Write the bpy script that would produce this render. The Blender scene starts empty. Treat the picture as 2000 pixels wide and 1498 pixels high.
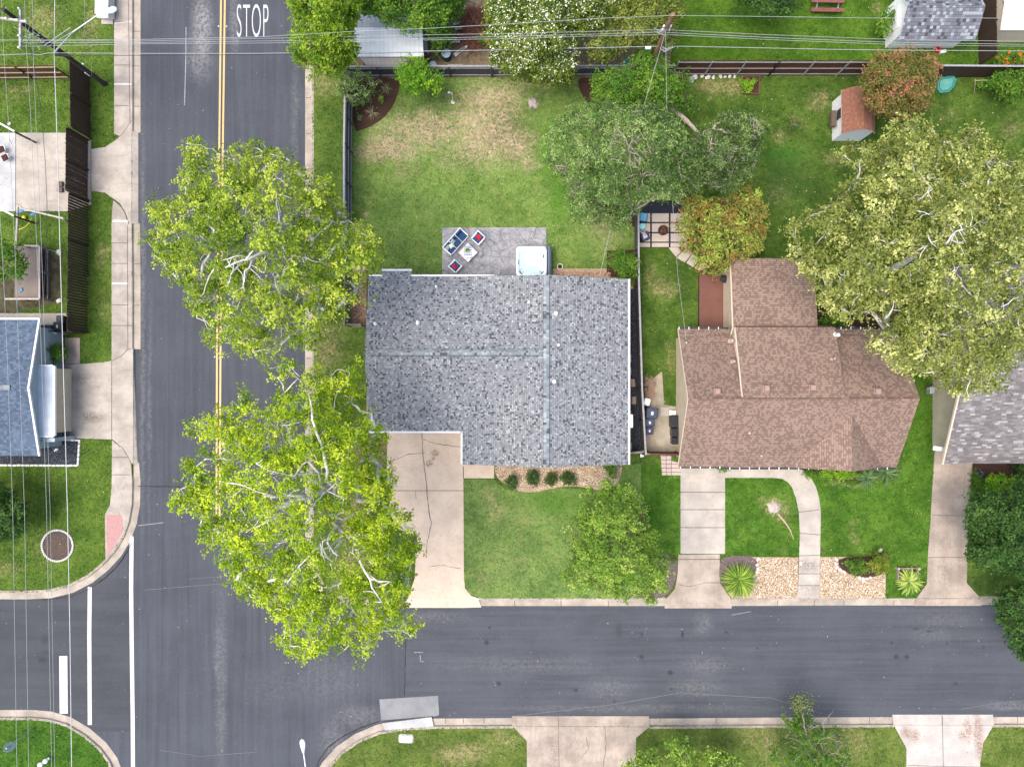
import bpy, bmesh, math, random
import numpy as np
from mathutils import Vector, Matrix
random.seed(7)
RNG = np.random.default_rng(7)
SC = bpy.context.scene
COL = SC.collection
# ---------------------------------------------------------------- camera, world, sun, exposure
CAMH = 48.5                       # metres above the ground, looking straight down
PPM = 27.5                        # photo pixels per metre on the ground
cam_d = bpy.data.cameras.new('camera'); cam = bpy.data.objects.new('camera', cam_d); COL.objects.link(cam)
cam.location = (0, 0, CAMH); cam.rotation_euler = (0, 0, 0)
cam_d.sensor_width = 36; cam_d.lens = 36*CAMH*PPM/2000; cam_d.clip_end = 2000
SC.camera = cam
W = bpy.data.worlds.new('World'); SC.world = W; W.use_nodes = True
SUN_EL, SUN_AZ = math.radians(68), math.radians(250)     # azimuth clockwise from north (+Y)
sky = W.node_tree.nodes.new('ShaderNodeTexSky'); sky.sky_type = 'NISHITA'; sky.sun_disc = False
sky.sun_elevation = SUN_EL; sky.sun_rotation = SUN_AZ; sky.air_density = 1.0; sky.dust_density = 4.0; sky.ozone_density = 0.6
bg = W.node_tree.nodes['Background']; bg.inputs['Strength'].default_value = 0.15
W.node_tree.links.new(sky.outputs[0], bg.inputs['Color'])
sl = bpy.data.lights.new('sun', 'SUN'); sl.energy = 1.4; sl.angle = math.radians(40); sl.color = (1.0, 0.95, 0.88)
so = bpy.data.objects.new('sun', sl); COL.objects.link(so); so.location = (-30, -10, 60)
sdir = Vector((math.sin(SUN_AZ)*math.cos(SUN_EL), math.cos(SUN_AZ)*math.cos(SUN_EL), math.sin(SUN_EL)))
so.rotation_euler = sdir.to_track_quat('Z', 'Y').to_euler()
SC.view_settings.view_transform = 'Standard'; SC.view_settings.look = 'None'
SC.view_settings.exposure = 1.24; SC.view_settings.gamma = 1
SC.render.engine = 'CYCLES'

# ---------------------------------------------------------------- helpers
def G(px, py, h=0.0):
    k = (CAMH-h)/CAMH/PPM
    return Vector(((px-1000)*k, (749-py)*k, h))
def lin(c):
    return tuple(((v/255)/12.92 if v/255 <= 0.04045 else ((v/255+0.055)/1.055)**2.4) for v in c)
class NT:
    def __init__(s, name):
        s.m = bpy.data.materials.new(name); s.m.use_nodes = True; s.t = s.m.node_tree
        s.b = s.t.nodes['Principled BSDF']; s.b.inputs['Specular IOR Level'].default_value = 0.25
        s.out = s.t.nodes['Material Output']
    def n(s, typ, ins=None, **props):
        nd = s.t.nodes.new(typ)
        for k, v in props.items(): setattr(nd, k, v)
        for k, v in (ins or {}).items():
            if isinstance(v, bpy.types.NodeSocket): s.t.links.new(v, nd.inputs[k])
            else: nd.inputs[k].default_value = v
        return nd
    def math(s, op, a, b=0.0, c=0.0, clamp=False):
        return s.n('ShaderNodeMath', {0: a, 1: b, 2: c}, operation=op, use_clamp=clamp).outputs[0]
    def vmath(s, op, a, b=(0,0,0)):
        return s.n('ShaderNodeVectorMath', {0: a, 1: b}, operation=op).outputs[0]
    def pos(s): return s.n('ShaderNodeNewGeometry').outputs['Position']
    def noise(s, vec, scale, detail=3, rough=0.55, out=0):
        return s.n('ShaderNodeTexNoise', {'Vector': vec, 'Scale': scale, 'Detail': detail, 'Roughness': rough}).outputs[out]
    def mix(s, f, a, b, blend='MIX'):
        nd = s.n('ShaderNodeMix', data_type='RGBA', blend_type=blend)
        for i, v in ((0, f), (6, a), (7, b)):
            if isinstance(v, bpy.types.NodeSocket): s.t.links.new(v, nd.inputs[i])
            elif i == 0: nd.inputs[i].default_value = v
            else: nd.inputs[i].default_value = (*v[:3], 1)
        return nd.outputs[2]
    def rng(s, v, a, b, c=0.0, d=1.0, smooth=True):
        return s.n('ShaderNodeMapRange', {0: v, 1: a, 2: b, 3: c, 4: d}, interpolation_type='SMOOTHSTEP' if smooth else 'LINEAR').outputs[0]
    def ramp(s, v, stops, const=False):
        nd = s.n('ShaderNodeValToRGB', {0: v}); cr = nd.color_ramp
        if const: cr.interpolation = 'CONSTANT'
        while len(cr.elements) < len(stops): cr.elements.new(0.5)
        for e, (p, c) in zip(cr.elements, stops): e.position = p; e.color = (*c[:3], 1)
        return nd.outputs[0]
    def bump(s, h, strength=0.4, dist=0.02):
        b = s.n('ShaderNodeBump', {'Height': h, 'Strength': strength, 'Distance': dist})
        s.t.links.new(b.outputs[0], s.b.inputs['Normal'])
    def col(s, c):
        if isinstance(c, bpy.types.NodeSocket): s.t.links.new(c, s.b.inputs['Base Color'])
        else: s.b.inputs['Base Color'].default_value = (*c[:3], 1)
    def patches(s, vec, pl, wob=0.9, wscale=0.7):
        """soft ragged spots, each (px, py, rx_px, ry_px, strength), as one mask"""
        w = s.vmath('SCALE', s.vmath('SUBTRACT', s.noise(vec, wscale, 4, 0.7, 1), (0.5, 0.5, 0.5)))
        w.node.inputs['Scale'].default_value = wob*2
        p = s.vmath('ADD', vec, w); acc = None
        for (px, py, rx, ry, st) in pl:
            g = G(px, py)
            d = s.vmath('MULTIPLY', s.vmath('SUBTRACT', p, (g.x, g.y, 0)), (PPM/rx, PPM/ry, 0))
            L = s.n('ShaderNodeVectorMath', {0: d}, operation='LENGTH').outputs['Value']
            v = s.rng(L, 1.5, 0.15, 0.0, st)
            acc = v if acc is None else s.math('MAXIMUM', acc, v)
        return acc
def simple(name, col, rough=0.8, var=0.18, scale=6.0, bump=0.0, metal=0.0, col2=None, spec=0.25, fine=40.0):
    t = NT(name); p = t.n('ShaderNodeTexCoord').outputs['Object']
    a = tuple(c*(1-var) for c in col); b = tuple(min(1, c*(1+var)) for c in (col2 or col))
    f = t.rng(t.math('ADD', t.math('MULTIPLY', t.noise(p, scale, 4), 0.6), t.math('MULTIPLY', t.noise(p, fine, 2), 0.4)), 0.3, 0.7)
    t.col(t.mix(f, a, b)); t.b.inputs['Roughness'].default_value = rough; t.b.inputs['Metallic'].default_value = metal
    t.b.inputs['Specular IOR Level'].default_value = spec
    if bump: t.bump(t.noise(p, fine, 4), bump)
    return t.m
def concrete(name, col, stain=0.35, spots=(), scol=(0.10, 0.07, 0.05), tint=None, streak=None):
    t = NT(name); p = t.pos()
    c = t.mix(t.rng(t.noise(p, 0.7, 5, 0.65), 0.3, 0.72), tuple(v*(1-stain) for v in col), tuple(v*1.12 for v in col))
    c = t.mix(t.rng(t.noise(p, 3.5, 7, 0.8), 0.48, 0.72, 0, 0.45), c, tuple(v*0.55 for v in col))
    c = t.mix(t.rng(t.noise(p, 45, 3), 0.35, 0.75, 0, 0.35), c, tuple(v*1.25 for v in col))
    if streak:
        q = t.vmath('MULTIPLY', p, streak)
        c = t.mix(t.rng(t.noise(q, 1.0, 5, 0.7), 0.5, 0.8, 0, 0.5), c, tuple(v*0.45 for v in col))
    if spots:
        c = t.mix(t.math('MULTIPLY', t.patches(p, spots, 0.3, 2.5), t.rng(t.noise(p, 9, 4, 0.7), 0.35, 0.6)), c, scol)
    t.col(c); t.b.inputs['Roughness'].default_value = 0.9; t.bump(t.noise(p, 60, 4), 0.25, 0.01)
    return t.m
def lawn(name, g1, g2, dry=(), drycol=(0.33, 0.235, 0.145), base_dry=0.0, lush=(), lushcol=(0.05, 0.15, 0.015), dark=()):
    t = NT(name); p = t.pos(); g1 = (g1[0]*.94, g1[1]*1.05, g1[2]); g2 = (g2[0]*.96, g2[1]*1.05, g2[2])
    c = t.mix(t.rng(t.noise(p, 0.45, 6, 0.68), 0.36, 0.64), tuple(v*0.80 for v in g1), tuple(v*k for v, k in zip(g2, (1.2, 1.14, 1.2))))
    c = t.mix(t.rng(t.noise(p, 2.6, 7, 0.8), 0.44, 0.66, 0, 0.75), c, tuple(v*0.55 for v in g1))
    c = t.mix(t.rng(t.noise(t.vmath('ADD', p, (17, 3, 0)), 1.1, 6, 0.75), 0.48, 0.68, 0, 0.6), c, (g1[0]*1.75, g1[1]*1.22, g1[2]*1.5))
    if lush: c = t.mix(t.patches(p, lush, 0.6), c, lushcol)
    if dark: c = t.mix(t.patches(p, dark, 0.8), c, (0.035, 0.075, 0.018))
    nz = t.noise(p, 3.0, 7, 0.78)
    if dry:
        m = t.math('ADD', t.patches(p, dry, 1.0), base_dry)
    else: m = t.math('ADD', base_dry, 0.0)
    nz = t.math('ADD', t.math('MULTIPLY', nz, 0.7), t.math('MULTIPLY', t.noise(p, 9, 5, 0.8), 0.5))
    m = t.rng(t.math('ADD', t.math('MULTIPLY', m, 0.30), t.math('MULTIPLY', t.math('SUBTRACT', nz, 0.6), 1.35)), 0.04, 0.52, 0, 0.95)
    m = t.math('MULTIPLY', m, t.rng(t.noise(t.vmath('ADD', p, (5, 8, 0)), 4.5, 7, 0.85), 0.40, 0.58, 0.08, 1.0))
    dc = t.mix(t.rng(t.noise(p, 1.2, 3), 0.4, 0.6), drycol, tuple(v*1.25 for v in drycol))
    c = t.mix(m, c, dc)
    # blades: fine light and dark flecks
    f = t.noise(p, 8, 7, 0.88)
    c = t.mix(t.rng(f, 0.50, 0.76, 0, 0.75), c, t.mix(1.0, c, (0.28, 0.30, 0.3), 'MULTIPLY'))
    c = t.mix(t.rng(t.noise(t.vmath('ADD', p, (31, 7, 0)), 9, 7, 0.88), 0.52, 0.78, 0, 0.8), c, t.mix(1.0, c, (1.9, 1.75, 1.6), 'MULTIPLY'))
    tn = t.n('ShaderNodeAttribute', attribute_name='tint').outputs['Fac']
    k = t.math('ADD', 1.0, t.math('MULTIPLY', t.math('GREATER_THAN', tn, 0.0001), t.math('SUBTRACT', t.math('MULTIPLY', tn, 1.35), 0.55)))
    kc = t.n('ShaderNodeCombineXYZ', {0: k, 1: k, 2: k}); c = t.mix(1.0, c, kc.outputs[0], 'MULTIPLY')
    t.col(c); t.b.inputs['Roughness'].default_value = 0.95; t.b.inputs['Specular IOR Level'].default_value = 0.1
    t.bump(f, 0.9, 0.05)
    return t.m
def shingle(name, stops, cw, ch, line=0.35, jitter=0.5, clump=0.0, blotch=0.2, soft=0.0):
    """random colour for every tab; UV are metres along and up the slope"""
    t = NT(name); uv = t.n('ShaderNodeTexCoord').outputs['UV']
    s = t.n('ShaderNodeSeparateXYZ', {0: uv})
    v = t.math('DIVIDE', s.outputs[1], ch); row = t.math('FLOOR', v)
    off = t.n('ShaderNodeTexWhiteNoise', {'W': row}, noise_dimensions='1D').outputs[0]
    u = t.math('ADD', t.math('DIVIDE', s.outputs[0], cw), t.math('MULTIPLY', off, 7.3))
    cell = t.n('ShaderNodeCombineXYZ', {0: t.math('FLOOR', u), 1: row})
    r = t.n('ShaderNodeTexWhiteNoise', {'Vector': cell.outputs[0]}, noise_dimensions='2D').outputs[0]
    if clump:
        r = t.math('ADD', t.math('MULTIPLY', r, 1-clump), t.math('MULTIPLY', t.rng(t.noise(uv, 0.8, 3), 0.3, 0.7), clump))
    c = t.ramp(r, stops, const=not soft)
    fv = t.math('FRACT', v); fu = t.math('FRACT', u)
    sh = t.math('MAXIMUM', t.rng(fv, 0.22, 0.04, 0, 1), t.math('MULTIPLY', t.rng(fu, 0.14, 0.03, 0, 1), 0.7))
    c = t.mix(t.math('MULTIPLY', sh, line), c, tuple(x*0.4 for x in stops[0][1]))  # shadow line of each course and the tab joints, painted dark into the colour
    c = t.mix(t.rng(t.noise(uv, 0.35, 4, 0.6), 0.35, 0.7, 0, blotch), c, t.mix(1.0, c, (0.62, 0.62, 0.64), 'MULTIPLY'))
    c = t.mix(t.rng(t.noise(uv, 60, 3, 0.7), 0.4, 0.7, 0, 0.3), c, t.mix(1.0, c, (1.35, 1.35, 1.35), 'MULTIPLY'))
    t.col(c); t.b.inputs['Roughness'].default_value = 0.95
    t.bump(t.math('ADD', t.math('MULTIPLY', fv, -1), t.math('MULTIPLY', r, 0.6)), 0.5, 0.015)
    return t.m
def leafmat(name, c1, c2, c3=None, trans=0.35, rough=0.5):
    t = NT(name); a = t.n('ShaderNodeAttribute', attribute_name='tint').outputs['Fac']
    stops = [(0.0, c1), (0.55, c2)] + ([(0.95, c3)] if c3 else [])
    c = t.ramp(a, stops); t.col(c)
    t.b.inputs['Roughness'].default_value = rough; t.b.inputs['Specular IOR Level'].default_value = 0.12
    tr = t.n('ShaderNodeBsdfTranslucent', {'Color': t.mix(1.0, c, (1.3, 1.35, 0.8), 'MULTIPLY')})
    mx = t.n('ShaderNodeMixShader', {0: trans, 1: t.b.outputs[0], 2: tr.outputs[0]})
    t.t.links.new(mx.outputs[0], t.out.inputs['Surface'])
    return t.m
def tintmat(name, stops, rough=0.85, const=False):
    t = NT(name); a = t.n('ShaderNodeAttribute', attribute_name='tint').outputs['Fac']
    t.col(t.ramp(a, stops, const)); t.b.inputs['Roughness'].default_value = rough
    return t.m

ORG = {}
def tag(o, label=None, cat=None, group=None, kind=None):
    if label: o['label'] = label
    if cat: o['category'] = cat
    if group: o['group'] = group
    if kind: o['kind'] = kind
    return o
def thing(name, label, cat, loc, group=None):
    o = bpy.data.objects.new(name, None); o.empty_display_size = 0.3; COL.objects.link(o)
    o.location = loc; ORG[o.name] = Vector(loc); tag(o, label, cat, group)
    return o
def link_mesh(me, name, mats, parent):
    for m in (mats if isinstance(mats, (list, tuple)) else [mats]): me.materials.append(m)
    o = bpy.data.objects.new(name, me); COL.objects.link(o)
    if parent is not None: o.parent = parent
    return o
class MB:
    def __init__(s): s.v = []; s.f = []; s.mi = []; s.tint = []
    def face(s, pts, mi=0):
        i = len(s.v); s.v += [Vector(p) for p in pts]; s.f.append(list(range(i, i+len(pts)))); s.mi.append(mi)
        return s
    def add(s, vs, fs, mi=0):
        i = len(s.v); s.v += [Vector(p) for p in vs]
        for f in fs: s.f.append([i+k for k in f]); s.mi.append(mi)
        return s
    def box(s, c, d, rz=0.0, mi=0, M=None, bev=0.0):
        """box centred on c, sides d; small chamfer on the vertical and top edges when bev"""
        x, y, z = d[0]/2, d[1]/2, d[2]/2
        R = Matrix.Rotation(rz, 3, 'Z') if M is None else M
        b = min(bev, x*0.6, y*0.6)
        if b:
            ring = [(-x+b,-y),(x-b,-y),(x,-y+b),(x,y-b),(x-b,y),(-x+b,y),(-x,y-b),(-x,-y+b)]
            ring2 = [(px*(1-b/x), py*(1-b/y)) for px, py in ring]
            vs = [(p[0],p[1],-z) for p in ring]+[(p[0],p[1],z-b) for p in ring]+[(p[0],p[1],z) for p in ring2]
            fs = [[7,6,5,4,3,2,1,0], list(range(16,24))]
            for k in range(8):
                j = (k+1) % 8; fs += [[k,j,8+j,8+k],[8+k,8+j,16+j,16+k]]
        else:
            vs = [(-x,-y,-z),(x,-y,-z),(x,y,-z),(-x,y,-z),(-x,-y,z),(x,-y,z),(x,y,z),(-x,y,z)]
            fs = [[3,2,1,0],[4,5,6,7],[0,1,5,4],[1,2,6,5],[2,3,7,6],[3,0,4,7]]
        c = Vector(c)
        return s.add([c + R @ Vector(v) for v in vs], fs, mi)
    def beam(s, a, b, w, h, mi=0):
        a = Vector(a); b = Vector(b); d = b-a; L = d.length
        if L < 1e-6: return s
        x = d/L; up = Vector((0,0,1)) if abs(x.z) < 0.9 else Vector((0,1,0))
        y = up.cross(x).normalized(); z = x.cross(y)
        M = Matrix((x, y, z)).transposed()
        return s.box((a+b)/2, (L, w, h), M=M, mi=mi)
    def tube(s, pts, r, n=6, mi=0, cap=True):
        pts = [Vector(p) for p in pts]; rs = r if isinstance(r, (list, tuple)) else [r]*len(pts)
        i0 = len(s.v); ref = Vector((0.31, 0.17, 0.93)).normalized()
        for k, p in enumerate(pts):
            d = (pts[min(k+1, len(pts)-1)] - pts[max(k-1, 0)])
            d = d.normalized() if d.length > 1e-9 else Vector((0,0,1))
            rf = ref if abs(d.dot(ref)) < 0.95 else Vector((1,0,0))
            u = d.cross(rf).normalized(); w = d.cross(u)
            for j in range(n):
                a = 2*math.pi*j/n; s.v.append(p + (u*math.cos(a)+w*math.sin(a))*rs[k])
        for k in range(len(pts)-1):
            for j in range(n):
                a = i0+k*n+j; b = i0+k*n+(j+1) % n
                s.f.append([a, b, b+n, a+n]); s.mi.append(mi)
        if cap:
            s.f.append([i0+j for j in range(n)][::-1]); s.mi.append(mi)
            s.f.append([i0+(len(pts)-1)*n+j for j in range(n)]); s.mi.append(mi)
        return s
    def lathe(s, c, prof, n=16, mi=0, sx=1, sy=1, rz=0):
        """prof = [(radius, z)] from bottom to top"""
        c = Vector(c); i0 = len(s.v); R = Matrix.Rotation(rz, 3, 'Z')
        for r, z in prof:
            for j in range(n):
                a = 2*math.pi*j/n; s.v.append(c + R @ Vector((r*math.cos(a)*sx, r*math.sin(a)*sy, z)))
        for k in range(len(prof)-1):
            for j in range(n):
                a = i0+k*n+j; b = i0+k*n+(j+1) % n
                s.f.append([a, b, b+n, a+n]); s.mi.append(mi)
        if prof[0][0] > 1e-4: s.f.append([i0+j for j in range(n)][::-1]); s.mi.append(mi)
        if prof[-1][0] > 1e-4: s.f.append([i0+(len(prof)-1)*n+j for j in range(n)]); s.mi.append(mi)
        return s
    def rock(s, c, r, flat=0.6, mi=0, tint=None):
        c = Vector(c); n1 = 6; vs = []; R = Matrix.Rotation(random.random()*6.3, 3, 'Z')
        for z, q in ((-0.6, 0.75), (0.15, 1.0), (0.75, 0.6)):
            for j in range(n1):
                a = 2*math.pi*(j+random.uniform(-.3,.3))/n1; k = q*random.uniform(.75, 1.1)
                vs.append(c + R @ Vector((math.cos(a)*k*r*1.2, math.sin(a)*k*r*0.9, z*r*flat)))
        vs.append(c+Vector((0, 0, r*flat)))
        fs = []
        for k in range(2):
            for j in range(n1): fs.append([k*n1+j, k*n1+(j+1) % n1, (k+1)*n1+(j+1) % n1, (k+1)*n1+j])
        for j in range(n1): fs.append([2*n1+j, 2*n1+(j+1) % n1, 3*n1])
        fs.append(list(range(n1))[::-1])
        return s.add(vs, fs, mi)
    def prism(s, poly, z0, z1, mi=0, top=None):
        """poly = list of (x, y) counter-clockwise"""
        n = len(poly); a = sum(poly[i][0]*poly[(i+1) % n][1]-poly[(i+1) % n][0]*poly[i][1] for i in range(n))
        if a < 0: poly = poly[::-1]
        vs = [(p[0], p[1], z0) for p in poly]+[(p[0], p[1], z1) for p in poly]
        fs = [[i, (i+1) % n, n+(i+1) % n, n+i] for i in range(n)]
        s.add(vs, fs, mi); s.add(vs, [list(range(n, 2*n)), list(range(n))[::-1]], mi if top is None else top)
        return s
    def build(s, name, mats, parent=None, smooth=False, uv=False, org=None, tint=None):
        if parent is not None: o0 = ORG[parent.name]
        elif org is not None: o0 = Vector(org)
        else:
            xs = [v.x for v in s.v]; ys = [v.y for v in s.v]
            o0 = Vector(((min(xs)+max(xs))/2, (min(ys)+max(ys))/2, min(v.z for v in s.v)))
        me = bpy.data.meshes.new(name)
        me.from_pydata([tuple(v-o0) for v in s.v], [], s.f)
        if uv:
            ul = me.uv_layers.new(name='UVMap').data
            for p in me.polygons:
                pts = [s.v[i] for i in p.vertices]
                nn = Vector((0,0,0))
                for i in range(len(pts)): nn += pts[i].cross(pts[(i+1) % len(pts)])
                nn = (pts[1]-pts[0]).cross(pts[2]-pts[1]) if nn.length < 1e-9 else Vector(p.normal)
                nn.normalize()
                if nn.z < 0: nn = -nn
                u = Vector((0,0,1)).cross(nn)
                u = u.normalized() if u.length > 0.02 else Vector((1,0,0))
                w = nn.cross(u)
                for li, vi in zip(p.loop_indices, p.vertices): ul[li].uv = (s.v[vi].dot(u), s.v[vi].dot(w))
        o = link_mesh(me, name, mats, parent)
        for p, m in zip(me.polygons, s.mi): p.material_index = m
        if smooth: me.polygons.foreach_set('use_smooth', [True]*len(me.polygons))
        if tint is not None:
            at = me.attributes.new('tint', 'FLOAT', 'POINT'); at.data.foreach_set('value', tint)
        if parent is None: o.location = o0
        ORG[o.name] = o0
        return o
def struct(o, label=None, cat=None):
    o['kind'] = 'structure'
    return o
def pxs(pts, z=0.0): return [G(x, y, 0) + Vector((0, 0, z)) for x, y in pts]
def chaikin(pts, it=2, closed=True):
    for _ in range(it):
        out = []; n = len(pts)
        for i in range(n if closed else n-1):
            a = pts[i]; b = pts[(i+1) % n]
            out += [(a[0]*.75+b[0]*.25, a[1]*.75+b[1]*.25), (a[0]*.25+b[0]*.75, a[1]*.25+b[1]*.75)]
        pts = out if closed else [pts[0]]+out+[pts[-1]]
    return pts
LAWNS = []; PAVED = []
def sheet(name, pts, z, mat, skirt=0.12):
    """flat paving or ground laid at height z, outline in photo pixels"""
    (LAWNS if name == 'lawn' else PAVED).append((pts, z, mat))
    m = MB(); P = pxs(pts, z); n = len(P)
    a = sum(P[i].x*P[(i+1) % n].y-P[(i+1) % n].x*P[i].y for i in range(n))
    if a < 0: P = P[::-1]
    m.face(P)
    for i in range(n):
        a, b = P[i], P[(i+1) % n]; d = Vector((0, 0, skirt)); m.face([a-d, b-d, b, a])
    return struct(m.build(name, mat))
def strips(name, lines, z, mat, jit=0.0):
    """thin painted lines, joints or cracks: each (width_px, [(px, py), ...])"""
    m = MB()
    for w, pts in lines:
        P = [G(x, y) for x, y in pts]
        if jit:
            Q = []
            for a, b in zip(P, P[1:]):
                n = max(1, int((b-a).length/0.25))
                for k in range(n):
                    q = a.lerp(b, k/n); Q.append(q+Vector((random.uniform(-jit, jit), random.uniform(-jit, jit), 0)) if k else q)
            P = Q+[P[-1]]
        hw = w/PPM/2; L = []; Rr = []
        for k, p in enumerate(P):
            d = (P[min(k+1, len(P)-1)]-P[max(k-1, 0)]).normalized(); nrm = Vector((-d.y, d.x, 0))
            q = hw*(random.uniform(.5, 1.3) if jit else 1)
            L.append(p+nrm*q+Vector((0,0,z))); Rr.append(p-nrm*q+Vector((0,0,z)))
        for k in range(len(P)-1): m.face([Rr[k], Rr[k+1], L[k+1], L[k]])
    return struct(m.build(name, mat))
def sweep(name, pts, prof, mats, side=1):
    """sweep prof [(offset, z)] along a pixel polyline; offset to the right of travel when side = 1"""
    P = [G(x, y) for x, y in pts]; m = MB(); rings = []
    for k, p in enumerate(P):
        d = (P[min(k+1, len(P)-1)]-P[max(k-1, 0)]).normalized(); nrm = Vector((d.y, -d.x, 0))*side
        rings.append([p+nrm*o+Vector((0,0,z)) for o, z in prof])
    for a, b in zip(rings, rings[1:]):
        for k in range(len(prof)-1): m.face([a[k], b[k], b[k+1], a[k+1]] if side < 0 else [a[k+1], b[k+1], b[k], a[k]])
    for r in (rings[0], rings[-1]):
        m.face([r[0]-Vector((0,0,0.14))] + r)
    return struct(m.build(name, mats))

# ---------------------------------------------------------------- foliage
def leaves(name, C, N, S, T, mat, parent, wide=0.7, fold=0.18):
    """one small folded quad per leaf, all of one crown in one mesh"""
    n = len(C); o0 = np.array(ORG[parent.name]) if parent else np.zeros(3)
    C = C - o0
    r = RNG.normal(size=(n, 3)); u = r - N*np.sum(r*N, 1)[:, None]; u /= np.linalg.norm(u, axis=1)[:, None]+1e-9
    v = np.cross(N, u); S = S[:, None]
    V = np.empty((n, 4, 3))
    V[:, 0] = C-u*S*0.5; V[:, 2] = C+u*S*0.5
    V[:, 1] = C+v*S*0.5*wide+N*S*fold+u*S*0.08; V[:, 3] = C-v*S*0.5*wide+N*S*fold+u*S*0.08
    me = bpy.data.meshes.new(name); me.vertices.add(n*4); me.vertices.foreach_set('co', V.reshape(-1))
    me.loops.add(n*4); me.loops.foreach_set('vertex_index', np.arange(n*4, dtype=np.int32))
    me.polygons.add(n); me.polygons.foreach_set('loop_start', np.arange(0, n*4, 4, dtype=np.int32))
    me.polygons.foreach_set('loop_total', np.full(n, 4, dtype=np.int32)); me.update(calc_edges=True)
    at = me.attributes.new('tint', 'FLOAT', 'POINT'); at.data.foreach_set('value', np.repeat(np.clip(T, 0, 1), 4).astype(np.float32))
    o = link_mesh(me, name, mat, parent); ORG[o.name] = ORG[parent.name] if parent else Vector((0, 0, 0))
    return o
def inside(P, poly):
    x, y = P[:, 0], P[:, 1]; r = np.zeros(len(P), bool); n = len(poly)
    for i in range(n):
        x0, y0 = poly[i]; x1, y1 = poly[(i+1) % n]
        c = ((y0 > y) != (y1 > y)) & (x < (x1-x0)*(y-y0)/((y1-y0) or 1e-9)+x0); r ^= c
    return r
def edgedist(P, poly):
    d = np.full(len(P), 1e9); n = len(poly)
    for i in range(n):
        a = np.array(poly[i], float); b = np.array(poly[(i+1) % n], float); ab = b-a
        t = np.clip(((P-a)@ab)/(ab@ab+1e-9), 0, 1); d = np.minimum(d, np.linalg.norm(P-(a+t[:, None]*ab), axis=1))
    return d
def G2(P, h):
    k = (CAMH-h)/CAMH/PPM
    return np.stack([(P[:, 0]-1000)*k, (749-P[:, 1])*k, h], 1)
def tree(name, label, base, outline, hlo, hhi, leaf, bark, group=None, cat='tree', lsize=0.16, dens=62, lump=34, trunk=0.22,
         twigs=0.4, clump=0.34, gap=0.28, fork=0.45, depth=1.6, flowers=None, stems=1, limbs=(), wide=0.7, spread=0.75, twr=1.0, lush=1.0, rag=0.34):
    """crown whose silhouette follows a traced outline, filled with overlapping leafy lumps at their real heights"""
    out = ragged(outline, lump*rag, 3); b0 = G(*base); t = thing(name, label, cat, b0, group)
    A = np.array(out); lo = A.min(0); hi = A.max(0)
    # lumps: dart throwing in the outline
    pts = []
    area = (hi-lo).prod()
    Q = RNG.uniform(lo, hi, (int(area/(lump*lump)*60)+60, 2)); Q = Q[inside(Q, out)]; D = edgedist(Q, out)
    acc = []; rad = []
    for q, d in zip(Q, D):
        r = min(lump, max(lump*0.42, d*0.95)); 
        if d < lump*0.30: continue
        if all((q[0]-a[0])**2+(q[1]-a[1])**2 > (0.62*(r+ra)/1.0)**2*0.62 for a, ra in zip(acc, rad)): acc.append(q); rad.append(r)
    if not acc: acc = [A.mean(0)]; rad = [min(hi-lo)/2]
    acc = np.array(acc); rad = np.array(rad); de = edgedist(acc, out); dm = max(de.max(), 1)
    hh = hlo+(hhi-hlo)*np.sqrt(np.clip(de/dm, 0, 1)) + RNG.uniform(-0.16, 0.10, len(acc))*(hhi-hlo)*1.8
    hh = np.clip(hh, max(0.15, hlo*0.7), hhi*1.06)
    C = G2(acc, hh); R = rad/PPM*(CAMH-hh)/CAMH
    # branching: join each lump to the nearest one closer to the trunk
    fk = np.array([b0.x, b0.y, max(0.15, hlo*fork)])
    top = np.array(C[np.argmin(np.linalg.norm(C[:, :2]-fk[:2], axis=1))]); order = np.argsort(np.linalg.norm(C-fk, axis=1))
    par = {}; done = []
    for i in order:
        best = -1; bc = np.linalg.norm(C[i]-fk)*1.02
        for j in done:
            c = np.linalg.norm(C[i]-C[j]) + 0.55*np.linalg.norm(C[j]-fk)
            if c < bc: bc = c; best = j
        par[i] = best; done.append(i)
    cnt = {i: 1 for i in par}
    for i in order[::-1]:
        if par[i] >= 0: cnt[par[i]] += cnt[i]
    tot = len(C); m = MB(); sink = np.array([0, 0, 0.15])
    tr = MB()
    for s_ in range(stems):
        o = Vector((0, 0, 0)) if stems == 1 else Vector((random.uniform(-1, 1), random.uniform(-1, 1), 0))*trunk*2.2
        f = Vector(fk); mid = b0.lerp(f, 0.5)+Vector((random.uniform(-.1, .1), random.uniform(-.1, .1), 0))*f.z*0.3+o*0.8
        tr.tube([b0+o-Vector((0,0,0.1)), b0+o+Vector((0,0,0.12*trunk/0.2)), mid, f], [trunk*1.5, trunk*1.1, trunk*0.95, trunk*0.85], 8)
    def rr(c): return max(0.012, trunk*0.8*(c/tot)**0.5)
    for i in order:
        a = Vector(C[par[i]]-sink*R[par[i]]*2) if par[i] >= 0 else Vector(fk); b = Vector(C[i]-sink*R[i]*2)
        L = (b-a).length; r1 = rr(cnt[i]); r0 = min(rr(cnt[par[i]]) if par[i] >= 0 else trunk*0.8, r1*1.5)
        P = [a]
        for q in (0.25, 0.5, 0.75):
            P.append(a.lerp(b, q)+Vector([random.uniform(-1, 1)*L*0.08 for _ in range(3)])+Vector((0, 0, L*0.05*math.sin(q*3.1))))
        P.append(b); m.tube(P, [r0, r0*.9+r1*.1, (r0+r1)/2, r1*1.05, r1*0.8], 6)
    # leaf clumps
    cc = []; cb = []
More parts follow.
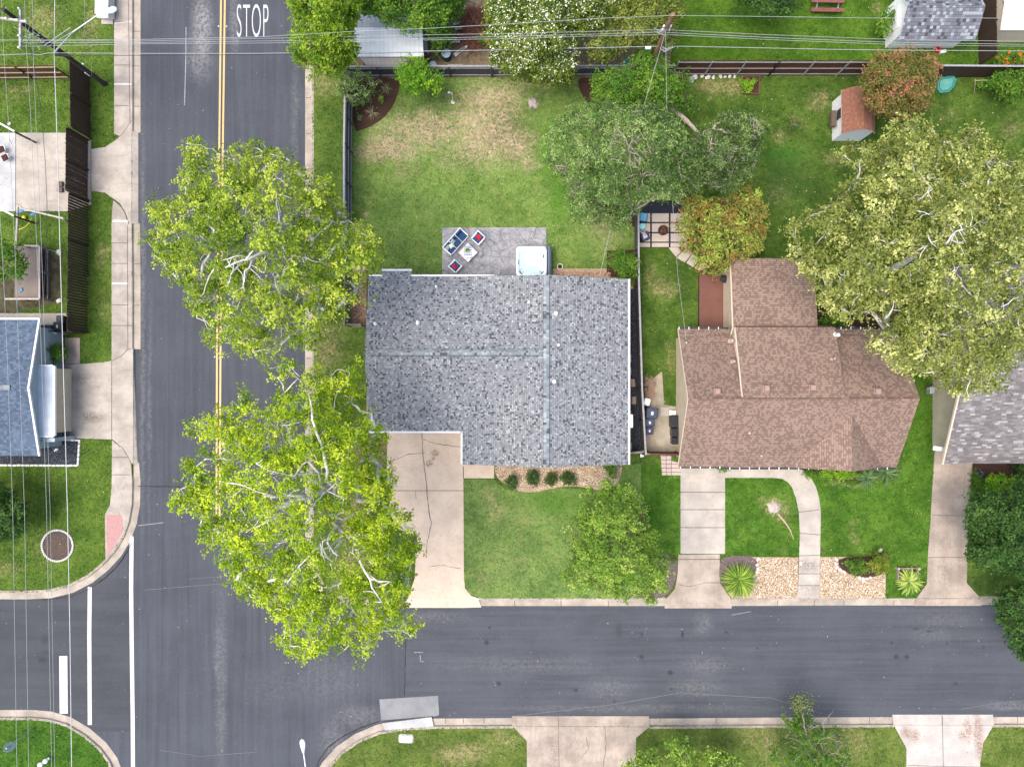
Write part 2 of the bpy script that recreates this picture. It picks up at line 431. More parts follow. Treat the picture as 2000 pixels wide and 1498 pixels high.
    for i in range(tot):
        nc = max(4, int(dens*R[i]**2/ (clump/0.34)**2*0.55)); 
        d = RNG.normal(size=(nc, 3)); d[:, 2] = np.where(RNG.random(nc) < 0.85, np.abs(d[:, 2]), d[:, 2]); d /= np.linalg.norm(d, axis=1)[:, None]
        rad_ = R[i]*(0.45+0.55*np.sqrt(RNG.random(nc)))*(1+0.22*np.sin(d[:, 0]*7+i)*np.cos(d[:, 1]*6+2*i))
        vz = min(spread, 1.3/max(R[i], .3)+.3)*1.15
        p = C[i]+d*rad_[:, None]*np.array([1, 1, vz]); p[:, 2] -= RNG.exponential(depth*0.30, nc)
        cc.append(p); cb.append(np.full(nc, i))
    cc = np.concatenate(cc); cb = np.concatenate(cb)
    # gaps: thin out by a smooth 3-D field
    fld = np.sin(cc[:, 0]*1.9+1.3*np.sin(cc[:, 1]*1.1))+np.sin(cc[:, 1]*2.3+1.7*np.sin(cc[:, 0]*0.9))+0.8*np.sin(cc[:, 0]*4.1+cc[:, 1]*3.7)
    keep = RNG.random(len(cc)) > gap*(1+np.tanh(fld*1.4)) ; keep &= cc[:, 2] > 0.05
    cc = cc[keep]; cb = cb[keep]
    # keep the crown inside its outline as seen from the mean height
    k = (CAMH-cc[:, 2])/CAMH/PPM; PP = np.stack([cc[:, 0]/k+1000, 749-cc[:, 1]/k], 1)
    ins = inside(PP, out); ed = edgedist(PP, out); keep = ins | (ed < 3+6*RNG.random(len(cc))**2)
    cc = cc[keep]; cb = cb[keep]
    if len(limbs):
        k = (CAMH-cc[:, 2])/CAMH/PPM; PP = np.stack([cc[:, 0]/k+1000, 749-cc[:, 1]/k], 1); drop = np.zeros(len(cc), bool)
        for path in limbs:
            for a, b in zip(path[1:], path[2:]):
                a = np.array(a, float); b = np.array(b, float); ab = (b-a)[:2]; tt = np.clip(((PP-a[:2])@ab)/(ab@ab+1e-9), 0, 1)
                d = np.linalg.norm(PP-(a[:2]+tt[:, None]*ab), axis=1); hz = a[2]+tt*(b[2]-a[2])+1.0
                drop |= (d < 5+45*path[0]) & (cc[:, 2] > hz-0.6) & (RNG.random(len(cc)) < 0.8)
        cc = cc[~drop]; cb = cb[~drop]
    n = len(cc)
    nt = int(n*twigs)
    for i in RNG.permutation(n)[:nt]:
        a = Vector(C[cb[i]]-sink*R[cb[i]]*2).lerp(Vector(cc[i]), random.uniform(.15, .5))+Vector((random.uniform(-.25, .25), random.uniform(-.25, .25), -.05))*R[cb[i]]; b = Vector(cc[i]); mid = a.lerp(b, .5)+Vector((random.uniform(-.1, .1), random.uniform(-.1, .1), 0.1*random.random()))*(b-a).length
        m.tube([a, mid, b], [0.022*twr, 0.014*twr, 0.006*twr], 3, cap=False)
    for path in limbs:
        pw = path[0]; P = [G(x, y, h+min(0.45, 0.06*h)*(q > 0)) for q, (x, y, h) in enumerate(path[1:])]; Q = [P[0]]
        for a, b in zip(P, P[1:]):
            L = (b-a).length
            for q in (0.34, 0.67): Q.append(a.lerp(b, q)+Vector([random.uniform(-1, 1)*L*0.07 for _ in range(3)]))
            Q.append(b)
        m.tube(Q, [pw*.85*(1-0.75*k/(len(Q)-1)) for k in range(len(Q))], 6)
        if pw > .05:
            for _ in range(3):
                j = random.randrange(1, len(Q)); e_ = Q[j]+Vector((random.uniform(-1, 1), random.uniform(-1, 1), random.uniform(-.1, .25)))*0.9; m.tube([Q[j], Q[j].lerp(e_, .5)+Vector((random.uniform(-.1, .1), random.uniform(-.1, .1), 0)), e_], [pw*.35, pw*.22, .008], 5)
    npl = min(60, max(4, int(15*lush*(clump/0.34)**2*(0.16/lsize)**2)))
    idx = np.repeat(np.arange(n), npl); M_ = len(idx)
    sd = RNG.normal(size=(n, 5, 3)); sd[..., 2] *= 0.45; sd /= np.linalg.norm(sd, axis=2)[..., None]; sd *= RNG.uniform(.6, 1.25, (n, 5))[..., None]
    off = sd[idx, RNG.integers(0, 5, M_)]*(RNG.random(M_)**0.75)[:, None]*clump*1.25+RNG.normal(size=(M_, 3))*np.array([1, 1, 0.6])*clump*0.17
    P = cc[idx]+off; P[:, 2] = np.maximum(P[:, 2], 0.03)
    ctr = C[cb[idx]]; od = P-ctr; od /= np.linalg.norm(od, axis=1)[:, None]+1e-9
    N = od*0.40+np.array([0, 0, 0.95])+RNG.normal(size=(M_, 3))*0.50; N /= np.linalg.norm(N, axis=1)[:, None]
    ct = RNG.random(n)*0.60; lumpt = RNG.uniform(-0.22, 0.20, tot)
    T = ct[idx]+lumpt[cb[idx]]+RNG.random(M_)*0.40; S = lsize*RNG.uniform(0.65, 1.3, M_)
    tr.build('trunk', bark, t); m.build('branches', bark, t, smooth=True)
    leaves('crown', P, N, S, T, leaf, t, wide)
    if flowers:
        fm, fr, fs = flowers[:3]; low = flowers[3] if len(flowers) > 3 else -1
        z = cc[:, 2]-C[cb][:, 2]; sel = np.where((z > low*R[cb]))[0]; sel = sel[RNG.random(len(sel)) < fr]
        i2 = np.repeat(sel, 4); P = cc[i2]+RNG.normal(size=(len(i2), 3))*clump*np.array([.4, .4, .2])+np.array([0, 0, clump*0.45])
        N = np.array([0, 0, 1.0])+RNG.normal(size=(len(i2), 3))*0.5; N /= np.linalg.norm(N, axis=1)[:, None]
        leaves('blossoms', P, N, fs*RNG.uniform(.6, 1.3, len(i2)), RNG.random(len(i2)), fm, t, 0.9)
    return t
def bush(name, label, pts, h, leaf, group=None, cat='shrub', base=None, **kw):
    c = np.mean(np.array(pts, float), 0)
    k = dict(lsize=0.10, dens=120, lump=16, trunk=0.03, twigs=0.25, clump=0.2, gap=0.12, depth=0.7, stems=3, fork=0.3, spread=0.7, twr=0.5); k.update(kw)
    return tree(name, label, base or (1000+(c[0]-1000)*(1-h*.6/CAMH), 749+(c[1]-749)*(1-h*.6/CAMH)), pts, h*0.45, h, leaf, BARK, group, cat, **k)
def ragged(pts, amp=5.0, it=3):
    P = [tuple(p) for p in pts]
    for k in range(it):
        out = []
        for a, b in zip(P, P[1:]+P[:1]):
            L = math.hypot(b[0]-a[0], b[1]-a[1]); q = random.uniform(-1, 1)*min(amp*1.2, L*0.38)
            m = ((a[0]+b[0])/2-(b[1]-a[1])/max(L, 1e-6)*q, (a[1]+b[1])/2+(b[0]-a[0])/max(L, 1e-6)*q)
            out += [a, m] if L > 5 else [a]
        P = out; amp *= 0.75
    return P
def circle(px, py, r, n=9, jit=0.18, sy=1.0):
    return [(px+r*(1+random.uniform(-jit, jit))*math.cos(2*math.pi*k/n), py+sy*r*(1+random.uniform(-jit, jit))*math.sin(2*math.pi*k/n)) for k in range(n)]
def blades(m, c, r, n, h, w=0.03, droop=0.5, spread=1.0):
    """arching strap leaves from one crown; returns tint per vertex"""
    tints = []
    for i in range(n):
        a = random.random()*6.283; L = r*random.uniform(.65, 1.1); e = random.uniform(0.15, 1.0)
        dx, dy = math.cos(a), math.sin(a); P = []
        for q in (0, .35, .7, 1.0):
            P.append(Vector(c)+Vector((dx*L*q, dy*L*q, h*(0.15+e*(1.6*q-1.35*q*q*(0.4+droop*1.2))))))
        s = Vector((-dy, dx, 0)); ws = [w*.7, w, w*.75, w*.08]; i0 = len(m.v)
        for p, q in zip(P, ws): m.v += [p+s*q, p-s*q]
        for k in range(3): m.f.append([i0+2*k, i0+2*k+1, i0+2*k+3, i0+2*k+2]); m.mi.append(0)
        tv = random.random(); tints += [tv]*8
    return tints
def spiky(name, label, px, py, r, n, h, mat, w=0.03, droop=0.5, group=None, cat='plant'):
    c = G(px, py); t = thing(name, label, cat, c, group)
    m = MB(); tt = blades(m, c+Vector((0,0,0.02)), r/PPM, n, h, w, droop); m.build('leaves', mat, t, tint=tt)
    s = MB(); s.lathe(c, [(0.06+w, 0), (0.08+w, 0.08), (0.03, 0.16)], 8); s.build('stem', BARK, t)
    return t
def stones(name, poly, z, size, n, mat, kind='stuff', label=None):
    """loose stones strewn inside a pixel outline, one object"""
    A = np.array(poly, float); P = RNG.uniform(A.min(0), A.max(0), (n*3, 2)); P = P[inside(P, poly)][:n]; n = len(P)
    c = G2(P, np.full(n, 0.0)); c[:, 2] = z+RNG.uniform(0, size*0.35, n)
    s = size*RNG.uniform(.55, 1.25, n)[:, None, None]
    base = np.array([[1,0,0],[.25,.9,0],[-.8,.55,0],[-.75,-.6,0],[.3,-.9,0],[.1,0,.7],[0,0,-.4]])
    a = RNG.random(n)*6.283; ca, sa = np.cos(a), np.sin(a)
    B = base[None]*RNG.uniform(.7, 1.2, (n, 7, 1)); V = np.empty((n, 7, 3))
    V[..., 0] = B[..., 0]*ca[:, None]-B[..., 1]*sa[:, None]; V[..., 1] = B[..., 0]*sa[:, None]+B[..., 1]*ca[:, None]; V[..., 2] = B[..., 2]
    V = V*s*0.5+c[:, None, :]
    F = np.array([[0,1,5],[1,2,5],[2,3,5],[3,4,5],[4,0,5]]); Fa = (F[None]+np.arange(n)[:, None, None]*7).reshape(-1)
    me = bpy.data.meshes.new(name); me.vertices.add(n*7); me.vertices.foreach_set('co', V.reshape(-1))
    me.loops.add(n*15); me.loops.foreach_set('vertex_index', Fa.astype(np.int32)); me.polygons.add(n*5)
    me.polygons.foreach_set('loop_start', np.arange(0, n*15, 3, dtype=np.int32)); me.polygons.foreach_set('loop_total', np.full(n*5, 3, dtype=np.int32)); me.update(calc_edges=True)
    at = me.attributes.new('tint', 'FLOAT', 'POINT'); at.data.foreach_set('value', np.repeat(RNG.random(n), 7).astype(np.float32))
    o = link_mesh(me, name, mat, None); o['kind'] = kind
    if label: o['label'] = label
    return o

def grow_grass(per_m2=70):
    """short grass blades standing on every lawn, clear of paving and beds"""
    pv = [p for p, z, m in PAVED if z > -0.1]
    for k, (poly, z, mat) in enumerate(LAWNS):
        A = np.array(poly, float); lo = np.maximum(A.min(0), (-60, -60)); hi = np.minimum(A.max(0), (2060, 1560))
        n = int((hi-lo).prod()/PPM**2*per_m2); P = RNG.uniform(lo, hi, (n, 2)); ok = inside(P, poly)
        for p in pv+[q for q, zz, m in LAWNS if zz > z+0.001]: ok &= ~inside(P, p)
        P = P[ok]; n = len(P); C = G2(P, np.full(n, 0.0)); C[:, 2] = z+0.025
        N = np.array([0, 0, 1.0])+RNG.normal(size=(n, 3))*0.6; N /= np.linalg.norm(N, axis=1)[:, None]
        g = leaves('grass', C, N, RNG.uniform(.06, .15, n), RNG.random(n), mat, None, 0.35)
        g['kind'] = 'stuff'
# ---------------------------------------------------------------- materials
GREEN = (0.062, 0.110, 0.018); GREEN2 = (0.080, 0.125, 0.022)
BARK = simple('bark_brown', (0.13, 0.10, 0.07), 0.9, 0.35, 5, 0.6)
BARK_PALE = simple('bark_pale', (0.46, 0.43, 0.38), 0.8, 0.35, 3, 0.4, col2=(0.58, 0.56, 0.52))
BARK_GREY = simple('bark_grey', (0.25, 0.22, 0.18), 0.9, 0.3, 5, 0.5)
L_SYC1 = leafmat('leaf_sycamore', (0.06, 0.125, 0.008), (0.22, 0.32, 0.024), (0.56, 0.62, 0.1), 0.35)
L_SYC2 = leafmat('leaf_sycamore_bright', (0.075, 0.16, 0.006), (0.265, 0.385, 0.016), (0.6, 0.68, 0.05), 0.35)
L_SYC3 = leafmat('leaf_sycamore_olive', (0.06, 0.085, 0.018), (0.255, 0.295, 0.065), (0.64, 0.64, 0.26), 0.35)
L_OAK = leafmat('leaf_oak', (0.022, 0.055, 0.01), (0.11, 0.2, 0.045), (0.38, 0.5, 0.16), 0.3)
L_OAK2 = leafmat('leaf_oak_dark', (0.022, 0.05, 0.01), (0.085, 0.15, 0.038), (0.28, 0.37, 0.12), 0.3)
L_BRIGHT = leafmat('leaf_bright', (0.065, 0.189, 0.014), (0.160, 0.348, 0.020), (0.362, 0.522, 0.036))
L_MID = leafmat('leaf_mid', (0.044, 0.125, 0.015), (0.094, 0.206, 0.022), (0.213, 0.325, 0.037))
L_DARK = leafmat('leaf_dark', (0.022, 0.062, 0.015), (0.048, 0.115, 0.022), (0.106, 0.200, 0.044))
L_FEATHER = leafmat('leaf_feathery', (0.058, 0.145, 0.009), (0.152, 0.261, 0.017), (0.362, 0.464, 0.041))
L_OLIVE = leafmat('leaf_olive', (0.062, 0.106, 0.018), (0.156, 0.200, 0.035), (0.312, 0.338, 0.081))
L_MAPLE = leafmat('leaf_young_oak', (0.075, 0.165, 0.022), (0.19, 0.32, 0.045), (0.44, 0.55, 0.11), 0.4)
L_CREPE = leafmat('leaf_crepe', (0.40, 0.16, 0.06), (0.19, 0.26, 0.050), (0.44, 0.52, 0.09), 0.35)
L_CREPE2 = leafmat('leaf_crepe_pink', (0.075, 0.12, 0.02), (0.19, 0.175, 0.045), (0.50, 0.20, 0.13), 0.35)
L_WHITEFL = leafmat('leaf_crepe_green', (0.056, 0.106, 0.015), (0.125, 0.194, 0.022), (0.237, 0.300, 0.044))
F_WHITE = leafmat('blossom_white', (0.62, 0.62, 0.48), (0.72, 0.72, 0.58), (0.8, 0.78, 0.68), 0.2)
F_PINK = leafmat('blossom_pink', (0.42, 0.03, 0.10), (0.60, 0.05, 0.17), (0.62, 0.16, 0.18), 0.2)
F_ORANGE = leafmat('blossom_orange', (0.65, 0.10, 0.01), (0.7, 0.16, 0.01), None, 0.2)
F_RED = leafmat('blossom_red', (0.55, 0.04, 0.03), (0.6, 0.08, 0.05), None, 0.2)
L_SPIKE = tintmat('leaf_spiky', [(0, (0.04, 0.10, 0.01)), (0.5, (0.10, 0.19, 0.02)), (1, (0.30, 0.38, 0.05))])
L_DRYGR = tintmat('leaf_dry_grass', [(0, (0.10, 0.12, 0.05)), (1, (0.34, 0.30, 0.17))])
L_PALM = tintmat('leaf_palm', [(0, (0.035, 0.08, 0.025)), (1, (0.12, 0.20, 0.07))])
GRAVELM = tintmat('gravel_stone', [(0, (0.10, 0.065, 0.04)), (0.3, (0.29, 0.20, 0.12)), (0.65, (0.42, 0.335, 0.23)), (1, (0.60, 0.56, 0.48))])
GRAVEL2 = tintmat('gravel_brown_stone', [(0, (0.16, 0.09, 0.06)), (0.5, (0.30, 0.18, 0.13)), (1, (0.50, 0.36, 0.28))])
GRAVELBASE = simple('gravel_bed_base', (0.34, 0.24, 0.16), 0.9, 0.4, 12, 0.8)
BLACKST = tintmat('black_stone', [(0, (0.018, 0.022, 0.030)), (0.9, (0.05, 0.06, 0.075)), (1, (0.16, 0.17, 0.18))])
BLACKBASE = simple('black_gravel', (0.018, 0.021, 0.028), 0.9, 0.4, 30, 0.8)
MULCH = simple('mulch_dark', (0.050, 0.026, 0.018), 0.95, 0.5, 14, 1.0, fine=60)
MULCHGREY = simple('mulch_grey', (0.12, 0.09, 0.085), 0.95, 0.55, 14, 1.0, fine=60)
DIRT = simple('bare_dirt', (0.13, 0.10, 0.065), 0.95, 0.4, 3, 0.8)
WHITE = simple('white_paint', (0.72, 0.73, 0.74), 0.6, 0.06, 4)
CREAM = simple('cream_paint', (0.60, 0.53, 0.42), 0.7, 0.06, 4)
DARKMETAL = simple('dark_metal', (0.03, 0.03, 0.035), 0.5, 0.2, 6, metal=0.3)
GREYMETAL = simple('grey_metal', (0.42, 0.44, 0.47), 0.45, 0.12, 5, metal=0.6)
BLACKPL = simple('black_plastic', (0.020, 0.023, 0.035), 0.45, 0.2, 5)
NAVY = simple('navy_cushion', (0.018, 0.055, 0.135), 0.9, 0.2, 20, 0.2)
REDC = simple('red_cushion', (0.55, 0.010, 0.018), 0.9, 0.15, 20, 0.2)
SAGE = simple('sage_cushion', (0.30, 0.36, 0.32), 0.9, 0.15, 20, 0.2)
GLASS = simple('window_glass', (0.05, 0.06, 0.07), 0.1, 0.2, 2, spec=0.6)
WOODDARK = simple('fence_dark_wood', (0.060, 0.040, 0.030), 0.9, 0.5, 3, 0.6)
WOODGREY = simple('weathered_wood', (0.20, 0.175, 0.155), 0.9, 0.35, 3, 0.6)
WOODTAN = simple('tan_wood', (0.36, 0.24, 0.15), 0.85, 0.3, 3, 0.5)
ROCKM = simple('pale_rock', (0.52, 0.50, 0.46), 0.9, 0.25, 5, 0.7)
BLUEPL = simple('blue_plastic', (0.06, 0.22, 0.42), 0.5, 0.15, 5)
TEALPL = simple('teal_plastic', (0.04, 0.20, 0.17), 0.45, 0.15, 3)
REDPL = simple('red_plastic', (0.55, 0.02, 0.02), 0.5, 0.1, 3)
YELLOWM = simple('yellow_plastic', (0.55, 0.45, 0.05), 0.5, 0.1, 3)

CONC = (0.36, 0.315, 0.285)
C_WALK = concrete('concrete_walk', (0.335, 0.295, 0.256), 0.4)
C_KERB = concrete('concrete_kerb', (0.335, 0.290, 0.238), 0.4)
C_DRIVE = concrete('concrete_warm', (0.50, 0.395, 0.305), 0.13, spots=[(850, 885, 9, 6, 1), (838, 905, 7, 6, 1), (847, 896, 4, 4, 1)], scol=(0.22, 0.12, 0.05))
C_GREY = concrete('concrete_grey', (0.365, 0.328, 0.285), 0.25, spots=[(1580, 1105, 24, 12, .8), (1578, 1150, 24, 14, .5)], scol=(0.14, 0.12, 0.11))
C_OLD = concrete('concrete_old', (0.335, 0.278, 0.228), 0.4, streak=(5, 0.5, 1), spots=[(1845, 1110, 12, 60, .5), (1875, 1100, 8, 60, .5), (1860, 940, 20, 40, .4), (1080, 1470, 12, 50, .6), (1120, 1450, 14, 40, .4)], scol=(0.15, 0.11, 0.09))
C_LEFT = concrete('concrete_left', (0.350, 0.310, 0.265), 0.3, streak=(0.6, 3.5, 1), spots=[(180, 815, 26, 10, 1), (150, 740, 30, 12, .8), (133, 770, 8, 40, 1)], scol=(0.15, 0.12, 0.10))
C_RUST = concrete('concrete_stained', (0.38, 0.35, 0.315), 0.18, spots=[(1770, 1430, 12, 12, 1), (1785, 1438, 10, 12, 1), (1890, 1425, 10, 25, 1), (1910, 1430, 10, 40, 1), (1915, 1460, 10, 25, 1), (1880, 1435, 9, 9, 1)], scol=(0.22, 0.13, 0.09))
C_PAT = concrete('concrete_patio_left', (0.36, 0.30, 0.25), 0.3, spots=[(60, 380, 40, 40, .9), (45, 350, 25, 60, .7)], scol=(0.14, 0.11, 0.09))
C_ROUGH = concrete('rough_gravelly_dirt', (0.30, 0.26, 0.20), 0.45)

def asphalt(name, streak, light=(), dark=(), base=(0.049, 0.054, 0.064)):
    t = NT(name); p = t.pos()
    c = t.mix(t.rng(t.noise(p, 0.25, 4, 0.6), 0.3, 0.7), tuple(v*0.86 for v in base), tuple(v*1.14 for v in base))
    q = t.vmath('MULTIPLY', p, streak)
    c = t.mix(t.rng(t.noise(q, 1.0, 5, 0.62), 0.40, 0.68, 0, 0.4), c, tuple(v*1.45 for v in base))
    c = t.mix(t.rng(t.noise(t.vmath('ADD', q, (9, 4, 0)), 0.8, 5, 0.62), 0.45, 0.72, 0, 0.4), c, tuple(v*0.66 for v in base))
    if light:
        c = t.mix(t.math('MULTIPLY', t.patches(p, light, 0.35, 1.2), t.rng(t.noise(p, 5, 7, 0.8), 0.36, 0.62)), c, (0.28, 0.27, 0.26))
    if dark: c = t.mix(t.patches(p, dark, 0.04, 3), c, (0.016, 0.017, 0.02))
    c = t.mix(t.rng(t.noise(p, 11, 6, 0.9), 0.50, 0.72, 0, 0.5), c, tuple(v*2.1 for v in base))
    c = t.mix(t.rng(t.noise(t.vmath('ADD', p, (5, 9, 0)), 12, 6, 0.9), 0.5, 0.72, 0, 0.6), c, tuple(v*0.45 for v in base))
    c = t.mix(t.rng(t.noise(t.vmath('ADD', p, (2, 7, 0)), 5.5, 2, 0.5), 0.74, 0.78, 0, 0.7), c, (0.25, 0.24, 0.23))
    t.col(c); t.b.inputs['Roughness'].default_value = 0.85; t.bump(t.noise(p, 70, 4, 0.8), 0.5, 0.01)
    return t.m
A_MAIN = asphalt('asphalt_main', (3.2, 0.10, 1), light=[(393, 60, 20, 75, .8), (388, 110, 26, 50, .45), (430, 1330, 12, 190, .22), (425, 1280, 9, 90, .25),
    (276, 600, 5, 420, .3), (290, 780, 4, 260, .2), (575, 230, 8, 120, .2), (640, 1330, 90, 45, .14), (700, 1400, 55, 22, .25), (650, 1450, 28, 45, .28), (540, 1340, 80, 45, .1), (455, 40, 10, 60, .35)])
A_EAST = asphalt('asphalt_side', (0.10, 3.0, 1), light=[(840, 1205, 70, 12, .25), (1190, 1345, 45, 25, .22), (1380, 1300, 50, 22, .2), (1360, 1345, 55, 18, .25), (1375, 1220, 18, 24, .25), (1010, 1300, 190, 20, .14), (1850, 1210, 70, 16, .15), (1820, 1240, 40, 20, .15), (1980, 1380, 60, 10, .3), (1250, 1385, 250, 7, .2)],
    dark=[(1254, 1284, 4.5, 4.5, .8), (1310, 1315, 6, 5, .8), (974, 1336, 5, 4.5, .8), (950, 1256, 5, 5, .8), (956, 1227, 3, 3, .8), (1125, 1349, 4.5, 4, .7), (1753, 1284, 5.5, 5, .7), (1773, 1284, 5.5, 5, .7), (1334, 1240, 3, 9, .8), (1791, 1229, 7, 3, .6), (1817, 1234, 8, 3, .6), (1420, 1236, 4, 3, .7), (1869, 1336, 5, 4, .5), (1210, 1232, 7, 14, .35), (1924, 1264, 3, 3, .6), (1480, 1267, 2, 2, .9), (1744, 1256, 3, 3, .8), (1852, 1257, 2, 4, .7), (1254, 1240, 3, 6, .5), (1200, 1371, 3, 3, .6), (1312, 1347, 3, 3, .6)], base=(0.053, 0.058, 0.067))
A_WEST = asphalt('asphalt_west', (0.10, 1.5, 1), base=(0.043, 0.047, 0.053), dark=[(85, 1250, 8, 10, .5), (80, 1290, 10, 6, .6), (85, 1275, 8, 5, .4)])
A_PATCH = concrete('asphalt_patch', (0.19, 0.19, 0.195), 0.2)
MARKW = NT('marking_white'); p_ = MARKW.pos()
MARKW.col(MARKW.mix(MARKW.rng(MARKW.noise(p_, 7, 7, 0.85), 0.54, 0.66), (0.43, 0.43, 0.43), (0.11, 0.11, 0.115))); MARKW = MARKW.m
MARKW2 = NT('marking_white_faded'); p_ = MARKW2.pos()
MARKW2.col(MARKW2.mix(MARKW2.rng(MARKW2.noise(p_, 10, 6, 0.8), 0.50, 0.62), (0.24, 0.24, 0.245), (0.09, 0.09, 0.10))); MARKW2 = MARKW2.m
MARKY = NT('marking_yellow'); p_ = MARKY.pos()
MARKY.col(MARKY.mix(MARKY.rng(MARKY.noise(p_, 9, 6, 0.8), 0.56, 0.68), (0.50, 0.335, 0.14), (0.13, 0.10, 0.07))); MARKY = MARKY.m
TAR = simple('tar_crack', (0.022, 0.02, 0.02), 0.8, 0.3, 8)
JOINT = simple('joint_dark', (0.09, 0.07, 0.06), 0.9, 0.3, 8)

# ---------------------------------------------------------------- the ground and the roads
sheet('ground', [(-9000, -9000), (11000, -9000), (11000, 11000), (-9000, 11000)], -0.17, lawn('far_grass', GREEN, GREEN2, base_dry=.3), 0.01)
sheet('road', [(100, -1500), (720, -1500), (720, 1050), (2700, 1050), (2700, 1520), (720, 1520), (720, 3200), (100, 3200), (100, 1520), (-1200, 1520), (-1200, 1050), (100, 1050)], -0.150, A_MAIN, 0.01)
sheet('side_street', [(792, 1160), (2700, 1160), (2700, 1430), (790, 1430)], -0.146, A_EAST, 0.003)
sheet('side_street', [(-1200, 1130), (249, 1130), (252, 1430), (-1200, 1430)], -0.146, A_WEST, 0.003)
sheet('road_patch', [(740, 1367), (855, 1360), (857, 1398), (850, 1400), (744, 1408)], -0.141, A_PATCH, 0.003)
# block outlines (kerb backs)
NE_ARC = [(609, 900), (609, 1060), (611, 1095), (618, 1122), (633, 1146), (655, 1161), (685, 1168), (720, 1170)]
NW_ARC = [(258, 940), (257, 985), (251, 1020), (240, 1050), (223, 1078), (200, 1103), (170, 1127), (135, 1145), (95, 1155), (50, 1157), (0, 1157)]
SW_ARC = [(0, 1402), (60, 1402), (95, 1405), (130, 1415), (165, 1436), (195, 1462), (214, 1488), (226, 1520), (233, 1560), (236, 1620)]
SE_ARC = [(605, 1620), (610, 1570), (622, 1530), (640, 1499), (666, 1470), (700, 1447), (740, 1430), (790, 1422), (848, 1419), (1000, 1418)]
KP = [(-0.14, -0.004), (-0.02, 0.0), (0.02, -0.004), (0.06, -0.125), (0.10, -0.132), (0.52, -0.143)]
def kerb(pts, side=1): return sweep('kerb', pts, KP, C_KERB, side)
# lawns of the four blocks
L_NE = lawn('grass_ne', (0.060, 0.105, 0.017), (0.081, 0.123, 0.022), dry=[(630, 160, 40, 40, .8), (640, 680, 40, 60, .8), (625, 740, 30, 60, .7), (720, 880, 60, 50, 1), (690, 1010, 40, 60, .9), (700, 1100, 60, 60, .9), (1270, 1000, 50, 80, .15)], base_dry=.08)
L_NW = lawn('grass_nw', (0.059, 0.110, 0.015), (0.083, 0.131, 0.019), dry=[(85, 35, 45, 40, .8), (180, 50, 25, 50, .7), (10, 1110, 40, 20, .7), (85, 1075, 30, 40, .5), (200, 500, 15, 40, .7), (205, 600, 15, 40, .5), (40, 175, 40, 20, .6)], base_dry=.05)
L_SW = lawn('grass_sw', (0.041, 0.103, 0.011), (0.057, 0.118, 0.014), base_dry=-.2)
L_SE = lawn('grass_se', (0.079, 0.122, 0.021), (0.099, 0.135, 0.027), dry=[(900, 1470, 60, 25, .9), (980, 1440, 40, 20, .6), (1480, 1440, 60, 25, .5), (1650, 1450, 60, 40, .6), (1500, 1450, 20, 40, .7)], base_dry=.18)
sheet('lawn', [(609, -1500), (609, 900)]+NE_ARC[1:]+[(2700, 1168), (2700, -1500)], -0.008, L_NE)
sheet('lawn', [(258, -1500), (258, 940)]+NW_ARC[1:]+[(-1200, 1157), (-1200, -1500)], -0.008, L_NW)
sheet('lawn', [(-1200, 1402)]+SW_ARC+[(236, 3200), (-1200, 3200)], -0.008, L_SW)
sheet('lawn', [(605, 3200)]+SE_ARC+[(2700, 1416), (2700, 3200)], -0.008, L_SE)
kerb([(609, -1500), (609, 300), (609, 700)]+NE_ARC); kerb([(2700, 1167), (1985, 1168), (1915, 1168)], -1)
kerb([(1792, 1169), (1600, 1169), (1429, 1170)], -1); kerb([(1300, 1170), (1150, 1170), (935, 1170)], -1)
kerb([(258, -1500), (258, 0), (258, 258)], -1); kerb([(257, 436), (258, 560), (258, 682)], -1)
kerb([(255, 905)]+NW_ARC[:]+[(-1200, 1157)], -1)
kerb([(-1200, 1402)]+SW_ARC+[(236, 3200)], -1)
kerb([(605, 3200)]+SE_ARC[:]+[(1002, 1418)], -1); kerb([(1268, 1419), (1500, 1417), (1746, 1416)], -1); kerb([(1940, 1416), (2300, 1415), (2700, 1415)], -1)
sheet('kerb', [(746, 1412), (843, 1400), (847, 1418), (790, 1422), (752, 1426)], 0.006, concrete('concrete_fresh', (0.36, 0.355, 0.345), 0.2), 0.14)
# ramps where drives meet the street: slope from the kerb back down to the gutter
def ramp(pts_top, pts_bot, mat):
    m = MB(); A_ = [G(*p)+Vector((0,0,0.004)) for p in pts_top]; B_ = [G(*p)+Vector((0,0,-0.14)) for p in pts_bot]
    for k in range(len(A_)-1): m.face([B_[k], B_[k+1], A_[k+1], A_[k]])
    return struct(m.build('driveway_ramp', mat))
ramp([(796, 1170), (850, 1170), (905, 1168), (935, 1170)], [(770, 1188), (850, 1188), (905, 1188), (940, 1187)], C_DRIVE)
ramp([(1299, 1170), (1365, 1170), (1430, 1170)], [(1299, 1189), (1365, 1189), (1430, 1189)], C_OLD)
ramp([(1790, 1169), (1850, 1169), (1917, 1168)], [(1788, 1184), (1850, 1184), (1919, 1184)], C_OLD)
ramp([(1268, 1419), (1100, 1418), (1000, 1418)], [(1268, 1400), (1100, 1400), (1000, 1400)], C_OLD)
ramp([(1942, 1416), (1840, 1416), (1745, 1416)], [(1942, 1397), (1840, 1397), (1745, 1397)], C_RUST)
ramp([(257, 437), (257, 340), (257, 257)], [(268, 437), (268, 340), (268, 257)], C_LEFT)
ramp([(259.5, 907), (259.5, 800), (259.5, 680)], [(267, 907), (263, 800), (260, 680)], C_LEFT)
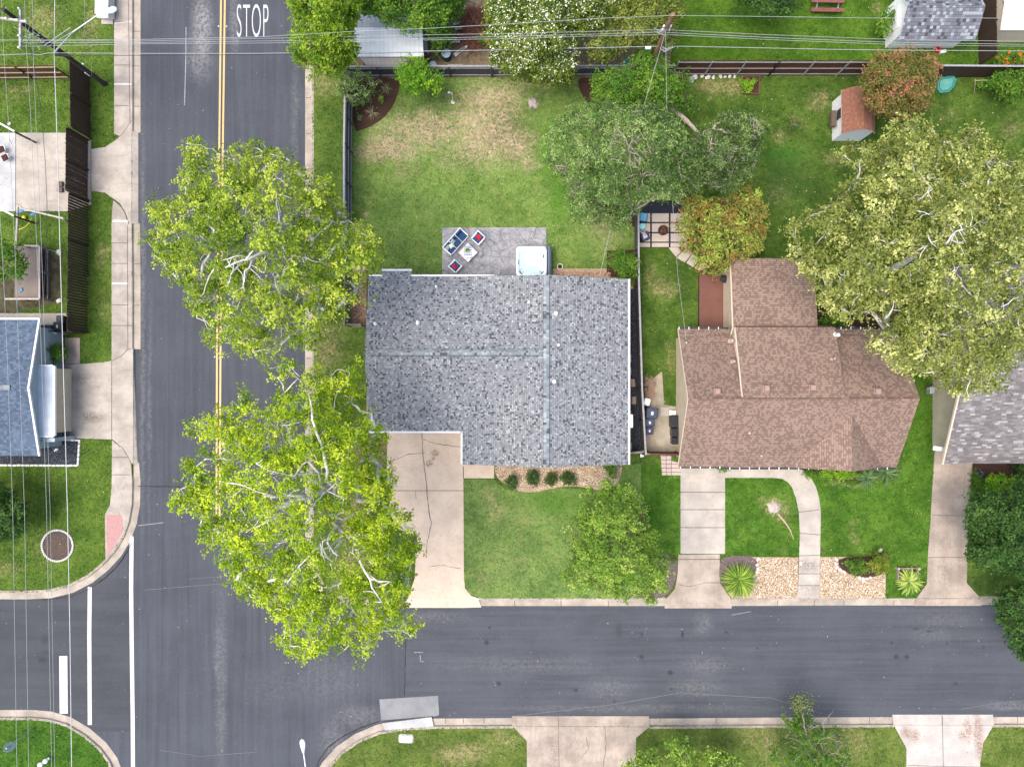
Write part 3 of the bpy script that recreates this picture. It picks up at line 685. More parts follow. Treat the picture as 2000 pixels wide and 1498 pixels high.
# yards
Z1 = 0.000
YARD = lawn('grass_backyard', (0.112, 0.182, 0.038), (0.130, 0.195, 0.044), dry=[(760, 290, 80, 32, 1.25), (830, 255, 110, 42, 1.15), (960, 200, 80, 50, 1.2), (940, 255, 80, 75, 1.25), (1000, 285, 55, 40, 1.15), (1030, 320, 30, 20, .9), (870, 320, 30, 20, .6), (790, 325, 30, 30, .5), (715, 425, 9, 9, 1), (1020, 165, 90, 20, .8), (780, 230, 40, 40, .5), (1180, 440, 40, 30, .7), (1190, 470, 40, 40, .5), (720, 480, 40, 30, .2), (900, 300, 60, 30, .6)],
    drycol=(0.38, 0.255, 0.20), base_dry=.16, lush=[(700, 270, 12, 20, .9), (1080, 300, 30, 60, .8), (1090, 380, 20, 60, .7), (1090, 420, 30, 20, .6)], lushcol=(0.065, 0.17, 0.016), dark=[(855, 205, 45, 30, .55), (1005, 260, 45, 45, .6), (800, 215, 30, 20, .4)])
sheet('lawn', [(683, 152), (1310, 152), (1310, 400), (1240, 425), (1244, 545), (712, 545), (712, 640), (683, 640)], Z1, YARD, 0.01)
YARD2 = lawn('grass_rich', (0.046, 0.089, 0.013), (0.068, 0.113, 0.017), dry=[(1410, 170, 60, 22, 1), (1640, 240, 20, 30, .8), (1600, 200, 25, 25, .8), (1560, 240, 25, 20, .6), (1630, 310, 25, 15, .8), (1520, 380, 30, 30, .4), (1975, 250, 30, 30, .6), (1850, 230, 30, 20, .5), (1295, 560, 40, 25, .9), (1310, 700, 20, 40, .7), (1270, 540, 15, 30, .7), (1525, 270, 20, 15, .7)], base_dry=.05, lush=[(1535, 300, 40, 20, .45)], lushcol=(0.035, 0.145, 0.012), dark=[(1540, 350, 60, 70, .4)])
sheet('lawn', [(1313, 152), (2700, 157), (2700, 700), (1800, 700), (1790, 640), (1500, 640), (1430, 545), (1365, 545), (1365, 643), (1322, 645), (1318, 800), (1249, 800), (1247, 484), (1313, 484)], Z1+0.004, YARD2, 0.01)
YARD3 = lawn('grass_north', (0.046, 0.102, 0.009), (0.063, 0.120, 0.011), dry=[(1715, 20, 15, 20, .8)], base_dry=-.08)
sheet('lawn', [(1250, -1500), (2700, -1500), (2700, 150), (1250, 146)], Z1+0.008, YARD3, 0.01)
YARD4 = lawn('grass_front', (0.114, 0.180, 0.046), (0.130, 0.191, 0.049), dry=[(955, 975, 20, 18, .9), (970, 1000, 25, 20, .7), (1020, 1010, 40, 30, .35), (1000, 1100, 60, 50, .3), (945, 1130, 25, 25, .45)], base_dry=.12, lush=[(1080, 980, 70, 25, .7), (1180, 960, 60, 30, .6)], lushcol=(0.065, 0.15, 0.018))
sheet('lawn', [(905, 936), (965, 936), (985, 955), (1030, 962), (1080, 952), (1130, 955), (1180, 958), (1215, 930), (1215, 906), (1252, 906), (1252, 1168), (940, 1168), (918, 1160), (906, 1140)], Z1+0.012, YARD4, 0.01)
YARD5 = lawn('grass_emerald', (0.045, 0.111, 0.011), (0.070, 0.137, 0.016), dry=[(1515, 990, 35, 25, 1), (1530, 1015, 20, 14, .9), (1490, 975, 15, 10, .8), (1665, 1025, 12, 12, .8), (1675, 1060, 14, 10, .8), (1670, 1045, 10, 10, .8), (1625, 1000, 15, 10, .3), (1700, 1080, 60, 8, .5), (1530, 1075, 15, 10, .6), (1610, 1080, 10, 40, .5), (1660, 945, 45, 8, .8)], base_dry=.0)
sheet('lawn', [(1252, 906), (1330, 906), (1330, 1083), (1300, 1083), (1252, 1100)], Z1+0.016, YARD5, 0.01)
sheet('lawn', [(1416, 933), (1530, 930), (1545, 950), (1560, 990), (1563, 1087), (1416, 1084)], Z1+0.016, YARD5, 0.01)
sheet('lawn', [(1560, 915), (1600, 930), (1750, 930), (1735, 760), (1790, 640), (1824, 640), (1824, 905), (1815, 1060), (1808, 1130), (1790, 1168), (1730, 1168), (1730, 1087), (1603, 1087), (1601, 990), (1585, 950), (1565, 930)], Z1+0.016, YARD5, 0.01)
# side strip and dirt yard by the brown house
sheet('dirt_yard', [(1255, 748), (1275, 740), (1293, 725), (1297, 790), (1322, 795), (1322, 888), (1256, 888)], Z1+0.024, C_ROUGH, 0.01)
sheet('dirt_yard', [(845, -60), (965, -60), (965, 152), (690, 152), (690, 60), (845, 60)], Z1+0.004, DIRT, 0.01)
sheet('dirt_yard', [(965, 60), (1310, 60), (1310, 152), (965, 152)], Z1+0.012, DIRT, 0.01)
sheet('dirt_yard', [(20, 480), (120, 500), (120, 590), (20, 612), (-60, 612), (-60, 480)], Z1+0.004, simple('soil_mossy', (.060, .055, .030), .95, .6, 2.5, .8), 0.01)
sheet('dirt_yard', [(1596, 600), (1760, 600), (1760, 646), (1596, 646)], Z1+0.008, MULCH, 0.01)
# paving
WK = 0.010
sheet('sidewalk', [(223, -1500), (258, -1500), (258, 240), (258, 262), (256, 275), (223, 262)], WK, C_WALK, 0.03)
sheet('driveway', [(30, 260), (133, 260), (178, 275), (178, 292), (205, 288), (223, 276), (240, 260), (250, 244), (257, 236), (257, 440), (250, 432), (244, 415), (235, 398), (221, 388), (205, 377), (178, 373), (178, 400), (136, 413), (30, 413)], WK+0.006, C_LEFT, 0.03)
sheet('patio_slab', [(-60, 260), (31, 260), (31, 413), (-60, 413)], WK+0.004, concrete('concrete_blueish', (0.36, 0.36, 0.36), 0.25), 0.03)
sheet('sidewalk', [(221, 392), (234, 400), (243, 416), (249, 432), (257, 440), (258, 690), (252, 684), (240, 695), (218, 706), (218, 430)], WK, C_WALK, 0.03)
sheet('driveway', [(107, 715), (125, 712), (126, 710), (160, 711), (200, 708), (222, 704), (240, 694), (250, 683), (260, 681), (260, 907), (250, 893), (240, 878), (219, 858), (150, 856), (107, 857)], WK+0.006, C_LEFT, 0.03)
sheet('sidewalk', [(219, 860), (238, 876), (250, 893), (256, 905), (258, 940), (257, 985), (251, 1020), (243, 1040), (206, 1098), (205, 1005), (215, 985), (218, 950)], WK, C_WALK, 0.03)
sheet('tactile_ramp', [(208, 1005), (239, 1006), (240, 1038), (228, 1060), (210, 1088)], WK+0.006, simple('tactile_pink', (0.34, 0.19, 0.18), 0.9, 0.15, 8, 0.4), 0.01)
sheet('sidewalk', [(212, 1484), (226, 1520), (233, 1560), (212, 1560)], WK, C_WALK, 0.03)
sheet('patio_slab', [(127, 660), (156, 660), (156, 712), (127, 712)], WK, C_OLD, 0.03)
sheet('patio_slab', [(-60, 612), (134, 612), (134, 652), (118, 655), (-60, 655)], WK, C_GREY, 0.03)
DW = WK+0.012
sheet('driveway', [(756, 838), (905, 838), (905, 910), (906, 1120), (908, 1148), (920, 1163), (940, 1170), (796, 1170), (810, 1130), (812, 1090), (805, 1050), (765, 1010), (756, 940)], DW, C_DRIVE, 0.03)
sheet('path', [(905, 900), (965, 900), (965, 934), (905, 934)], DW-0.004, C_DRIVE, 0.03)
sheet('driveway', [(1329, 905), (1416, 905), (1416, 1081), (1329, 1081)], DW, C_GREY, 0.03)
sheet('driveway', [(1325, 1083), (1406, 1082), (1406, 1138), (1428, 1170), (1300, 1170), (1318, 1150), (1323, 1125)], DW-0.004, C_OLD, 0.03)
sheet('driveway', [(1826, 870), (1900, 870), (1898, 925), (1893, 980), (1889, 1060), (1888, 1138), (1915, 1168), (1790, 1168), (1810, 1140), (1812, 1085), (1818, 1000), (1822, 930)], DW, C_OLD, 0.03)
sheet('path', [(1416, 910), (1500, 912), (1560, 915), (1572, 920), (1584, 934), (1594, 952), (1600, 975), (1603, 1000), (1602, 1060), (1600, 1168), (1558, 1168), (1560, 1110), (1562, 1040), (1560, 1000), (1555, 975), (1547, 952), (1538, 941), (1528, 935), (1510, 933), (1416, 933)], DW-0.004, C_GREY, 0.03)
sheet('driveway', [(1002, 1418), (1268, 1419), (1242, 1440), (1240, 1800), (1029, 1800), (1029, 1446)], DW, C_OLD, 0.03)
sheet('driveway', [(1746, 1416), (1940, 1416), (1920, 1450), (1914, 1490), (1912, 1800), (1772, 1800), (1770, 1460)], DW, C_RUST, 0.03)
sheet('path', [(1290, 882), (1312, 882), (1312, 900), (1330, 905), (1330, 928), (1293, 928)], DW-0.004, simple('paver_pink', (0.42, 0.34, 0.30), 0.9, 0.15, 6), 0.03)
strips('path_joint', [(1, [(1301, 882), (1301, 928)]), (1, [(1311, 882), (1311, 928)])]+[(1, [(1292, y), (1330 if y > 905 else 1312, y)]) for y in (890, 898, 906, 914, 922)], DW+0.001, JOINT)
sheet('path', [(1895, 985), (1985, 975), (1990, 998), (1895, 1000)], DW-0.008, C_OLD, 0.03)
sheet('path', [(1290, 795), (1323, 797), (1323, 812), (1290, 812)], Z1+0.03, C_GREY, 0.02)
# slab joints and cracks
strips('joint', [(1, [(222, y), (252, y)]) for y in (128, 207, 44)] + [(1, [(219, y), (250, y)]) for y in (475, 515, 596)] + [(1.2, [(218, 636), (258, 636)]), (1, [(219, 893), (250, 893)]), (1, [(218, 927), (254, 927)]), (1, [(251, 0), (254, 240)]), (1, [(249, 440), (250, 680)]),
    (1.2, [(31, 260), (31, 413)]), (1.2, [(178, 292), (178, 373)]), (1.1, [(218.5, 706), (218.5, 858)]), (1, [(257, 236), (240, 262), (223, 276)]), (1, [(220, 388), (244, 412), (252, 438)]), (1, [(219, 705), (238, 695), (250, 682), (257, 682)]), (1, [(219, 858), (240, 875), (252, 895)]), (1.1, [(125, 712), (156, 710)])], WK+0.011, JOINT)
strips('joint', [(3, [(223, 46), (257, 43)]), (3.5, [(223, 165), (257, 165)]), (4, [(220, 432), (251, 432)]), (4, [(219, 554), (250, 554)])], WK+0.009, concrete('concrete_joint_pale', (0.50, 0.46, 0.43), 0.1))
strips('joint', [(1.2, [(1329, y), (1416, y)]) for y in (961, 995, 1030)] + [(1.2, [(1325, 1092), (1406, 1092)]), (1.2, [(765, 958), (905, 958)]), (1.5, [(905, 911), (905, 934)]), (1, [(1821, 1006), (1890, 1007)]), (1, [(1812, 1088), (1888, 1088)]), (1, [(1840, 1398), (1842, 1498)]), (1, [(1772, 1494), (1915, 1497)]), (1, [(1563, 1041), (1602, 1044)]), (1, [(1560, 1000), (1600, 995)]), (1, [(1558, 1085), (1602, 1084)]), (1, [(1558, 1120), (1602, 1120)]), (1, [(1558, 1143), (1602, 1143)])], DW+0.005, JOINT)
strips('crack', [(1.4, [(824, 845), (826, 880), (830, 920), (834, 958), (838, 1000), (843, 1020), (834, 1062), (832, 1090)]), (1.1, [(826, 858), (852, 867), (903, 873)]), (1.1, [(762, 902), (800, 886), (830, 884)]), (.8, [(840, 1105), (870, 1104), (900, 1110)]),
    (1, [(1326, 1141), (1345, 1145), (1375, 1138), (1405, 1138)]), (.9, [(1180, 1418), (1184, 1450), (1178, 1498)]), (.9, [(1145, 1440), (1150, 1460), (1135, 1480)]), (.9, [(1090, 1402), (1092, 1498)]), (.9, [(812, 958), (813, 975)])], DW+0.006, JOINT, 0.03)
strips('crack', [(1.8, [(267, 950), (350, 951)]), (1.5, [(792, 1250), (790, 1360)])], -0.139, TAR, 0.02)
strips('crack', [(2.2, [(741, 1409), (700, 1424), (665, 1442), (640, 1461)]), (2.5, [(640, 1461), (622, 1485), (612, 1520)]), (1.6, [(255, 1062), (236, 1095), (205, 1128), (170, 1152), (130, 1168), (80, 1172)]), (1.2, [(248, 1075), (225, 1110), (190, 1140)])], -0.137, TAR, 0.03)
strips('joint', [(1, [(x, 1174), (x, 1188)]) for x in (1005, 1096, 1189, 1278, 1520, 1592, 1650, 1748)]+[(1, [(x, 1401), (x, 1414)]) for x in (870, 905, 945, 1290, 1400, 1540, 1620, 1700, 1990)]+[(1, [(597, y), (607, y)]) for y in (190, 260, 330, 700, 760)]+[(1, [(260, y), (271, y)]) for y in (60, 128, 207, 515, 596)], -0.122, JOINT)
# ---------------------------------------------------------------- painted markings
MZ = -0.140
strips('road_marking', [(3.6, [(430, -900), (430, 0), (427, 250), (422, 690), (421, 1010)]), (3.6, [(437.5, -900), (437.5, 0), (434, 250), (429, 690), (427, 1010)])], MZ, MARKY)
strips('road_marking', [(8, [(255, 1048), (254, 1150), (255, 1250), (257, 1400), (258, 1560)]), (8, [(173, 1147), (172, 1240), (173, 1417)])], MZ+0.002, MARKW)
strips('road_marking', [(16, [(121, 1282), (122, 1395)])], MZ+0.004, MARKW)
strips('road_marking', [(1.8, [(361.5, 52), (361, 120), (358.5, 205)])], MZ, MARKW2)
strips('road_marking', [(1.5, [(820, 1280), (821, 1293), (827, 1293)]), (1.2, [(808, 1275), (826, 1275)]), (1.0, [(1430, 1202), (1468, 1195)]), (1.2, [(268, 1027), (318, 1021)])], MZ+0.008, MARKW2)
strips('road_marking', [(1, [(280, 1153), (450, 1139)]), (.8, [(370, 1131), (500, 1122)]), (1.2, [(1000, 1400), (1190, 1378), (1330, 1354), (1500, 1364)]), (1, [(310, 1466), (390, 1478), (500, 1470)]), (1, [(1500, 1362), (1600, 1392)]), (1, [(1880, 1386), (1960, 1372), (2010, 1369)])], MZ+0.010, simple('scuff_grey', (.12, .12, .125), .9, .3))
mm = MB()
for x, y in ((425, 50), (441, 50), (417.5, 697), (433, 697)):
    mm.box(G(x, y)+Vector((0, 0, -0.13)), (0.10, 0.10, 0.02), bev=0.02)
struct(mm.build('road_marking', simple('reflector', (0.6, 0.5, 0.35), 0.5, 0.1)))
# STOP lettering
cu = bpy.data.curves.new('stop_text', 'FONT'); cu.body = 'STOP'; cu.size = 1.0; cu.offset = -0.012; cu.space_character = 1.12
to = bpy.data.objects.new('stop_text', cu); COL.objects.link(to); bpy.context.view_layer.update()
me = bpy.data.meshes.new_from_object(to.evaluated_get(bpy.context.evaluated_depsgraph_get()))
bpy.data.objects.remove(to); xs = [v.co.x for v in me.vertices]; ys = [v.co.y for v in me.vertices]
a, b = G(461, 71), G(523, 7)
for v in me.vertices:
    v.co = ((v.co.x-min(xs))/(max(xs)-min(xs))*(b.x-a.x), (v.co.y-min(ys))/(max(ys)-min(ys))*(b.y-a.y), 0)
for m_ in list(me.materials): me.materials.pop()
to = link_mesh(me, 'road_marking', MARKW, None); to.location = (a.x, a.y, MZ+0.002); to['kind'] = 'structure'
# ---------------------------------------------------------------- roofs
g = lambda v, w=(1, 1, 1): (v*w[0], v*w[1], v*w[2])
S_GREY = shingle('shingle_grey_blend', [(0, (0.065, 0.069, 0.080)), (0.12, (0.150, 0.157, 0.170)), (0.34, (0.180, 0.187, 0.199)), (0.60, (0.205, 0.213, 0.225)), (0.86, (0.262, 0.278, 0.280)), (0.97, (0.32, 0.345, 0.335))], 0.118, 0.125, 0.8, blotch=.1)
S_CAP = shingle('shingle_cap', [(0, (0.06, 0.07, 0.08)), (0.15, (0.15, 0.17, 0.19)), (0.45, (0.20, 0.225, 0.235)), (0.8, (0.27, 0.305, 0.305))], 0.16, 0.42, 0.3, clump=0.2)
S_BROWN = shingle('shingle_brown', [(0, (0.165, 0.112, 0.088)), (0.42, (0.188, 0.128, 0.100)), (0.5, (0.236, 0.166, 0.128)), (0.8, (0.252, 0.177, 0.138))], 0.13, 0.145, 0.85, blotch=0.45)
S_BROWN2 = shingle('shingle_brown_cap', [(0, (0.15, 0.095, 0.075)), (0.4, (0.19, 0.125, 0.10)), (0.7, (0.25, 0.17, 0.13))], 0.17, 0.3, 0.3)
S_BLUE = shingle('shingle_slate_blue', [(0, (0.055, 0.078, 0.115)), (0.3, (0.072, 0.100, 0.142)), (0.7, (0.095, 0.130, 0.178))], 0.22, 0.14, 0.45, clump=0.2, blotch=0.3)
S_TAUPE = shingle('shingle_taupe', [(0, (0.125, 0.115, 0.115)), (0.30, (0.150, 0.138, 0.136)), (0.55, (0.175, 0.160, 0.158)), (0.82, (0.215, 0.20, 0.198)), (0.92, (0.29, 0.285, 0.285))], 0.34, 0.13, 0.3, blotch=0.35)
S_SHED = shingle('shingle_shed_grey', [(0, (0.055, 0.055, 0.068)), (0.14, (0.115, 0.120, 0.14)), (0.6, (0.155, 0.162, 0.185)), (0.82, (0.24, 0.27, 0.29))], 0.22, 0.21, 0.6, blotch=0.3)
S_RED = shingle('shingle_red', [(0, (0.175, 0.078, 0.050)), (0.5, (0.20, 0.090, 0.058)), (0.8, (0.23, 0.105, 0.070))], 0.12, 0.13, 0.25)
def siding(name, col, pitch=0.18, axis=2, line=0.5):
    t = NT(name); p = t.n('ShaderNodeTexCoord').outputs['Object']; s = t.n('ShaderNodeSeparateXYZ', {0: p})
    f = t.math('FRACT', t.math('DIVIDE', s.outputs[axis], pitch))
    c = t.mix(t.rng(t.noise(p, 1.5, 4), 0.3, 0.7), tuple(v*0.9 for v in col), tuple(v*1.06 for v in col))
    c = t.mix(t.math('MULTIPLY', t.rng(f, 0.14, 0.03), line), c, tuple(v*0.4 for v in col)); t.col(c)
    t.b.inputs['Roughness'].default_value = 0.7; t.bump(f, 0.5, 0.015); return t.m
W_CREAM = siding('siding_cream', (0.52, 0.44, 0.33), 0.2)
W_BEIGE = siding('siding_beige', (0.45, 0.41, 0.32), 0.15)
W_BRICK = simple('brick_pale', (0.40, 0.33, 0.27), 0.9, 0.25, 9, 0.5)
W_BLUEG = siding('siding_blue_grey', (0.32, 0.38, 0.42), 0.18)
W_WHITE = siding('siding_white', (0.66, 0.67, 0.68), 0.3, 0, 0.25)
W_METAL = siding('ribbed_white_metal', (0.56, 0.59, 0.62), 0.30, 0, 0.4)
DECKM = siding('deck_boards_red', (0.135, 0.060, 0.046), 0.15, 1, 0.7)
FASC = simple('fascia_white', (0.60, 0.60, 0.60), 0.6, 0.08)
FASC_T = simple('fascia_tan', (0.50, 0.42, 0.33), 0.6, 0.08)
GUTTER = simple('gutter_dark', (0.035, 0.03, 0.03), 0.5, 0.2)

def roof(name, polys, parent, mats, th=0.13, capless=()):
    m = MB(); edges = {}
    for P in polys:
        P = [Vector(p) for p in P]
        n = Vector((0,0,0))
        for i in range(1, len(P)-1): n += (P[i]-P[0]).cross(P[i+1]-P[0])
        if n.z < 0: P = P[::-1]
        m.face(P, 0); m.face([p-Vector((0, 0, th)) for p in P][::-1], 1)
        for i in range(len(P)):
            a, b = P[i], P[(i+1) % len(P)]; k = frozenset(((round(a.x, 2), round(a.y, 2)), (round(b.x, 2), round(b.y, 2))))
            edges.setdefault(k, []).append((a, b))
    d = Vector((0, 0, th))
    for e in edges.values():
        if len(e) == 1:
            a, b = e[0]; m.face([a-d, b-d, b, a], 1)
    return m.build(name, mats, parent, uv=True)
def rake_trim(parent, lines, w, h, mat, name='fascia'):
    for a, b in lines:
        m = MB(); m.beam(a, b, w, h); o = m.build(name, mat, parent)
    return o
def walls(name, foot, parent, mat, z0=-0.02):
    """foot = [(x, y, top)] around the building; gable apexes are points of their own"""
    m = MB(); n = len(foot)
    for i in range(n):
        a = foot[i]; b = foot[(i+1) % n]
        m.face([(a[0], a[1], z0), (b[0], b[1], z0), (b[0], b[1], b[2]), (a[0], a[1], a[2])])
    return m.build(name, mat, parent)
def window(parent, x, y, z, w, h, nx, ny, frame=None, name='window'):
    """framed pane on a wall facing (nx, ny)"""
    rz = math.atan2(ny, nx)-math.pi/2; c = Vector((x, y, z)); m = MB()
    t = 0.06; R = Matrix.Rotation(rz, 3, 'Z')
    for dx, dz, sx, sz in ((0, h/2, w+t*2, t*1.4), (0, -h/2, w+t*2, t*1.4), (-w/2, 0, t, h), (w/2, 0, t, h), (0, 0, t*.6, h)):
        m.box(c+R @ Vector((dx, 0.03, dz)), (sx, 0.08, sz), rz)
    o = m.build(name, frame or WHITE, parent)
    p = MB(); p.box(c, (w, 0.05, h), rz); q = p.build('pane', GLASS, o); return o
def door(parent, x, y, w, h, nx, ny, mat, z=0.0, name='door', panels=2):
    rz = math.atan2(ny, nx)-math.pi/2; R = Matrix.Rotation(rz, 3, 'Z'); c = Vector((x, y, z+h/2)); m = MB()
    m.box(c, (w, 0.08, h), rz)
    for i in range(panels):
        m.box(c+R @ Vector((0, 0.05, -h/2+h*(i+.5)/panels)), (w*0.82, 0.03, h/panels*0.75), rz)
    o = m.build(name, mat, parent); hd = MB(); hd.lathe(c+R @ Vector((w*.4 if w < 2 else 0, 0.09, -0.05)), [(0.03, -0.03), (0.035, 0), (0.03, 0.03)], 8)
    hd.build('handle', GREYMETAL, o); return o
def pipe_vent(parent, px, py, h, r=0.06, mat=None, hh=0.3, label=None, name='vent_pipe'):
    p = G(px, py, h); m = MB(); m.lathe(p-Vector((0, 0, 0.1)), [(r*2.2, 0), (r*2.0, 0.08), (r, 0.14), (r, 0.1+hh), (r*1.25, 0.1+hh), (r*1.25, 0.16+hh), (0.001, 0.17+hh)], 12)
    o = m.build(name, mat or WHITE, parent, smooth=True)
    if label: o['label'] = label
    return o
def box_vent(parent, px, py, h, mat, s=0.3, label=None):
    p = G(px, py, h); m = MB(); m.box(p, (s, s, 0.26), bev=0.04).box(p+Vector((0, 0, -0.1)), (s*1.35, s*1.35, 0.06))
    m.box(p+Vector((0, 0, 0.15)), (s*1.15, s*1.15, 0.05), bev=0.02)
    o = m.build('roof_vent', mat, parent)
    if label: o['label'] = label
    return o
def eaveline(h, px, py): return G(px, py, h)

# ---- the grey-roofed corner house
e, r = 2.7, 4.15
H1 = thing('house', 'corner house with mottled grey shingle roof in the middle of the block', 'house', (0, 1, 0))
rp = [[(-9.6, 7.18, e), (-3.33, 7.18, e), (2.23, 2.0, r), (-9.58, 2.0, r)], [(-9.6, -3.2, e), (-9.58, 2.0, r), (2.23, 2.0, r), (-3.33, -3.2, e)],
      [(-3.33, -3.2, e), (2.23, 2.0, r), (2.23, -5.45, r), (-3.33, -5.43, e)], [(-3.33, 7.18, e), (2.23, 7.05, r), (2.23, 2.0, r)],
      [(7.8, 7.0, e), (7.8, -5.43, e), (2.23, -5.45, r), (2.23, 7.05, r)], [(-8.7, 7.56, e-0.10), (-6.77, 7.56, e-0.10), (-6.77, 7.18, e), (-8.7, 7.18, e)]]
roof('roof', rp, H1, [S_GREY, FASC], 0.16)
m = MB()
for s_ in (-1, 1): m.face([(2.23, -5.3, r+.045), (2.23, 7.0, r+.045), (2.23+s_*.2, 7.0, r-.012), (2.23+s_*.2, -5.3, r-.012)] if s_ < 0 else [(2.23, -5.3, r+.045), (2.23+.2, -5.3, r-.012), (2.23+.2, 7.0, r-.012), (2.23, 7.0, r+.045)])
for s_ in (-1, 1): m.face([(-9.2, 2.0, r+.045), (1.75, 2.0, r+.045), (1.75, 2.0+s_*.19, r-.012), (-9.2, 2.0+s_*.19, r-.012)] if s_ > 0 else [(-9.2, 2.0, r+.045), (-9.2, 1.81, r-.012), (1.75, 1.81, r-.012), (1.75, 2.0, r+.045)])
m.build('ridge_cap', S_CAP, H1, uv=True)
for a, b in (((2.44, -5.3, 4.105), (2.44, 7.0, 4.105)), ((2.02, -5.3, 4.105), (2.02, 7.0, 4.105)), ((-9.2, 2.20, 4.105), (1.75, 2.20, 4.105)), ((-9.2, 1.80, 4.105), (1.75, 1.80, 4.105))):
    m = MB(); m.beam(a, b, .045, .035); m.build('ridge_vent_and_shade', DARKMETAL, H1)  # thin dark strips added as a shadow line along the cap edges, no vent
walls('walls', [(-9.0, 6.7, e-.1), (-9.0, 2.0, r-.3), (-9.0, -2.7, e-.1), (-2.9, -2.7, e-.1), (-2.9, -4.9, e-.1), (2.23, -4.9, r-.3), (7.3, -4.9, e-.1), (7.3, 6.6, e-.1), (2.23, 6.6, r-.3), (-2.9, 6.6, e-.1), (-2.9, 6.7, e-.1)], H1, W_BRICK)
rake_trim(H1, [((-6.77, 7.24, e-.06), (-1.2, 7.24, e-.06)), ((-8.75, 7.62, e-.14), (-6.72, 7.62, e-.14)), ((-9.6, -3.26, e-.05), (-3.38, -3.26, e-.05)), ((-3.38, -3.2, e-.05), (-3.38, -5.4, e-.05)), ((7.86, 7.0, e-.05), (7.86, -5.43, e-.05)), ((-9.6, 7.24, e-.05), (-8.7, 7.24, e-.05))], 0.12, 0.12, FASC, 'gutter')
door(H1, -6.0, -2.72, 4.8, 2.2, 0, -1, WHITE, 0, 'garage_door', 4)
door(H1, -2.0, -4.92, 0.95, 2.05, 0, -1, simple('door_dark_red', (0.16, 0.03, 0.03), 0.5))
for x in (1.0, 4.6): window(H1, x, -4.93, 1.5, 1.5, 1.2, 0, -1)
for x in (-7, -1.2, 4.4): window(H1, x, 6.73 if x < -3 else 6.63, 1.5, 1.4, 1.2, 0, 1)
for y in (-1, 3): window(H1, 7.33, y, 1.6, 1.0, 1.0, 1, 0)
window(H1, -9.03, 4, 1.6, 1.2, 1.0, -1, 0)
for a in ((816, 630, 3.7, .07, .2), (733, 632, 3.65, .06, .2), (732, 587, 3.3, .04, .2), (852, 560, 3.1, .045, .2), (1033, 590, 3.9, .05, .3), (1086, 612, 4.0, .07, .35), (1091, 674, 4.0, .05, .3), (1083, 745, 4.1, .07, .25)):
    pipe_vent(H1, a[0], a[1], a[2]+.05, a[3], None, a[4])
mm = MB(); p = G(1231, 822, 2.3); mm.box(p, (0.3, 0.9, 0.5), bev=.05); mm.build('wall_unit', WHITE, H1)

# ---- the brown-roofed neighbour
X0, X1, YN, YS, YR, e, r = 11.15, 25.8, 3.64, -5.6, -0.98, 2.7, 5.3
H2 = thing('house', 'brown-shingled house with raised rear roof and reddish deck', 'house', (18.5, 0, 0))
roof('roof', [[(X0, YN, e), (X1, YN, e), (X1, YR, r), (X0, YR, r)], [(X0, YS, e), (X0, YR, r), (X1, YR, r), (X1, YS, e)]], H2, [S_BROWN, FASC_T], 0.14)
gr = 4.72
roof('gable_roof', [[(18.75, YS-.03, e+.02), (21.8, YS-.03, gr), (21.8, -2.0, gr+.01), ], [(24.85, YS-.03, e+.02), (21.8, YS-.03, gr), (21.8, -2.0, gr+.01)]], H2, [S_BROWN, FASC_T], 0.1)
dh = 3.85
roof('raised_roof', [[(14.62, YR-.05, r+.06), (21.1, YR-.05, r+.06), (21.15, 3.66, dh), (14.62, 3.66, dh)]], H2, [S_BROWN, FASC_T], 0.2)
roof('rear_roof', [[(14.57, 3.5, 3.62), (20.1, 3.5, 3.62), (20.1, 8.32, 3.05), (14.57, 8.32, 3.05)]], H2, [S_BROWN, FASC_T], 0.14)
m = MB()
for s_ in (-1, 1):
    a, b, c_, d_ = (X0+.1, YR, r+.03), (X1-.1, YR, r+.03), (X1-.1, YR+s_*.15, r-.05), (X0+.1, YR+s_*.15, r-.05)
    if s_ > 0: a, b = (a[0], a[1], r+.1), (b[0], b[1], r+.1)
    m.face([a, b, c_, d_] if s_ > 0 else [d_, c_, b, a])
m.build('ridge_cap', S_BROWN2, H2, uv=True)
walls('walls', [(X0+.5, YN-.45, e-.05), (X0+.5, YR, r-.12), (X0+.5, YS+.45, e-.05), (X1-.5, YS+.45, e-.05), (X1-.5, YR, r-.12), (X1-.5, YN-.45, e-.05), (20.6, YN-.45, 3.5), (14.9, YN-.45, 3.5)], H2, W_CREAM)
walls('rear_wing', [(14.9, 3.0, 3.4), (14.9, 7.9, 3.0), (19.8, 7.9, 3.0), (19.8, 3.0, 3.4)], H2, W_CREAM)
m = MB()
for x in (14.7, 21.02):
    m.face([(x, 3.6, 2.65), (x, YR+.1, r-.1), (x, YR+.1, r+.02), (x, 3.6, dh-.15)])
m.face([(14.7, 3.6, 2.6), (21.02, 3.6, 2.6), (21.02, 3.6, dh-.15), (14.7, 3.6, dh-.15)])
m.build('raised_wall', CREAM, H2)
rake_trim(H2, [((X0, YN, e-.08), (X0, YR, r-.08)), ((X0, YR, r-.08), (X0, YS, e-.08)), ((14.58, 3.66, dh-.1), (14.58, YR, r-.05)), ((14.53, 3.7, 3.5), (14.53, 8.3, 2.95)), ((14.53, 3.7, 3.5), (14.53, 3.2, 3.1))], 0.06, 0.12, FASC_T)
gt = rake_trim(H2, [((X0, YN+.07, e-.04), (14.5, YN+.07, e-.04)), ((21.3, YN+.07, e-.04), (24.3, YN+.07, e-.04)), ((X0+.1, YS-.02, e-.04), (14.3, YS-.02, e-.04)), ((14.3, YS-.09, e-.04), (X1-.1, YS-.09, e-.04))], 0.13, 0.1, GUTTER, 'gutter')
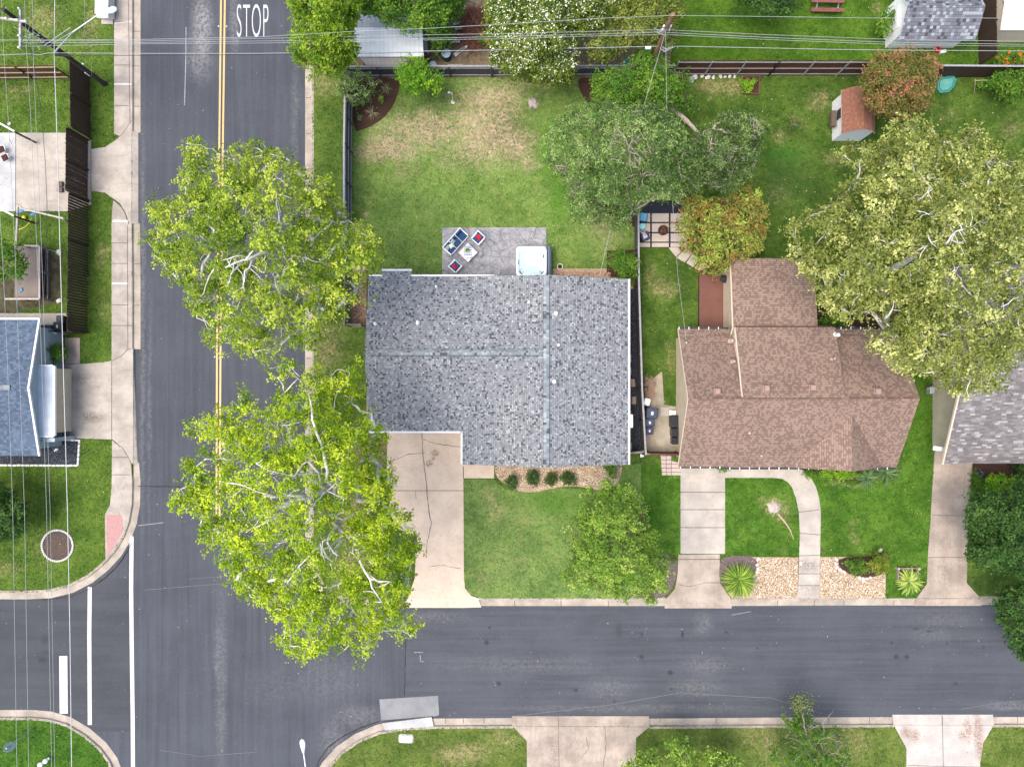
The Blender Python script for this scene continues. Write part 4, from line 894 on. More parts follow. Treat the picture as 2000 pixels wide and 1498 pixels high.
for x, y in [(X0+.05+k*.66, YN+.07) for k in range(5)]+[(21.4+k*.66, YN+.07) for k in range(5)]+[(X0+.15+k*.66, YS-.02-(.07 if k > 4 else 0)) for k in range(22)]:
    m = MB(); m.box((x, y, e+.015), (0.045, 0.16, 0.02)); m.build('gutter_bracket', WHITE, H2)
rake_trim(H2, [((21.16, 3.66, dh-.12), (21.13, YR, r-.1)), ((14.7, 3.72, dh-.1), (21.1, 3.72, dh-.1))], 0.05, 0.12, simple('trim_and_shade_brown', (.10, .065, .05), .8))  # brown trim; the east strip is added dark to carry the roof step's shade
PINK = simple('vent_pink', (0.27, 0.18, 0.16), 0.7, 0.1)
for x, y, h in ((1401, 764, 5.25), (1497, 758, 5.3), (1587, 757, 5.3), (1714, 764, 5.25)): box_vent(H2, x, y, h, PINK, 0.28)
PP_ = simple('pipe_pink', (0.38, 0.29, 0.26), 0.6, 0.1)
for x, y, h, rr_ in ((1428, 666, 3.25, .10), (1431, 706, 4.1, .07), (1461, 845, 3.9, .08), (1484, 889, 3.05, .07), (1626, 701, 4.6, .06)): pipe_vent(H2, x, y, h, rr_, PP_, .28)
pipe_vent(H2, 1632, 655, 4.0, .10, WHITE, .35, 'round white turbine vent')
mm = MB(); mm.tube([G(1341, 669, 3.1), G(1341, 669, 3.9)+Vector((0, 0, 0))], 0.035, 6).box(G(1340, 672, 3.1), (.22, .22, .12)); mm.build('service_mast', GREYMETAL, H2)
window(H2, X0+.47, YR, 4.3, 0.8, 0.5, -1, 0, simple('frame_green', (0.08, 0.22, 0.17), 0.6), 'gable_window')
door(H2, 13.5, YS+.43, 2.7, 2.1, 0, -1, CREAM, 0, 'garage_door', 4); door(H2, 18.0, YS+.43, .95, 2.05, 0, -1, simple('door_brown', (0.12, .06, .03), 0.5))
for x in (20.5, 23.5): window(H2, x, YS+.42, 1.5, 1.3, 1.2, 0, -1)
window(H2, X1-.47, -2.5, 1.5, 1.2, 1.1, 1, 0)
D = thing('deck', 'reddish brown board deck behind the brown-roofed house', 'deck', (14.2, 5.7, 0))
mm = MB(); a, b = G(1366, 537, .35), G(1432, 655, .35); mm.box(((a.x+b.x)/2, (a.y+b.y)/2, .31), (b.x-a.x, a.y-b.y, .08)); mm.build('deck_boards', DECKM, D)
mm = MB()
for x in (a.x+.05, b.x-.05): mm.box((x, (a.y+b.y)/2, .13), (.1, a.y-b.y-.05, .27))
for y in (a.y-.05, b.y+.05): mm.box(((a.x+b.x)/2, y, .13), (b.x-a.x-.25, .1, .27))
mm.build('deck_skirt', WOODDARK, D)

# ---- the slate-blue house at the left edge
e, r = 2.7, 3.72; x1 = -31.7
H3 = thing('house', 'slate-blue roofed house cut off at the left edge', 'house', (-38, -.3, 0))
roof('roof', [[(-48, 4.26, e), (x1, 4.26, e), (x1, -.27, r), (-48, -.27, r)], [(-48, -4.85, e), (-48, -.27, r), (x1, -.27, r), (x1, -4.85, e)]], H3, [S_BLUE, FASC], 0.14)
walls('walls', [(-47, 3.8, e-.1), (-47, -.27, r-.2), (-47, -4.4, e-.1), (-31.95, -4.4, e-.1), (-31.95, -.27, r-.2), (-31.95, 3.8, e-.1)], H3, W_BLUEG)
rake_trim(H3, [((x1, 4.26, e-.03), (x1, -.27, r-.03)), ((x1, -.27, r-.03), (x1, -4.85, e-.03))], 0.12, 0.14, FASC)
gt = rake_trim(H3, [((-48, 4.34, e-.05), (x1, 4.34, e-.05))], 0.12, 0.1, FASC, 'gutter')
mm = MB(); mm.box((-34.7, -.27, r+.03), (3.6, .34, .06)); mm.build('ridge_vent_and_shade', S_CAP, H3, uv=True)
mm = MB(); p = G(75, 670, 2.2); mm.box(p, (.3, .25, .5), bev=.03); mm.tube([p, p+Vector((0, 0, .8))], .03, 6); mm.build('electric_meter', GREYMETAL, H3)
CP = thing('carport', 'white ribbed metal carport roof beside the slate-blue house', 'carport', (-30.6, -1.2, 0))
a, b = G(71, 715, 2.35), G(104, 851, 2.35)
roof('roof', [[(a.x, a.y, 2.5), (b.x, a.y, 2.35), (b.x, b.y, 2.35), (a.x, b.y, 2.5)]], CP, [siding('ribbed_pan_roof', (0.47, 0.52, 0.58), 0.17, 0, 0.22), FASC], 0.1)
mm = MB(); mm.beam((b.x+.07, a.y, 2.3), (b.x+.07, b.y, 2.3), .13, .16).beam((a.x, b.y-.05, 2.36), (b.x, b.y-.05, 2.3), .14, .14).beam((a.x, a.y+.04, 2.40), (b.x, a.y+.04, 2.33), .08, .12); mm.build('gutter', WHITE, CP)
mm = MB(); mm.box(((a.x+b.x)/2, b.y-.3, 1.1), (b.x-a.x, .25, 2.2)); mm.build('end_wall', W_BLUEG, CP)
mm = MB(); mm.box((b.x-.3, (a.y+b.y)/2, 1.05), (.06, a.y-b.y-.3, 2.1)); mm.build('garage_door', W_CREAM, CP)
mm = MB(); p, q = G(74, 858, .6), G(110, 853, .6); mm.beam(p, q, .32, 1.2); mm.build('brick_pier', W_BRICK, CP)

# ---- the taupe-roofed house at the right edge
e, r = 2.7, 5.1
H4 = thing('house', 'taupe-roofed house with beige siding at the right edge', 'house', (36, 1, 0))
roof('roof', [[(28.9, -5.36, e), (45, -5.36, e), (45, 1.3, r), (28.9, 1.3, r)], [(28.9, 8.0, e), (28.9, 1.3, r), (45, 1.3, r), (45, 8.0, e)]], H4, [S_TAUPE, FASC_T], 0.16)
walls('walls', [(29.85, -4.7, e-.05), (44.5, -4.7, e-.05), (44.5, 7.5, e-.05), (29.85, 7.5, e-.05), (29.85, 1.3, r-.15)], H4, W_BEIGE)
rake_trim(H4, [((28.87, -5.4, e-.04), (28.87, 1.3, r-.04)), ((28.87, 1.3, r-.04), (28.87, 8.0, e-.04))], 0.10, 0.17, FASC_T)
mm = MB(); p = G(1823, 875, 2.2); q = G(1846, 878, 2.2); mm.beam(p, q, .28, .1); mm.build('eave_return', WHITE, H4)
door(H4, 31.5, -4.72, 2.5, 2.1, 0, -1, CREAM, 0, 'garage_door', 4)
mm = MB(); p = G(1818, 762, .9); mm.box(p, (.35, .5, .5), bev=.05).tube([p, p-Vector((0, 0, .9))], .04, 6).tube([p+Vector((-.3, .1, 0)), p+Vector((.4, .15, .1))], .03, 6); mm.build('utility_meter', GREYMETAL, H4)

# ---- outbuildings
SH = thing('shed', 'large white shed with grey shingle roof near the top right', 'shed', (29.1, 25.1, 0))
roof('roof', [[(26.35, 23.35, 2.0), (31.6, 23.35, 2.0), (31.55, 25.15, 3.0), (26.35, 25.15, 3.0)], [(26.35, 26.95, 2.0), (26.35, 25.15, 3.0), (31.55, 25.15, 3.0), (31.6, 26.95, 2.0)]], SH, [S_SHED, FASC], 0.08)
walls('walls', [(26.5, 23.8, 1.95), (31.3, 23.8, 1.95), (31.3, 25.15, 2.9), (31.3, 26.5, 1.95), (26.5, 26.5, 1.95), (26.5, 25.15, 2.9)], SH, WHITE)
door(SH, 26.47, 25.1, 1.4, 1.8, -1, 0, WHITE, 0, 'door', 2)
CB = thing('shed', 'cream outbuilding cut off at the top right corner', 'shed', (35.5, 25.7, 0))
roof('roof', [[(33.2, 24.0, 2.1), (39, 24.0, 2.1), (39, 25.7, 2.5), (33.2, 25.7, 2.5)], [(33.2, 27.0, 2.1), (33.2, 25.7, 2.5), (39, 25.7, 2.5), (39, 27.0, 2.1)]], CB, [CREAM, CREAM], 0.1)
walls('walls', [(33.4, 24.2, 2.05), (38.8, 24.2, 2.05), (38.8, 26.8, 2.05), (33.4, 26.8, 2.05)], CB, CREAM)
RS = thing('shed', 'small white playhouse shed with red-brown roof', 'shed', (23.7, 18.6, 0))
ye, yw = 20.06, 17.1
roof('roof', [[(22.55, yw, 1.75), (23.0, yw, 2.25), (23.0, ye, 2.25), (22.55, ye, 1.75)], [(23.0, yw, 2.25), (23.7, yw, 2.55), (23.7, ye, 2.55), (23.0, ye, 2.25)],
     [(24.85, yw, 1.75), (24.4, yw, 2.25), (24.4, ye, 2.25), (24.85, ye, 1.75)], [(24.4, yw, 2.25), (23.7, yw, 2.55), (23.7, ye, 2.55), (24.4, ye, 2.25)]], RS, [S_RED, FASC], 0.07)
walls('walls', [(22.72, 19.95, 1.8), (22.72, 17.2, 1.8), (23.05, 17.2, 2.15), (23.7, 17.2, 2.45), (24.35, 17.2, 2.15), (24.7, 17.2, 1.8), (24.7, 19.95, 1.8), (23.7, 19.95, 2.45)], RS, WHITE)
window(RS, 22.69, 18.65, 1.3, .55, .6, -1, 0, BLACKPL)
mm = MB(); p = G(1627, 233, .9); mm.box(p, (.35, 1.1, .3), bev=.03).box(p+Vector((0, 0, .12)), (.28, 1.0, .1)); mm.build('window_box', simple('window_box_brown', (.10, .07, .05), .8), RS)
WS = thing('shed', 'rusty white metal shed half hidden by trees beside the street', 'shed', (-8.4, 23.0, 0))
a, b = G(693, 55, 2.3), G(826, 112, 2.1)
roof('roof', [[(a.x, a.y, 2.35), (b.x-.02, a.y, 2.35), (b.x+.05, b.y, 2.15), (a.x-.1, b.y, 2.15)]], WS, [W_METAL, FASC], 0.05)
c1, c2 = G(700, 28, 1.9), G(822, 55, 2.25)
roof('back_roof', [[(c1.x, c1.y, 1.8), (c2.x, c1.y, 1.8), (c2.x, c2.y+.02, 2.28), (c1.x, c2.y+.02, 2.28)]], WS, [siding('ribbed_grey_metal', (.30, .32, .36), .3, 0, .4), FASC], 0.04)
c1, c2 = G(704, 112, 1.9), G(824, 129, 1.4)
roof('lean_to_roof', [[(c1.x, c1.y-.05, 1.95), (c2.x, c1.y-.05, 1.95), (c2.x, c2.y, 1.5), (c1.x+.3, c2.y, 1.5)]], WS, [siding('ribbed_tan_metal', (.38, .34, .32), .3, 0, .45), FASC], 0.04)
walls('walls', [(-10.4, 24.9, 1.75), (-6.3, 24.9, 1.75), (-6.2, 21.9, 1.45), (-10.2, 21.9, 1.45)], WS, W_WHITE)
mm = MB(); mm.face([G(824, 68, 1.6), G(833, 75, 1.2), G(838, 108, .6), G(826, 95, 1.2)]); mm.face([G(824, 68, 1.57), G(826, 95, 1.17), G(838, 108, .57), G(833, 75, 1.17)]); mm.build('loose_panel', GREYMETAL, WS)

# ---------------------------------------------------------------- fences
def fence(name, label, pts, h, mat, group=None, rails=True, rail_side=1, post_mat=None, gap=0.14, post_step=2.4, railmat=None, top_cap=False, tilt=0.0, z0=0.0, pick_th=0.02, pw=.93):
    """board fence along ground pixels: > panel (one per run), post, rail"""
    P = [G(x, y, 0) for x, y in pts]; t = thing(name, label, 'fence', P[0], group)
    for a, b in zip(P, P[1:]):
        d = b-a; L = d.length; u = d/L; n = Vector((-u.y, u.x, 0))*rail_side; m = MB(); k = int(L/gap); rz = math.atan2(u.y, u.x)
        for i in range(k):
            hh = h*random.uniform(.975, 1.0); c = a+u*(L*(i+.5)/k)+n*random.uniform(-.004, .004)
            m.box(c+Vector((0, 0, hh/2+z0)), (L/k*pw, pick_th, hh), rz)
        m.build('panel', mat, t)
        np_ = max(1, round(L/post_step))
        for i in range(np_+1):
            c = a+u*(L*i/np_)+n*0.07; q = MB(); q.box(c+Vector((0, 0, h*.49)), (.09, .09, h*.98), rz, bev=.01); q.build('post', post_mat or mat, t)
        if rails:
            for z in ((0.25, h-.2) if h < 1.9 else (0.25, h*.5, h-.2)):
                q = MB(); q.beam(a+n*.05+Vector((0, 0, z)), b+n*.05+Vector((0, 0, z)), .05, .09); q.build('rail', railmat or mat, t)
        if top_cap:
            q = MB(); q.beam(a+Vector((0, 0, h+.02)), b+Vector((0, 0, h+.02)), .12, .035); q.build('top_cap', railmat or mat, t)
    return t
F_BROWN = tintmat('x', [(0, (0, 0, 0)), (1, (1, 1, 1))]); bpy.data.materials.remove(F_BROWN)
F_DARK = siding('fence_board_dark', (0.048, 0.030, 0.022), 0.14, 1, 0.3)
F_RED = siding('fence_board_red', (0.095, 0.036, 0.025), 0.28, 0, 0.5)
F_TAN = siding('fence_board_tan', (0.10, 0.055, 0.02), 0.28, 0, 0.6)
F_BLK = siding('fence_board_black', (0.050, 0.050, 0.062), 0.14, 0, 0.5)
F_BLKV = siding('fence_board_black_side', (0.085, 0.075, 0.078), 0.14, 1, 0.5)
RAILP = simple('rail_pale', (0.36, 0.28, 0.21), 0.85, 0.2); RAILG = simple('rail_grey', (0.24, 0.24, 0.25), 0.85, 0.2)
fence('fence', 'tall dark fence by the street, stretch below the leaning pole', [(175, 143), (177, 272)], 2.25, F_DARK, 'dark street fence', rails=False, gap=.15)
fence('gate', 'dark plank gate across the upper driveway in the tall street fence', [(172, 274), (171, 391)], 2.45, F_DARK, 'dark street fence', rails=False, gap=.14)
fence('fence', 'long dark street fence running south of the upper driveway gate', [(173, 393), (172, 480), (170, 650)], 2.25, F_DARK, 'dark street fence', rails=False, gap=.19, pw=.89)
fence('fence', 'brown fence with three pale rails reaching the left edge', [(-80, 155), (140, 153)], 1.95, F_TAN, rail_side=-1, railmat=RAILP)
fence('fence', 'short dark fence running back to the slate-blue house', [(80, 649), (166, 652)], 1.5, F_DARK, rails=False)
fence('fence', 'narrow grey-railed fence along the street side of the backyard', [(687, 160), (688, 190)], 1.6, F_BLKV, 'backyard street fence', rail_side=1, railmat=RAILG)
fence('fence', 'black fence with pale rails between verge and back lawn', [(688, 192), (686, 300), (686, 435)], 2.1, F_BLKV, 'backyard street fence', rail_side=1, top_cap=True, railmat=RAILG)
fence('fence', 'weathered fence corner around brown gravel beside the grey roof', [(685, 540), (684, 636), (714, 637)], 1.7, WOODGREY, rail_side=-1)
fence('fence', 'black back fence behind the mulch corner and bright green tree', [(688, 150), (800, 149), (960, 149)], 1.5, F_BLK, 'black back fence', rail_side=-1, railmat=RAILG, top_cap=True, gap=.16)
fence('fence', 'dark back fence between the flowering tree and the pole tangle', [(962, 149), (1165, 147), (1310, 147)], 1.4, F_BLK, 'black back fence', rail_side=-1, railmat=RAILG, top_cap=True)
fence('fence', 'red-brown back fence with slanted braces beside the green lawn', [(1312, 147), (1500, 147), (1698, 147)], 2.2, F_RED, 'red-brown back fence', rail_side=-1, railmat=RAILG, post_step=2.1, post_mat=RAILG)
fence('fence', 'dark back fence with grey cap by the turquoise sandbox', [(1800, 151), (2050, 153)], 1.75, F_DARK, 'red-brown back fence', rails=False, top_cap=True, railmat=RAILG)
fence('fence', 'dark fence running up beside the large grey shed', [(1908, -60), (1911, 128)], 1.9, F_DARK, rails=False)
fence('fence', 'long black fence between the grey and brown roofed houses', [(1239, 425), (1240, 560), (1246, 760), (1253, 884)], 1.55, F_BLKV, rail_side=-1, rails=False, top_cap=True, railmat=RAILG)
fence('fence', 'short red fence across the side yard at the bins', [(1262, 883), (1318, 884)], 1.4, F_RED, rails=True, top_cap=True)
fence('fence', 'short grey fence beside the east eave of the grey roof', [(1214, 882), (1250, 879)], 1.3, WOODGREY, rails=False, top_cap=True)
# ---------------------------------------------------------------- beds
sheet('gravel_bed', chaikin([(965, 905), (1217, 905), (1212, 935), (1196, 955), (1165, 958), (1138, 950), (1100, 950), (1070, 955), (1045, 962), (1010, 960), (985, 945), (968, 930)], 1), 0.020, GRAVELBASE, 0.02)
GB1 = [(967, 905), (1215, 905), (1210, 933), (1195, 952), (1165, 955), (1138, 947), (1100, 947), (1070, 952), (1045, 959), (1012, 957), (988, 943), (970, 930)]
sheet('gravel_bed', [(1430, 1087), (1559, 1088), (1558, 1168), (1429, 1168), (1418, 1150), (1470, 1120), (1475, 1095)], 0.024, GRAVELBASE, 0.02)
GB2 = [(1478, 1089), (1558, 1090), (1557, 1167), (1430, 1167), (1422, 1153), (1462, 1145), (1476, 1115)]
GB3 = [(1603, 1088), (1634, 1088), (1640, 1110), (1665, 1125), (1700, 1128), (1729, 1120), (1728, 1167), (1601, 1167)]
sheet('gravel_bed', [(1602, 1087), (1730, 1087), (1729, 1168), (1600, 1168)], 0.024, GRAVELBASE, 0.02)
sheet('gravel_bed', [(686, 520), (716, 520), (716, 636), (686, 636)], 0.012, GRAVELBASE, 0.02)
sheet('gravel_bed', [(716, 760), (724, 760), (724, 845), (716, 830)], 0.012, GRAVELBASE, 0.02)
sheet('gravel_bed', [(1080, 525), (1192, 525), (1192, 545), (1080, 545)], 0.012, GRAVELBASE, 0.02)
stones('gravel', GB1, 0.022, 0.085, 5200, GRAVELM); stones('gravel', GB2, 0.026, 0.085, 3800, GRAVELM); stones('gravel', GB3, 0.026, 0.085, 4600, GRAVELM)
stones('gravel', [(686, 530), (716, 530), (716, 636), (686, 636)], 0.014, 0.09, 1500, GRAVEL2); stones('gravel', [(1090, 532), (1192, 532), (1192, 545), (1090, 545)], 0.014, 0.09, 900, GRAVEL2)
sheet('gravel_bed', [(-60, 862), (112, 858), (157, 857), (153, 910), (-60, 908)], 0.012, BLACKBASE, 0.02)
stones('gravel', [(-20, 866), (150, 862), (149, 905), (-20, 905)], 0.014, 0.07, 3800, BLACKST)
sheet('gravel_bed', [(1226, 565), (1240, 565), (1252, 884), (1226, 884)], 0.012, BLACKBASE, 0.02)
stones('gravel', [(1227, 566), (1240, 566), (1251, 882), (1227, 882)], 0.014, 0.06, 2600, BLACKST)
sheet('mulch_bed', chaikin([(688, 152), (782, 152), (780, 175), (770, 205), (750, 232), (720, 250), (688, 260)], 1), 0.012, MULCH, 0.02)
sheet('mulch_bed', chaikin([(1126, 152), (1160, 152), (1165, 205), (1150, 205), (1135, 185)], 1), 0.012, MULCH, 0.02)
sheet('mulch_bed', [(1170, 400), (1240, 400), (1240, 445), (1215, 432), (1190, 425)], 0.012, MULCH, 0.02)
sheet('mulch_bed', [(1185, 490), (1238, 488), (1240, 545), (1185, 540)], 0.014, MULCH, 0.02)
sheet('mulch_bed', chaikin([(1415, 1084), (1480, 1086), (1478, 1115), (1462, 1145), (1425, 1152), (1405, 1135), (1405, 1100)], 1), 0.030, MULCHGREY, 0.02)
sheet('mulch_bed', chaikin([(1278, 1082), (1322, 1084), (1322, 1130), (1300, 1168), (1270, 1165), (1290, 1130)], 1), 0.040, MULCHGREY, 0.02)
sheet('mulch_bed', chaikin([(1632, 1088), (1728, 1086), (1728, 1118), (1700, 1128), (1665, 1124), (1640, 1110)], 1), 0.030, MULCH, 0.02)
sheet('mulch_bed', [(1254, 392), (1336, 392), (1336, 417), (1250, 417)], 0.030, BLACKBASE, 0.02)
sheet('mulch_bed', [(1560, 914), (1760, 914), (1740, 930), (1700, 938), (1640, 940), (1600, 930)], 0.030, MULCH, 0.02)
sheet('mulch_bed', [(1896, 905), (2060, 905), (2060, 1000), (1985, 998), (1897, 975)], 0.020, MULCH, 0.02)
sheet('mulch_bed', [(1249, 745), (1266, 740), (1268, 800), (1252, 800)], 0.034, BLACKBASE, 0.01)
sheet('mulch_bed', circle(113, 1065, 29, 24, 0.0), 0.012, simple('soil', (0.075, 0.055, 0.045), .95, .5, 10, .8), 0.02)
# firepit court: pale slabs on black grit
sheet('paver_court', [(1249, 416), (1345, 416), (1345, 484), (1249, 484)], 0.028, BLACKBASE, 0.02)
mm = MB(); PAV = concrete('paver_pale', (0.40, 0.34, 0.29), 0.15)
for x0, x1_ in ((1249, 1269.5), (1273, 1306), (1309.5, 1342)):
    for y0, y1 in ((417.5, 434), (437, 453.5), (456.5, 472.5), (475, 483)):
        a, b = G(x0, y1), G(x1_, y0); mm.box(((a.x+b.x)/2, (a.y+b.y)/2, .035), (b.x-a.x, b.y-a.y, .03))
for q in ([(1306, 484), (1325, 484), (1330, 492), (1320, 502), (1310, 490)], [(1321, 504), (1340, 484), (1352, 495), (1337, 513)], [(1340, 514), (1352, 496), (1368, 508), (1353, 522)], [(1356, 523), (1369, 509), (1385, 520), (1366, 530)]):
    P = [G(*p) for p in q]; mm.prism([(p.x, p.y) for p in P], 0.015, 0.05)
struct(mm.build('paver', PAV)); PAVED.append(([(1249, 416), (1345, 416), (1345, 484), (1385, 520), (1366, 530), (1306, 484), (1249, 484)], 0, None))
# stamped patio behind the grey house
t = NT('stamped_concrete'); p = t.pos()
wv = t.vmath('SCALE', t.vmath('SUBTRACT', t.noise(p, 2.0, 3, .6, 1), (.5, .5, .5))); wv.node.inputs['Scale'].default_value = .35
v = t.n('ShaderNodeTexVoronoi', {'Vector': t.vmath('ADD', p, wv), 'Scale': 1.75, 'Randomness': 1.0}, feature='DISTANCE_TO_EDGE')
v2 = t.n('ShaderNodeTexVoronoi', {'Vector': t.vmath('ADD', p, wv), 'Scale': 1.75, 'Randomness': 1.0})
c = t.mix(t.rng(t.noise(p, 1.1, 5, .7), .3, .7), (.165, .165, .180), (.33, .325, .33))
c = t.mix(t.math('MULTIPLY', t.n('ShaderNodeSeparateColor', {0: v2.outputs['Color']}).outputs[0], .35), c, (.17, .17, .20))
c = t.mix(t.rng(t.noise(p, 7, 5, .8), .5, .75, 0, .5), c, (.40, .39, .385))
c = t.mix(t.rng(v.outputs['Distance'], .024, .008), c, (.10, .10, .115)); t.col(c)
t.b.inputs['Roughness'].default_value = .8; t.bump(t.rng(v.outputs['Distance'], 0, .05), .6, .02)
sheet('patio', [(864, 445), (1067, 445), (1067, 560), (864, 560)], 0.05, t.m, 0.06)
# edging stones
mm = MB()
def edge_run(m, a, b, w, h, step):
    a, b = G(*a), G(*b); L = (b-a).length; k = int(L/step)
    for i in range(k):
        c = a.lerp(b, (i+.5)/k)+Vector((random.uniform(-.01, .01), random.uniform(-.01, .01), h/2)); m.box(c, (step*.94, w, h), math.atan2((b-a).y, (b-a).x), bev=.02)
EDG = simple('edging_white', (0.55, 0.53, 0.50), 0.9, 0.15, 6, .3)
t = thing('bed_edging', 'white block edging round the black gravel by the carport', 'edging', G(80, 908))
edge_run(mm, (-60, 908), (153, 909), .14, .1, .3); mm.build('front_edge', EDG, t)
mm = MB(); edge_run(mm, (153, 909), (156, 858), .14, .1, .3); edge_run(mm, (110, 858), (155, 860), .12, .1, .3); mm.build('side_edge', EDG, t)
t = thing('tree_ring', 'round ring of small white stones round bare soil', 'edging', G(113, 1065)); mm = MB()
for k in range(44):
    a = k/44*2*math.pi; c = G(113, 1065)+Vector((math.cos(a)*1.1, math.sin(a)*1.1, .05)); mm.box(c, (.13, .14, .12), a+math.pi/2, bev=.03)
mm.build('stone_ring', EDG, t)
t = thing('planter', 'small pale ring planter on the grass beside the hot tub', 'planter', G(1093.5, 521.5)); mm = MB(); mm.lathe(G(1093.5, 521.5), [(.19, 0), (.21, .12), (.21, .16), (.165, .16), (.16, .05), (.15, .04)], 18); mm.build('ring', EDG, t); mm = MB(); mm.lathe(G(1093.5, 521.5), [(.16, .06), (.001, .08)], 14); mm.build('soil', MULCH, t)
for i, (L_, pts) in enumerate((('row of pale rocks at the foot of the red-brown fence', [(1352, 156, .14), (1357, 150, .2), (1371, 149, .14), (1382, 151, .2), (1393, 151, .15), (1407, 149, .16), (1415, 150, .12), (1424, 150, .14), (1433, 150, .12)]),)):
    pass
def rockset(label, spots, group, z=0.0, mat=None):
    for k, (x, y, r_) in enumerate(spots):
        m = MB(); m.rock(G(x, y)+Vector((0, 0, z+r_*.35)), r_, .6); tag(m.build('rock', mat or ROCKM), label, 'rock', group)
rockset('one of the pale rocks along the foot of the red-brown fence', [(1357, 151, .24), (1371, 150, .15), (1382, 152, .20), (1393, 152, .15), (1407, 150, .17), (1416, 151, .12), (1425, 150, .15), (1434, 151, .13)], 'rocks at the red-brown fence')
rockset('one of the white rocks between the grey mulch and gravel by the spiky palm', [(1480, 1091, .16), (1478, 1102, .14), (1480, 1110, .13), (1478, 1117, .12)], 'white rocks beside the spiky palm', .03)
rockset('one of the white rocks ringing the shrub bed in the gravel', [(1633, 1092, .15), (1631, 1100, .14), (1634, 1107, .14), (1640, 1112, .15), (1648, 1116, .15), (1678, 1128, .14), (1685, 1131, .15), (1693, 1129, .13), (1700, 1127, .12), (1718, 1074, .16), (1563, 1099, .16)], 'white rocks round the shrub bed', .02)
rockset('grey boulder at the left end of the fence-foot rocks', [(1350, 157, .27)], None, 0, simple('rock_grey', (.28, .29, .32), .9, .3, 6, .6))
rockset('pale stone lying on the grass by the wooden platform', [(117, 494, .22), (116, 588, .2), (20, 242, .14)], 'stones in the left yard')

# ---------------------------------------------------------------- patio furniture
ZP = 0.05
def place(px, py, ang, z=ZP):
    o = G(px, py); R = Matrix.Rotation(ang, 3, 'Z')
    return lambda x, y, zz: o + R @ Vector((x, y, 0)) + Vector((0, 0, z+zz))
def seat(name, label, cat, px, py, ang, L, D_, n, group=None):
    t = thing(name, label, cat, G(px, py)+Vector((0, 0, ZP)), group); f = place(px, py, ang); th = .05
    m = MB()
    for y in (-D_/2, D_/2): m.beam(f(-L/2-.0, y, .30), f(L/2, y, .30), th, .06)
    for x in (-L/2, L/2): m.beam(f(x, -D_/2, .60), f(x, D_/2, .60), .055, .035); m.beam(f(x, -D_/2, .30), f(x, D_/2, .30), th, .06)
    m.beam(f(-L/2, D_/2+.04, .70), f(L/2, D_/2+.04, .70), th, .05)
    for i in range(1, n): m.beam(f(-L/2+L*i/n, -D_/2, .445), f(-L/2+L*i/n, D_/2, .72), .025, .02)
    m.build('frame', WHITE, t)
    for x in (-L/2, L/2):
        for y in (-D_/2, D_/2+.02):
            q = MB(); q.beam(f(x, y, 0), f(x, y, .62 if y < 0 else .72), .05, .05); q.build('leg', WHITE, t)
    for i in range(n):
        q = MB(); w = L/n; cx = -L/2+w*(i+.5); q.box(f(cx, -.02, .38), (w-.06, D_-.1, .12), ang, bev=.03); q.build('seat_cushion', NAVY, t)
        q = MB(); q.box(f(cx, D_/2-.08, .56), (w-.06, .12, .34), ang, bev=.03); q.build('back_cushion', NAVY, t)
    return t, f
def pillow(label, c, ang, mat, s=.38, tilt=.7):
    m = MB(); M = Matrix.Rotation(ang, 3, 'Z') @ Matrix.Rotation(tilt, 3, 'X'); R = []
    n = 6; vs = []; fs = []
    for k, zz in enumerate((1, -1)):
        for i in range(n+1):
            for j in range(n+1):
                u, v = i/n*2-1, j/n*2-1; b = (1-u*u)*(1-v*v); pin = 1-.12*(1-abs(u*v))*max(abs(u), abs(v))**4
                vs.append(Vector(c)+M @ Vector((u*s/2*pin, v*s/2*pin, zz*.075*b**.5)))
    N_ = (n+1)**2
    for k in (0, 1):
        for i in range(n):
            for j in range(n):
                a = k*N_+i*(n+1)+j; q = [a, a+n+1, a+n+2, a+1]; fs.append(q if k == 0 else q[::-1])
    m.add(vs, fs); return tag(m.build('cushion', mat, smooth=True), label, 'cushion')
a1 = math.radians(48.3)
_, f = seat('sofa', 'three-seat navy outdoor sofa with white frame on the patio', 'sofa', 891.3, 475.6, a1, 1.80, .70, 3)
pillow('pale sage scatter cushion leaning in the middle of the sofa', f(-.14, .12, .62), a1+.3, SAGE); pillow('off-white scatter cushion between two others on the sofa', f(-.42, .02, .58), a1-.3, simple('cushion_offwhite', (.60, .60, .55), .9, .1), .34, .4); pillow('grey green cushion at the lower end of the sofa', f(-.68, .14, .60), a1+.1, SAGE)
_, f = seat('armchair', 'navy patio armchair with red cushion, upper right of the table', 'armchair', 934.6, 468.6, a1+math.radians(-90-8)+math.radians(8)+0, .66, .62, 1, 'patio armchairs')
pillow('red cushion on the armchair nearest the open patio', f(0, .1, .58), a1-math.pi/2, REDC, .4, .55)
_, f = seat('armchair', 'navy patio armchair with red cushion, nearest the roof edge', 'armchair', 890.7, 522.6, a1+math.radians(90), .66, .62, 1, 'patio armchairs')
pillow('red cushion on the armchair nearest the roof edge', f(0, .1, .58), a1+math.pi/2, REDC, .4, .55)
at_ = math.radians(46); t = thing('coffee_table', 'square white patio table between sofa and armchairs', 'table', G(915, 496)+Vector((0, 0, ZP))); f = place(915, 496, at_)
mm = MB(); mm.box(f(0, 0, .42), (.96, .96, .05), at_, bev=.02); mm.build('table_top', simple('table_whitewash', (.58, .52, .52), .7, .1, 6), t)
mm = MB(); mm.beam(f(-.4, -.4, .12), f(.4, -.4, .12), .04, .04).beam(f(-.4, .4, .12), f(.4, .4, .12), .04, .04); mm.build('stretcher', WHITE, t)
for x in (-.43, .43):
    for y in (-.43, .43): mm = MB(); mm.beam(f(x, y, 0), f(x, y, .4), .06, .06); mm.build('leg', WHITE, t)
f2 = place(915, 493.5, 0); mm = MB(); n = 12
